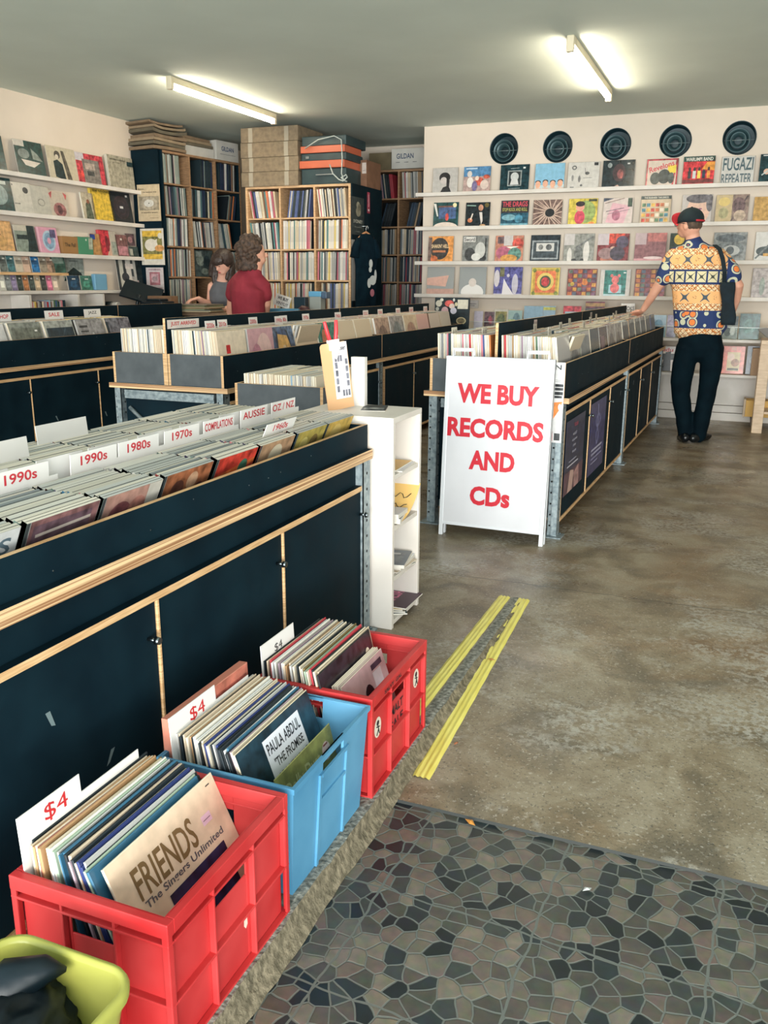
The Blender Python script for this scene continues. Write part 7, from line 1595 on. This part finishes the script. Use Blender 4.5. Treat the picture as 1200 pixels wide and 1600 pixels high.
def strap(pts, wv=.017):
    P_ = [p - TO for p in pts]; rings = []
    for k, p in enumerate(P_):
        d = (P_[min(k + 1, len(P_) - 1)] - P_[max(k - 1, 0)]).normalized(); s = Vector((1, 0, 0)); s = (s - d * s.dot(d)).normalized(); nn_ = d.cross(s)
        rings.append([p + s * wv + nn_ * .003, p - s * wv + nn_ * .003, p - s * wv - nn_ * .003, p + s * wv - nn_ * .003])
    mb.loft(rings, TB, smooth=False)
yb = Q(1138, 480).y - .11
strap([Vector((Q(1132, 441).x, yb, Q(1132, 441).z)), Vector((Q(1133, 425).x, -.165, Q(1133, 425).z)), Vector((Q(1130, 405).x, -.155, Q(1130, 405).z)), Vector((Q(1125, 390).x, -.12, Q(1125, 390).z)), Vector((Q(1117, 383).x, -.03, Q(1117, 383).z)), Vector((Q(1118, 386).x, .06, Q(1118, 386).z)), Vector((Q(1128, 405).x, .14, Q(1128, 405).z)), Vector((Q(1136, 430).x, .12, Q(1136, 430).z)), Vector((Q(1138, 445).x, yb + .02, Q(1138, 445).z))])
mb.build('strap', tr, recalc=True)

# ---------------- man in maroon polo
gy = 7.08
g0 = onY(392, 470, gy); gr = empty('person', (g0.x, gy, 0), label='person in a maroon polo shirt with curly brown hair, back turned, at the counter', cat='person'); O2 = Vector(gr.location)
def Q(px, py, dy=0.0): return onY(px, py, gy + dy) - O2
by = Matrix.Rotation(R_(-30), 3, 'Z'); sd2 = by @ Vector((1, 0, 0))
mb = MB()
base = Q(389, 487); bx_ = base.x
limb(mb, [(Vector((bx_, 0, .95)), .15, .1), (Q(389, 487), .15, .11), (Q(388, 460), .155, .105), (Q(390, 444), .13, .09), (Q(396, 432), .07, .065), (Q(399, 420), .058, .06), (Q(401, 408), .056, .06)], SKIN, side=sd2)
h2 = Q(397, 395); hz = Matrix.Rotation(R_(-52), 3, 'Z')
ball(mb, h2, .076, .096, .115, SKIN, hz); ball(mb, h2 + hz @ Vector((0, .045, -.055)), .052, .055, .06, SKIN, hz)
ball(mb, h2 + hz @ Vector((0, .106, -.02)), .012, .02, .022, SKIN, hz, 2); ball(mb, h2 + hz @ Vector((0, .096, -.062)), .022, .012, .008, SKIN, hz, 2)
for s in (-1, 1): ball(mb, h2 + hz @ Vector((s * .077, -.008, -.02)), .012, .021, .033, SKIN, hz, 2)
sr_ = Q(410, 446, .02); limb(mb, [(sr_, .048), (Q(415, 464, .03), .05), (Q(415, 475, .04), .048), (Q(413, 492, .10), .042), (Q(411, 503, .2), .03)], SKIN)
hand(mb, Q(411, 504, .21), (0, .9, -.15), (0, 0, -1), SKIN, curl=.4, thumb=-1)
sl_ = Q(369, 448, .11); limb(mb, [(sl_, .048), (Q(363, 465, .16), .048), (Q(361, 488, .22), .043), (Q(366, 500, .34), .03)], SKIN)
hand(mb, Q(366, 501, .35), (.2, .9, -.1), (0, 0, -1), SKIN, curl=.4, thumb=1)
for s in (-1, 1):
    b_ = Vector((bx_, 0, 0)) + sd2 * s * .09; limb(mb, [(b_ + Vector((0, 0, .92)), .09), (b_ + Vector((0, 0, .5)), .055), (b_ + Vector((0, 0, .3)), .052), (b_ + Vector((0, 0, .09)), .036)], SKIN)
fuse(mb, 'body', gr, SKIN, .007, 3)
mb = MB(); MAR = noisy('maroon_cotton', (128, 32, 46), (142, 40, 54), 8, .85, bump=.1)
limb(mb, [(Vector((bx_, 0, .90)), .185, .125), (Vector((bx_, 0, 1.0)), .19, .13), (Q(388, 475), .195, .14), (Q(386.5, 455), .212, .145), (Q(388, 443), .208, .135), (Q(392, 435), .16, .11), (Q(396, 428), .09, .08), (Q(398, 423), .072, .072)], MAR, side=sd2)
limb(mb, [(Q(394, 440, .0), .09), (Q(404, 444, .0), .09), (Q(411, 450, .015), .08), (Q(414, 463, .03), .070)], MAR)
limb(mb, [(Q(386, 440, .03), .09), (Q(373, 444, .07), .09), (Q(367, 450, .11), .08), (Q(364, 462, .15), .070)], MAR)
fuse(mb, 'polo_shirt', gr, MAR, .009, 5, rough_noise=(.006, 5))
mb = MB(); JN = noisy('dark_jeans', (24, 32, 48), (34, 44, 62), 10, .9)
limb(mb, [(Vector((bx_, 0, .98)), .17, .115), (Vector((bx_, 0, .88)), .18, .12)], JN, side=sd2)
for s in (-1, 1):
    b_ = Vector((bx_, 0, 0)) + sd2 * s * .09; limb(mb, [(b_ + Vector((0, 0, .88)), .10), (b_ + Vector((0, 0, .5)), .078), (b_ + Vector((0, 0, .14)), .068)], JN)
fuse(mb, 'jeans', gr, JN, .011, 3)
for s in (-1, 1):
    mb = MB(); b_ = Vector((bx_, 0, .045)) + sd2 * s * .09; f_ = by @ Vector((0, 1, 0)); limb(mb, [(b_ - f_ * .07, .04), (b_ + f_ * .05, .045, .04), (b_ + f_ * .16, .045, .028)], SH_); fuse(mb, 'shoe', gr, SH_, .009, 2)
mb = MB(); CH_ = noisy('curly_brown_hair', (44, 34, 28), (86, 64, 50), 40, .7, detail=6); rs = random.Random(9)
hh = Q(391, 391)
ball(mb, hh + Vector((.0, -.01, .012)), .118, .115, .115, CH_)
for k in range(150):
    th_ = rs.uniform(0, 2 * math.pi); ph = math.acos(rs.uniform(-.75, 1)); d = Vector((math.sin(ph) * math.cos(th_), math.sin(ph) * math.sin(th_), math.cos(ph)))
    fwd = hz @ Vector((0, 1, 0))
    if d.dot(fwd) > .55 and d.z < .55: continue
    r = rs.uniform(.016, .030); ball(mb, hh + Vector((d.x * .122, d.y * .12, d.z * .125 - .005)), r, r, r * 1.1, CH_, None, 2)
for k in range(40):
    a_ = rs.uniform(-2.6, .3); ball(mb, hh + Vector((.10 * math.cos(a_) - .02, .09 * math.sin(a_), rs.uniform(-.155, -.07))), .026, .026, .028, CH_, None, 2)
fuse(mb, 'hair', gr, CH_, .006, 1, rough_noise=(.004, 50))

# ---------------- woman behind the counter
wy_ = 8.12
w0 = onY(347, 470, wy_); wr = empty('person', (w0.x, wy_, 0), label='person with long dark hair in grey sleeveless top, looking down at the record pile', cat='person'); O3 = Vector(wr.location)
def Q(px, py, dy=0.0): return onY(px, py, wy_ + dy) - O3
WS = noisy('fair_skin', (214, 160, 140), (226, 176, 156), 9, .5, spec=.35)
fz = Matrix.Rotation(R_(168), 3, 'Z') @ Matrix.Rotation(R_(-28), 3, 'X')
mb = MB(); sd3 = Vector((1, .15, 0))
cx3 = Q(349, 480).x
limb(mb, [(Vector((cx3, .04, .92)), .14, .1), (Vector((cx3, .03, 1.1)), .12, .09), (Q(347, 465, .0), .12, .09), (Q(347, 450, .0), .125, .075), (Q(348, 442), .07, .055), (Q(348, 432, -.02), .05, .05), (Q(348, 424, -.04), .048, .05)], WS, side=sd3)
h3 = Q(348, 411, -.06)
ball(mb, h3, .074, .092, .11, WS, fz); ball(mb, h3 + fz @ Vector((0, .04, -.055)), .046, .05, .055, WS, fz)
ball(mb, h3 + fz @ Vector((0, .100, -.018)), .010, .017, .020, WS, fz, 2)
for s in (-1, 1):
    ball(mb, h3 + fz @ Vector((s * .03, .083, .012)), .014, .01, .006, WS, fz, 2); ball(mb, h3 + fz @ Vector((s * .074, -.008, -.015)), .011, .02, .03, WS, fz, 2)
limb(mb, [(Q(332, 447, .0), .050), (Q(330, 460, -.02), .044), (Q(328, 474, -.05), .040), (Q(318, 472, -.16), .036), (Q(310, 466.5, -.26), .026)], WS)
hand(mb, Q(309, 466, -.27), (-.5, -.80, -.22), (-.1, -.2, -1), WS, curl=.75, thumb=-1, L=.17)
limb(mb, [(Q(363, 447, .0), .050), (Q(367, 462, -.02), .044), (Q(366, 478, -.05), .040), (Q(352, 484, -.16), .034), (Q(341, 484, -.25), .025)], WS)
hand(mb, Q(341, 484, -.26), (-.7, -.6, .1), (0, -.2, -1), WS, curl=.6, thumb=1, L=.17)
for s in (-1, 1): limb(mb, [(Vector((cx3 + s * .08, .04, .9)), .085), (Vector((cx3 + s * .08, .04, .48)), .052), (Vector((cx3 + s * .08, .04, .09)), .034)], WS)
fuse(mb, 'body', wr, WS, .007, 3)
mb = MB()   # face detail: lips, brows, lids
LP_ = M((176, 84, 84), .5); BRW = M((50, 38, 34), .8)
ball(mb, h3 + fz @ Vector((0, .092, -.060)), .020, .008, .007, LP_, fz, 2); mb.build('lips', wr, label='reddish lips')
for s in (-1, 1):
    mb = MB(); ball(mb, h3 + fz @ Vector((s * .031, .0925, .008)), .014, .004, .003, BRW, fz, 2); mb.build('eyelashes', wr)
mb = MB(); GT = noisy('grey_jersey', (84, 86, 92), (98, 100, 106), 8, .85)
limb(mb, [(Vector((cx3, .03, .95)), .155, .115), (Vector((cx3, .03, 1.1)), .135, .105), (Q(347.5, 468, .0), .142, .112), (Q(347.5, 456, .0), .142, .108), (Q(347.5, 450, .0), .12, .095)], GT, side=sd3)
limb(mb, [(Q(338, 452, .0), .028, .07), (Q(338.5, 443, .0), .02, .06)], GT); limb(mb, [(Q(358, 452, .0), .028, .07), (Q(357.5, 443, .0), .02, .06)], GT)
fuse(mb, 'sleeveless_top', wr, GT, .009, 4, rough_noise=(.004, 7))
mb = MB(); limb(mb, [(Vector((cx3, .035, 1.0)), .158, .122), (Vector((cx3, .04, .88)), .175, .125)], JN, side=sd3)
for s in (-1, 1): limb(mb, [(Vector((cx3 + s * .085, .04, .86)), .095), (Vector((cx3 + s * .085, .04, .48)), .07), (Vector((cx3 + s * .085, .04, .13)), .058)], JN)
fuse(mb, 'jeans', wr, JN, .011, 3)
for s in (-1, 1):
    mb = MB(); limb(mb, [(Vector((cx3 + s * .08, .07, .04)), .036), (Vector((cx3 + s * .08, -.13, .032)), .04, .026)], SH_); fuse(mb, 'shoe', wr, SH_, .009, 2)
mb = MB(); DH = noisy('dark_hair', (34, 26, 24), (66, 50, 44), 30, .5, stretch=(6, 6, 1), detail=6)
hb = Matrix.Rotation(R_(168), 3, 'Z') @ Matrix.Rotation(R_(-14), 3, 'X')
ball(mb, h3 + hb @ Vector((0, -.026, .036)), .106, .106, .110, DH, hb); ball(mb, h3 + Vector((0, -.02, .07)), .075, .075, .05, DH)
for k in range(11):    # fringe
    a = R_(90 - 50 + 10 * k); p = Vector((.088 * math.cos(a), .098 * math.sin(a), .065))
    limb(mb, [(h3 + fz @ (p * .8 + Vector((0, 0, .03))), .02), (h3 + fz @ (p + Vector((0, .004, -.01))), .016), (h3 + fz @ (p + Vector((0, .008, -.035))), .010)], DH, n=8)
for (x, ya, wid, zl) in ((-12, 0, .034, 447), (-8, .02, .04, 444), (8, -.02, .034, 436), (12, .0, .036, 440), (-15, .06, .04, 432), (0, .09, .06, 440), (14, .06, .036, 436)):
    limb(mb, [(Q(348 + x * .8, 400, .0 + ya), wid * .9), (Q(348 + x * 1.05, 418, -.0 + ya), wid), (Q(347 + x * 1.1, 432, ya), wid * .85), (Q(346 + x * .95, zl, ya - .02), wid * .4)], DH, n=12)
fuse(mb, 'hair', wr, DH, .007, 2, rough_noise=(.004, 26))
# ================================================================ CAMERA, LIGHT
cam_d = bpy.data.cameras.new('camera'); cam = bpy.data.objects.new('camera', cam_d); COL.objects.link(cam)
cam_d.sensor_fit = 'HORIZONTAL'; cam_d.sensor_width = 36; cam_d.lens = 36 * F / 1200
cam.matrix_world = Matrix(((CAMX.x, CAMY.x, CAMZ.x, 0), (CAMX.y, CAMY.y, CAMZ.y, 0), (CAMX.z, CAMY.z, CAMZ.z, CAMH), (0, 0, 0, 1)))
cam_d.clip_start = .05
S.camera = cam
w = bpy.data.worlds.new('sky'); S.world = w; w.use_nodes = True
bg = w.node_tree.nodes['Background']; bg.inputs[0].default_value = (.76, .94, 1.0, 1); bg.inputs[1].default_value = 1.25
def area(name, loc, rot, sx, sy, e, col=(1, 1, 1)):
    l = bpy.data.lights.new(name, 'AREA'); l.shape = 'RECTANGLE'; l.size = sx; l.size_y = sy; l.energy = e; l.color = col
    o = bpy.data.objects.new(name, l); COL.objects.link(o); o.location = loc; o.rotation_euler = rot; return o
# daylight through the open shopfront
area('shopfront_daylight', (1.5, -6.5, 1.9), (R_(93), 0, R_(8)), 10.0, 3.8, 1300, (1, .985, .95))
area('ceiling_fill_uplight', (1.2, -3.4, .10), (R_(180 - 50), 0, R_(4)), 8.0, 2.2, 1050, (.92, 1, .96))  # added up-light to brighten the ceiling, standing in for bounce off the footpath
vs = S.view_settings; S.display_settings.display_device = 'sRGB'
vs.view_transform = 'Standard'; vs.look = 'None'; vs.gamma = 1; vs.exposure = 0.12; vs.use_curve_mapping = False
bpy.data.scenes.remove(BENCH)
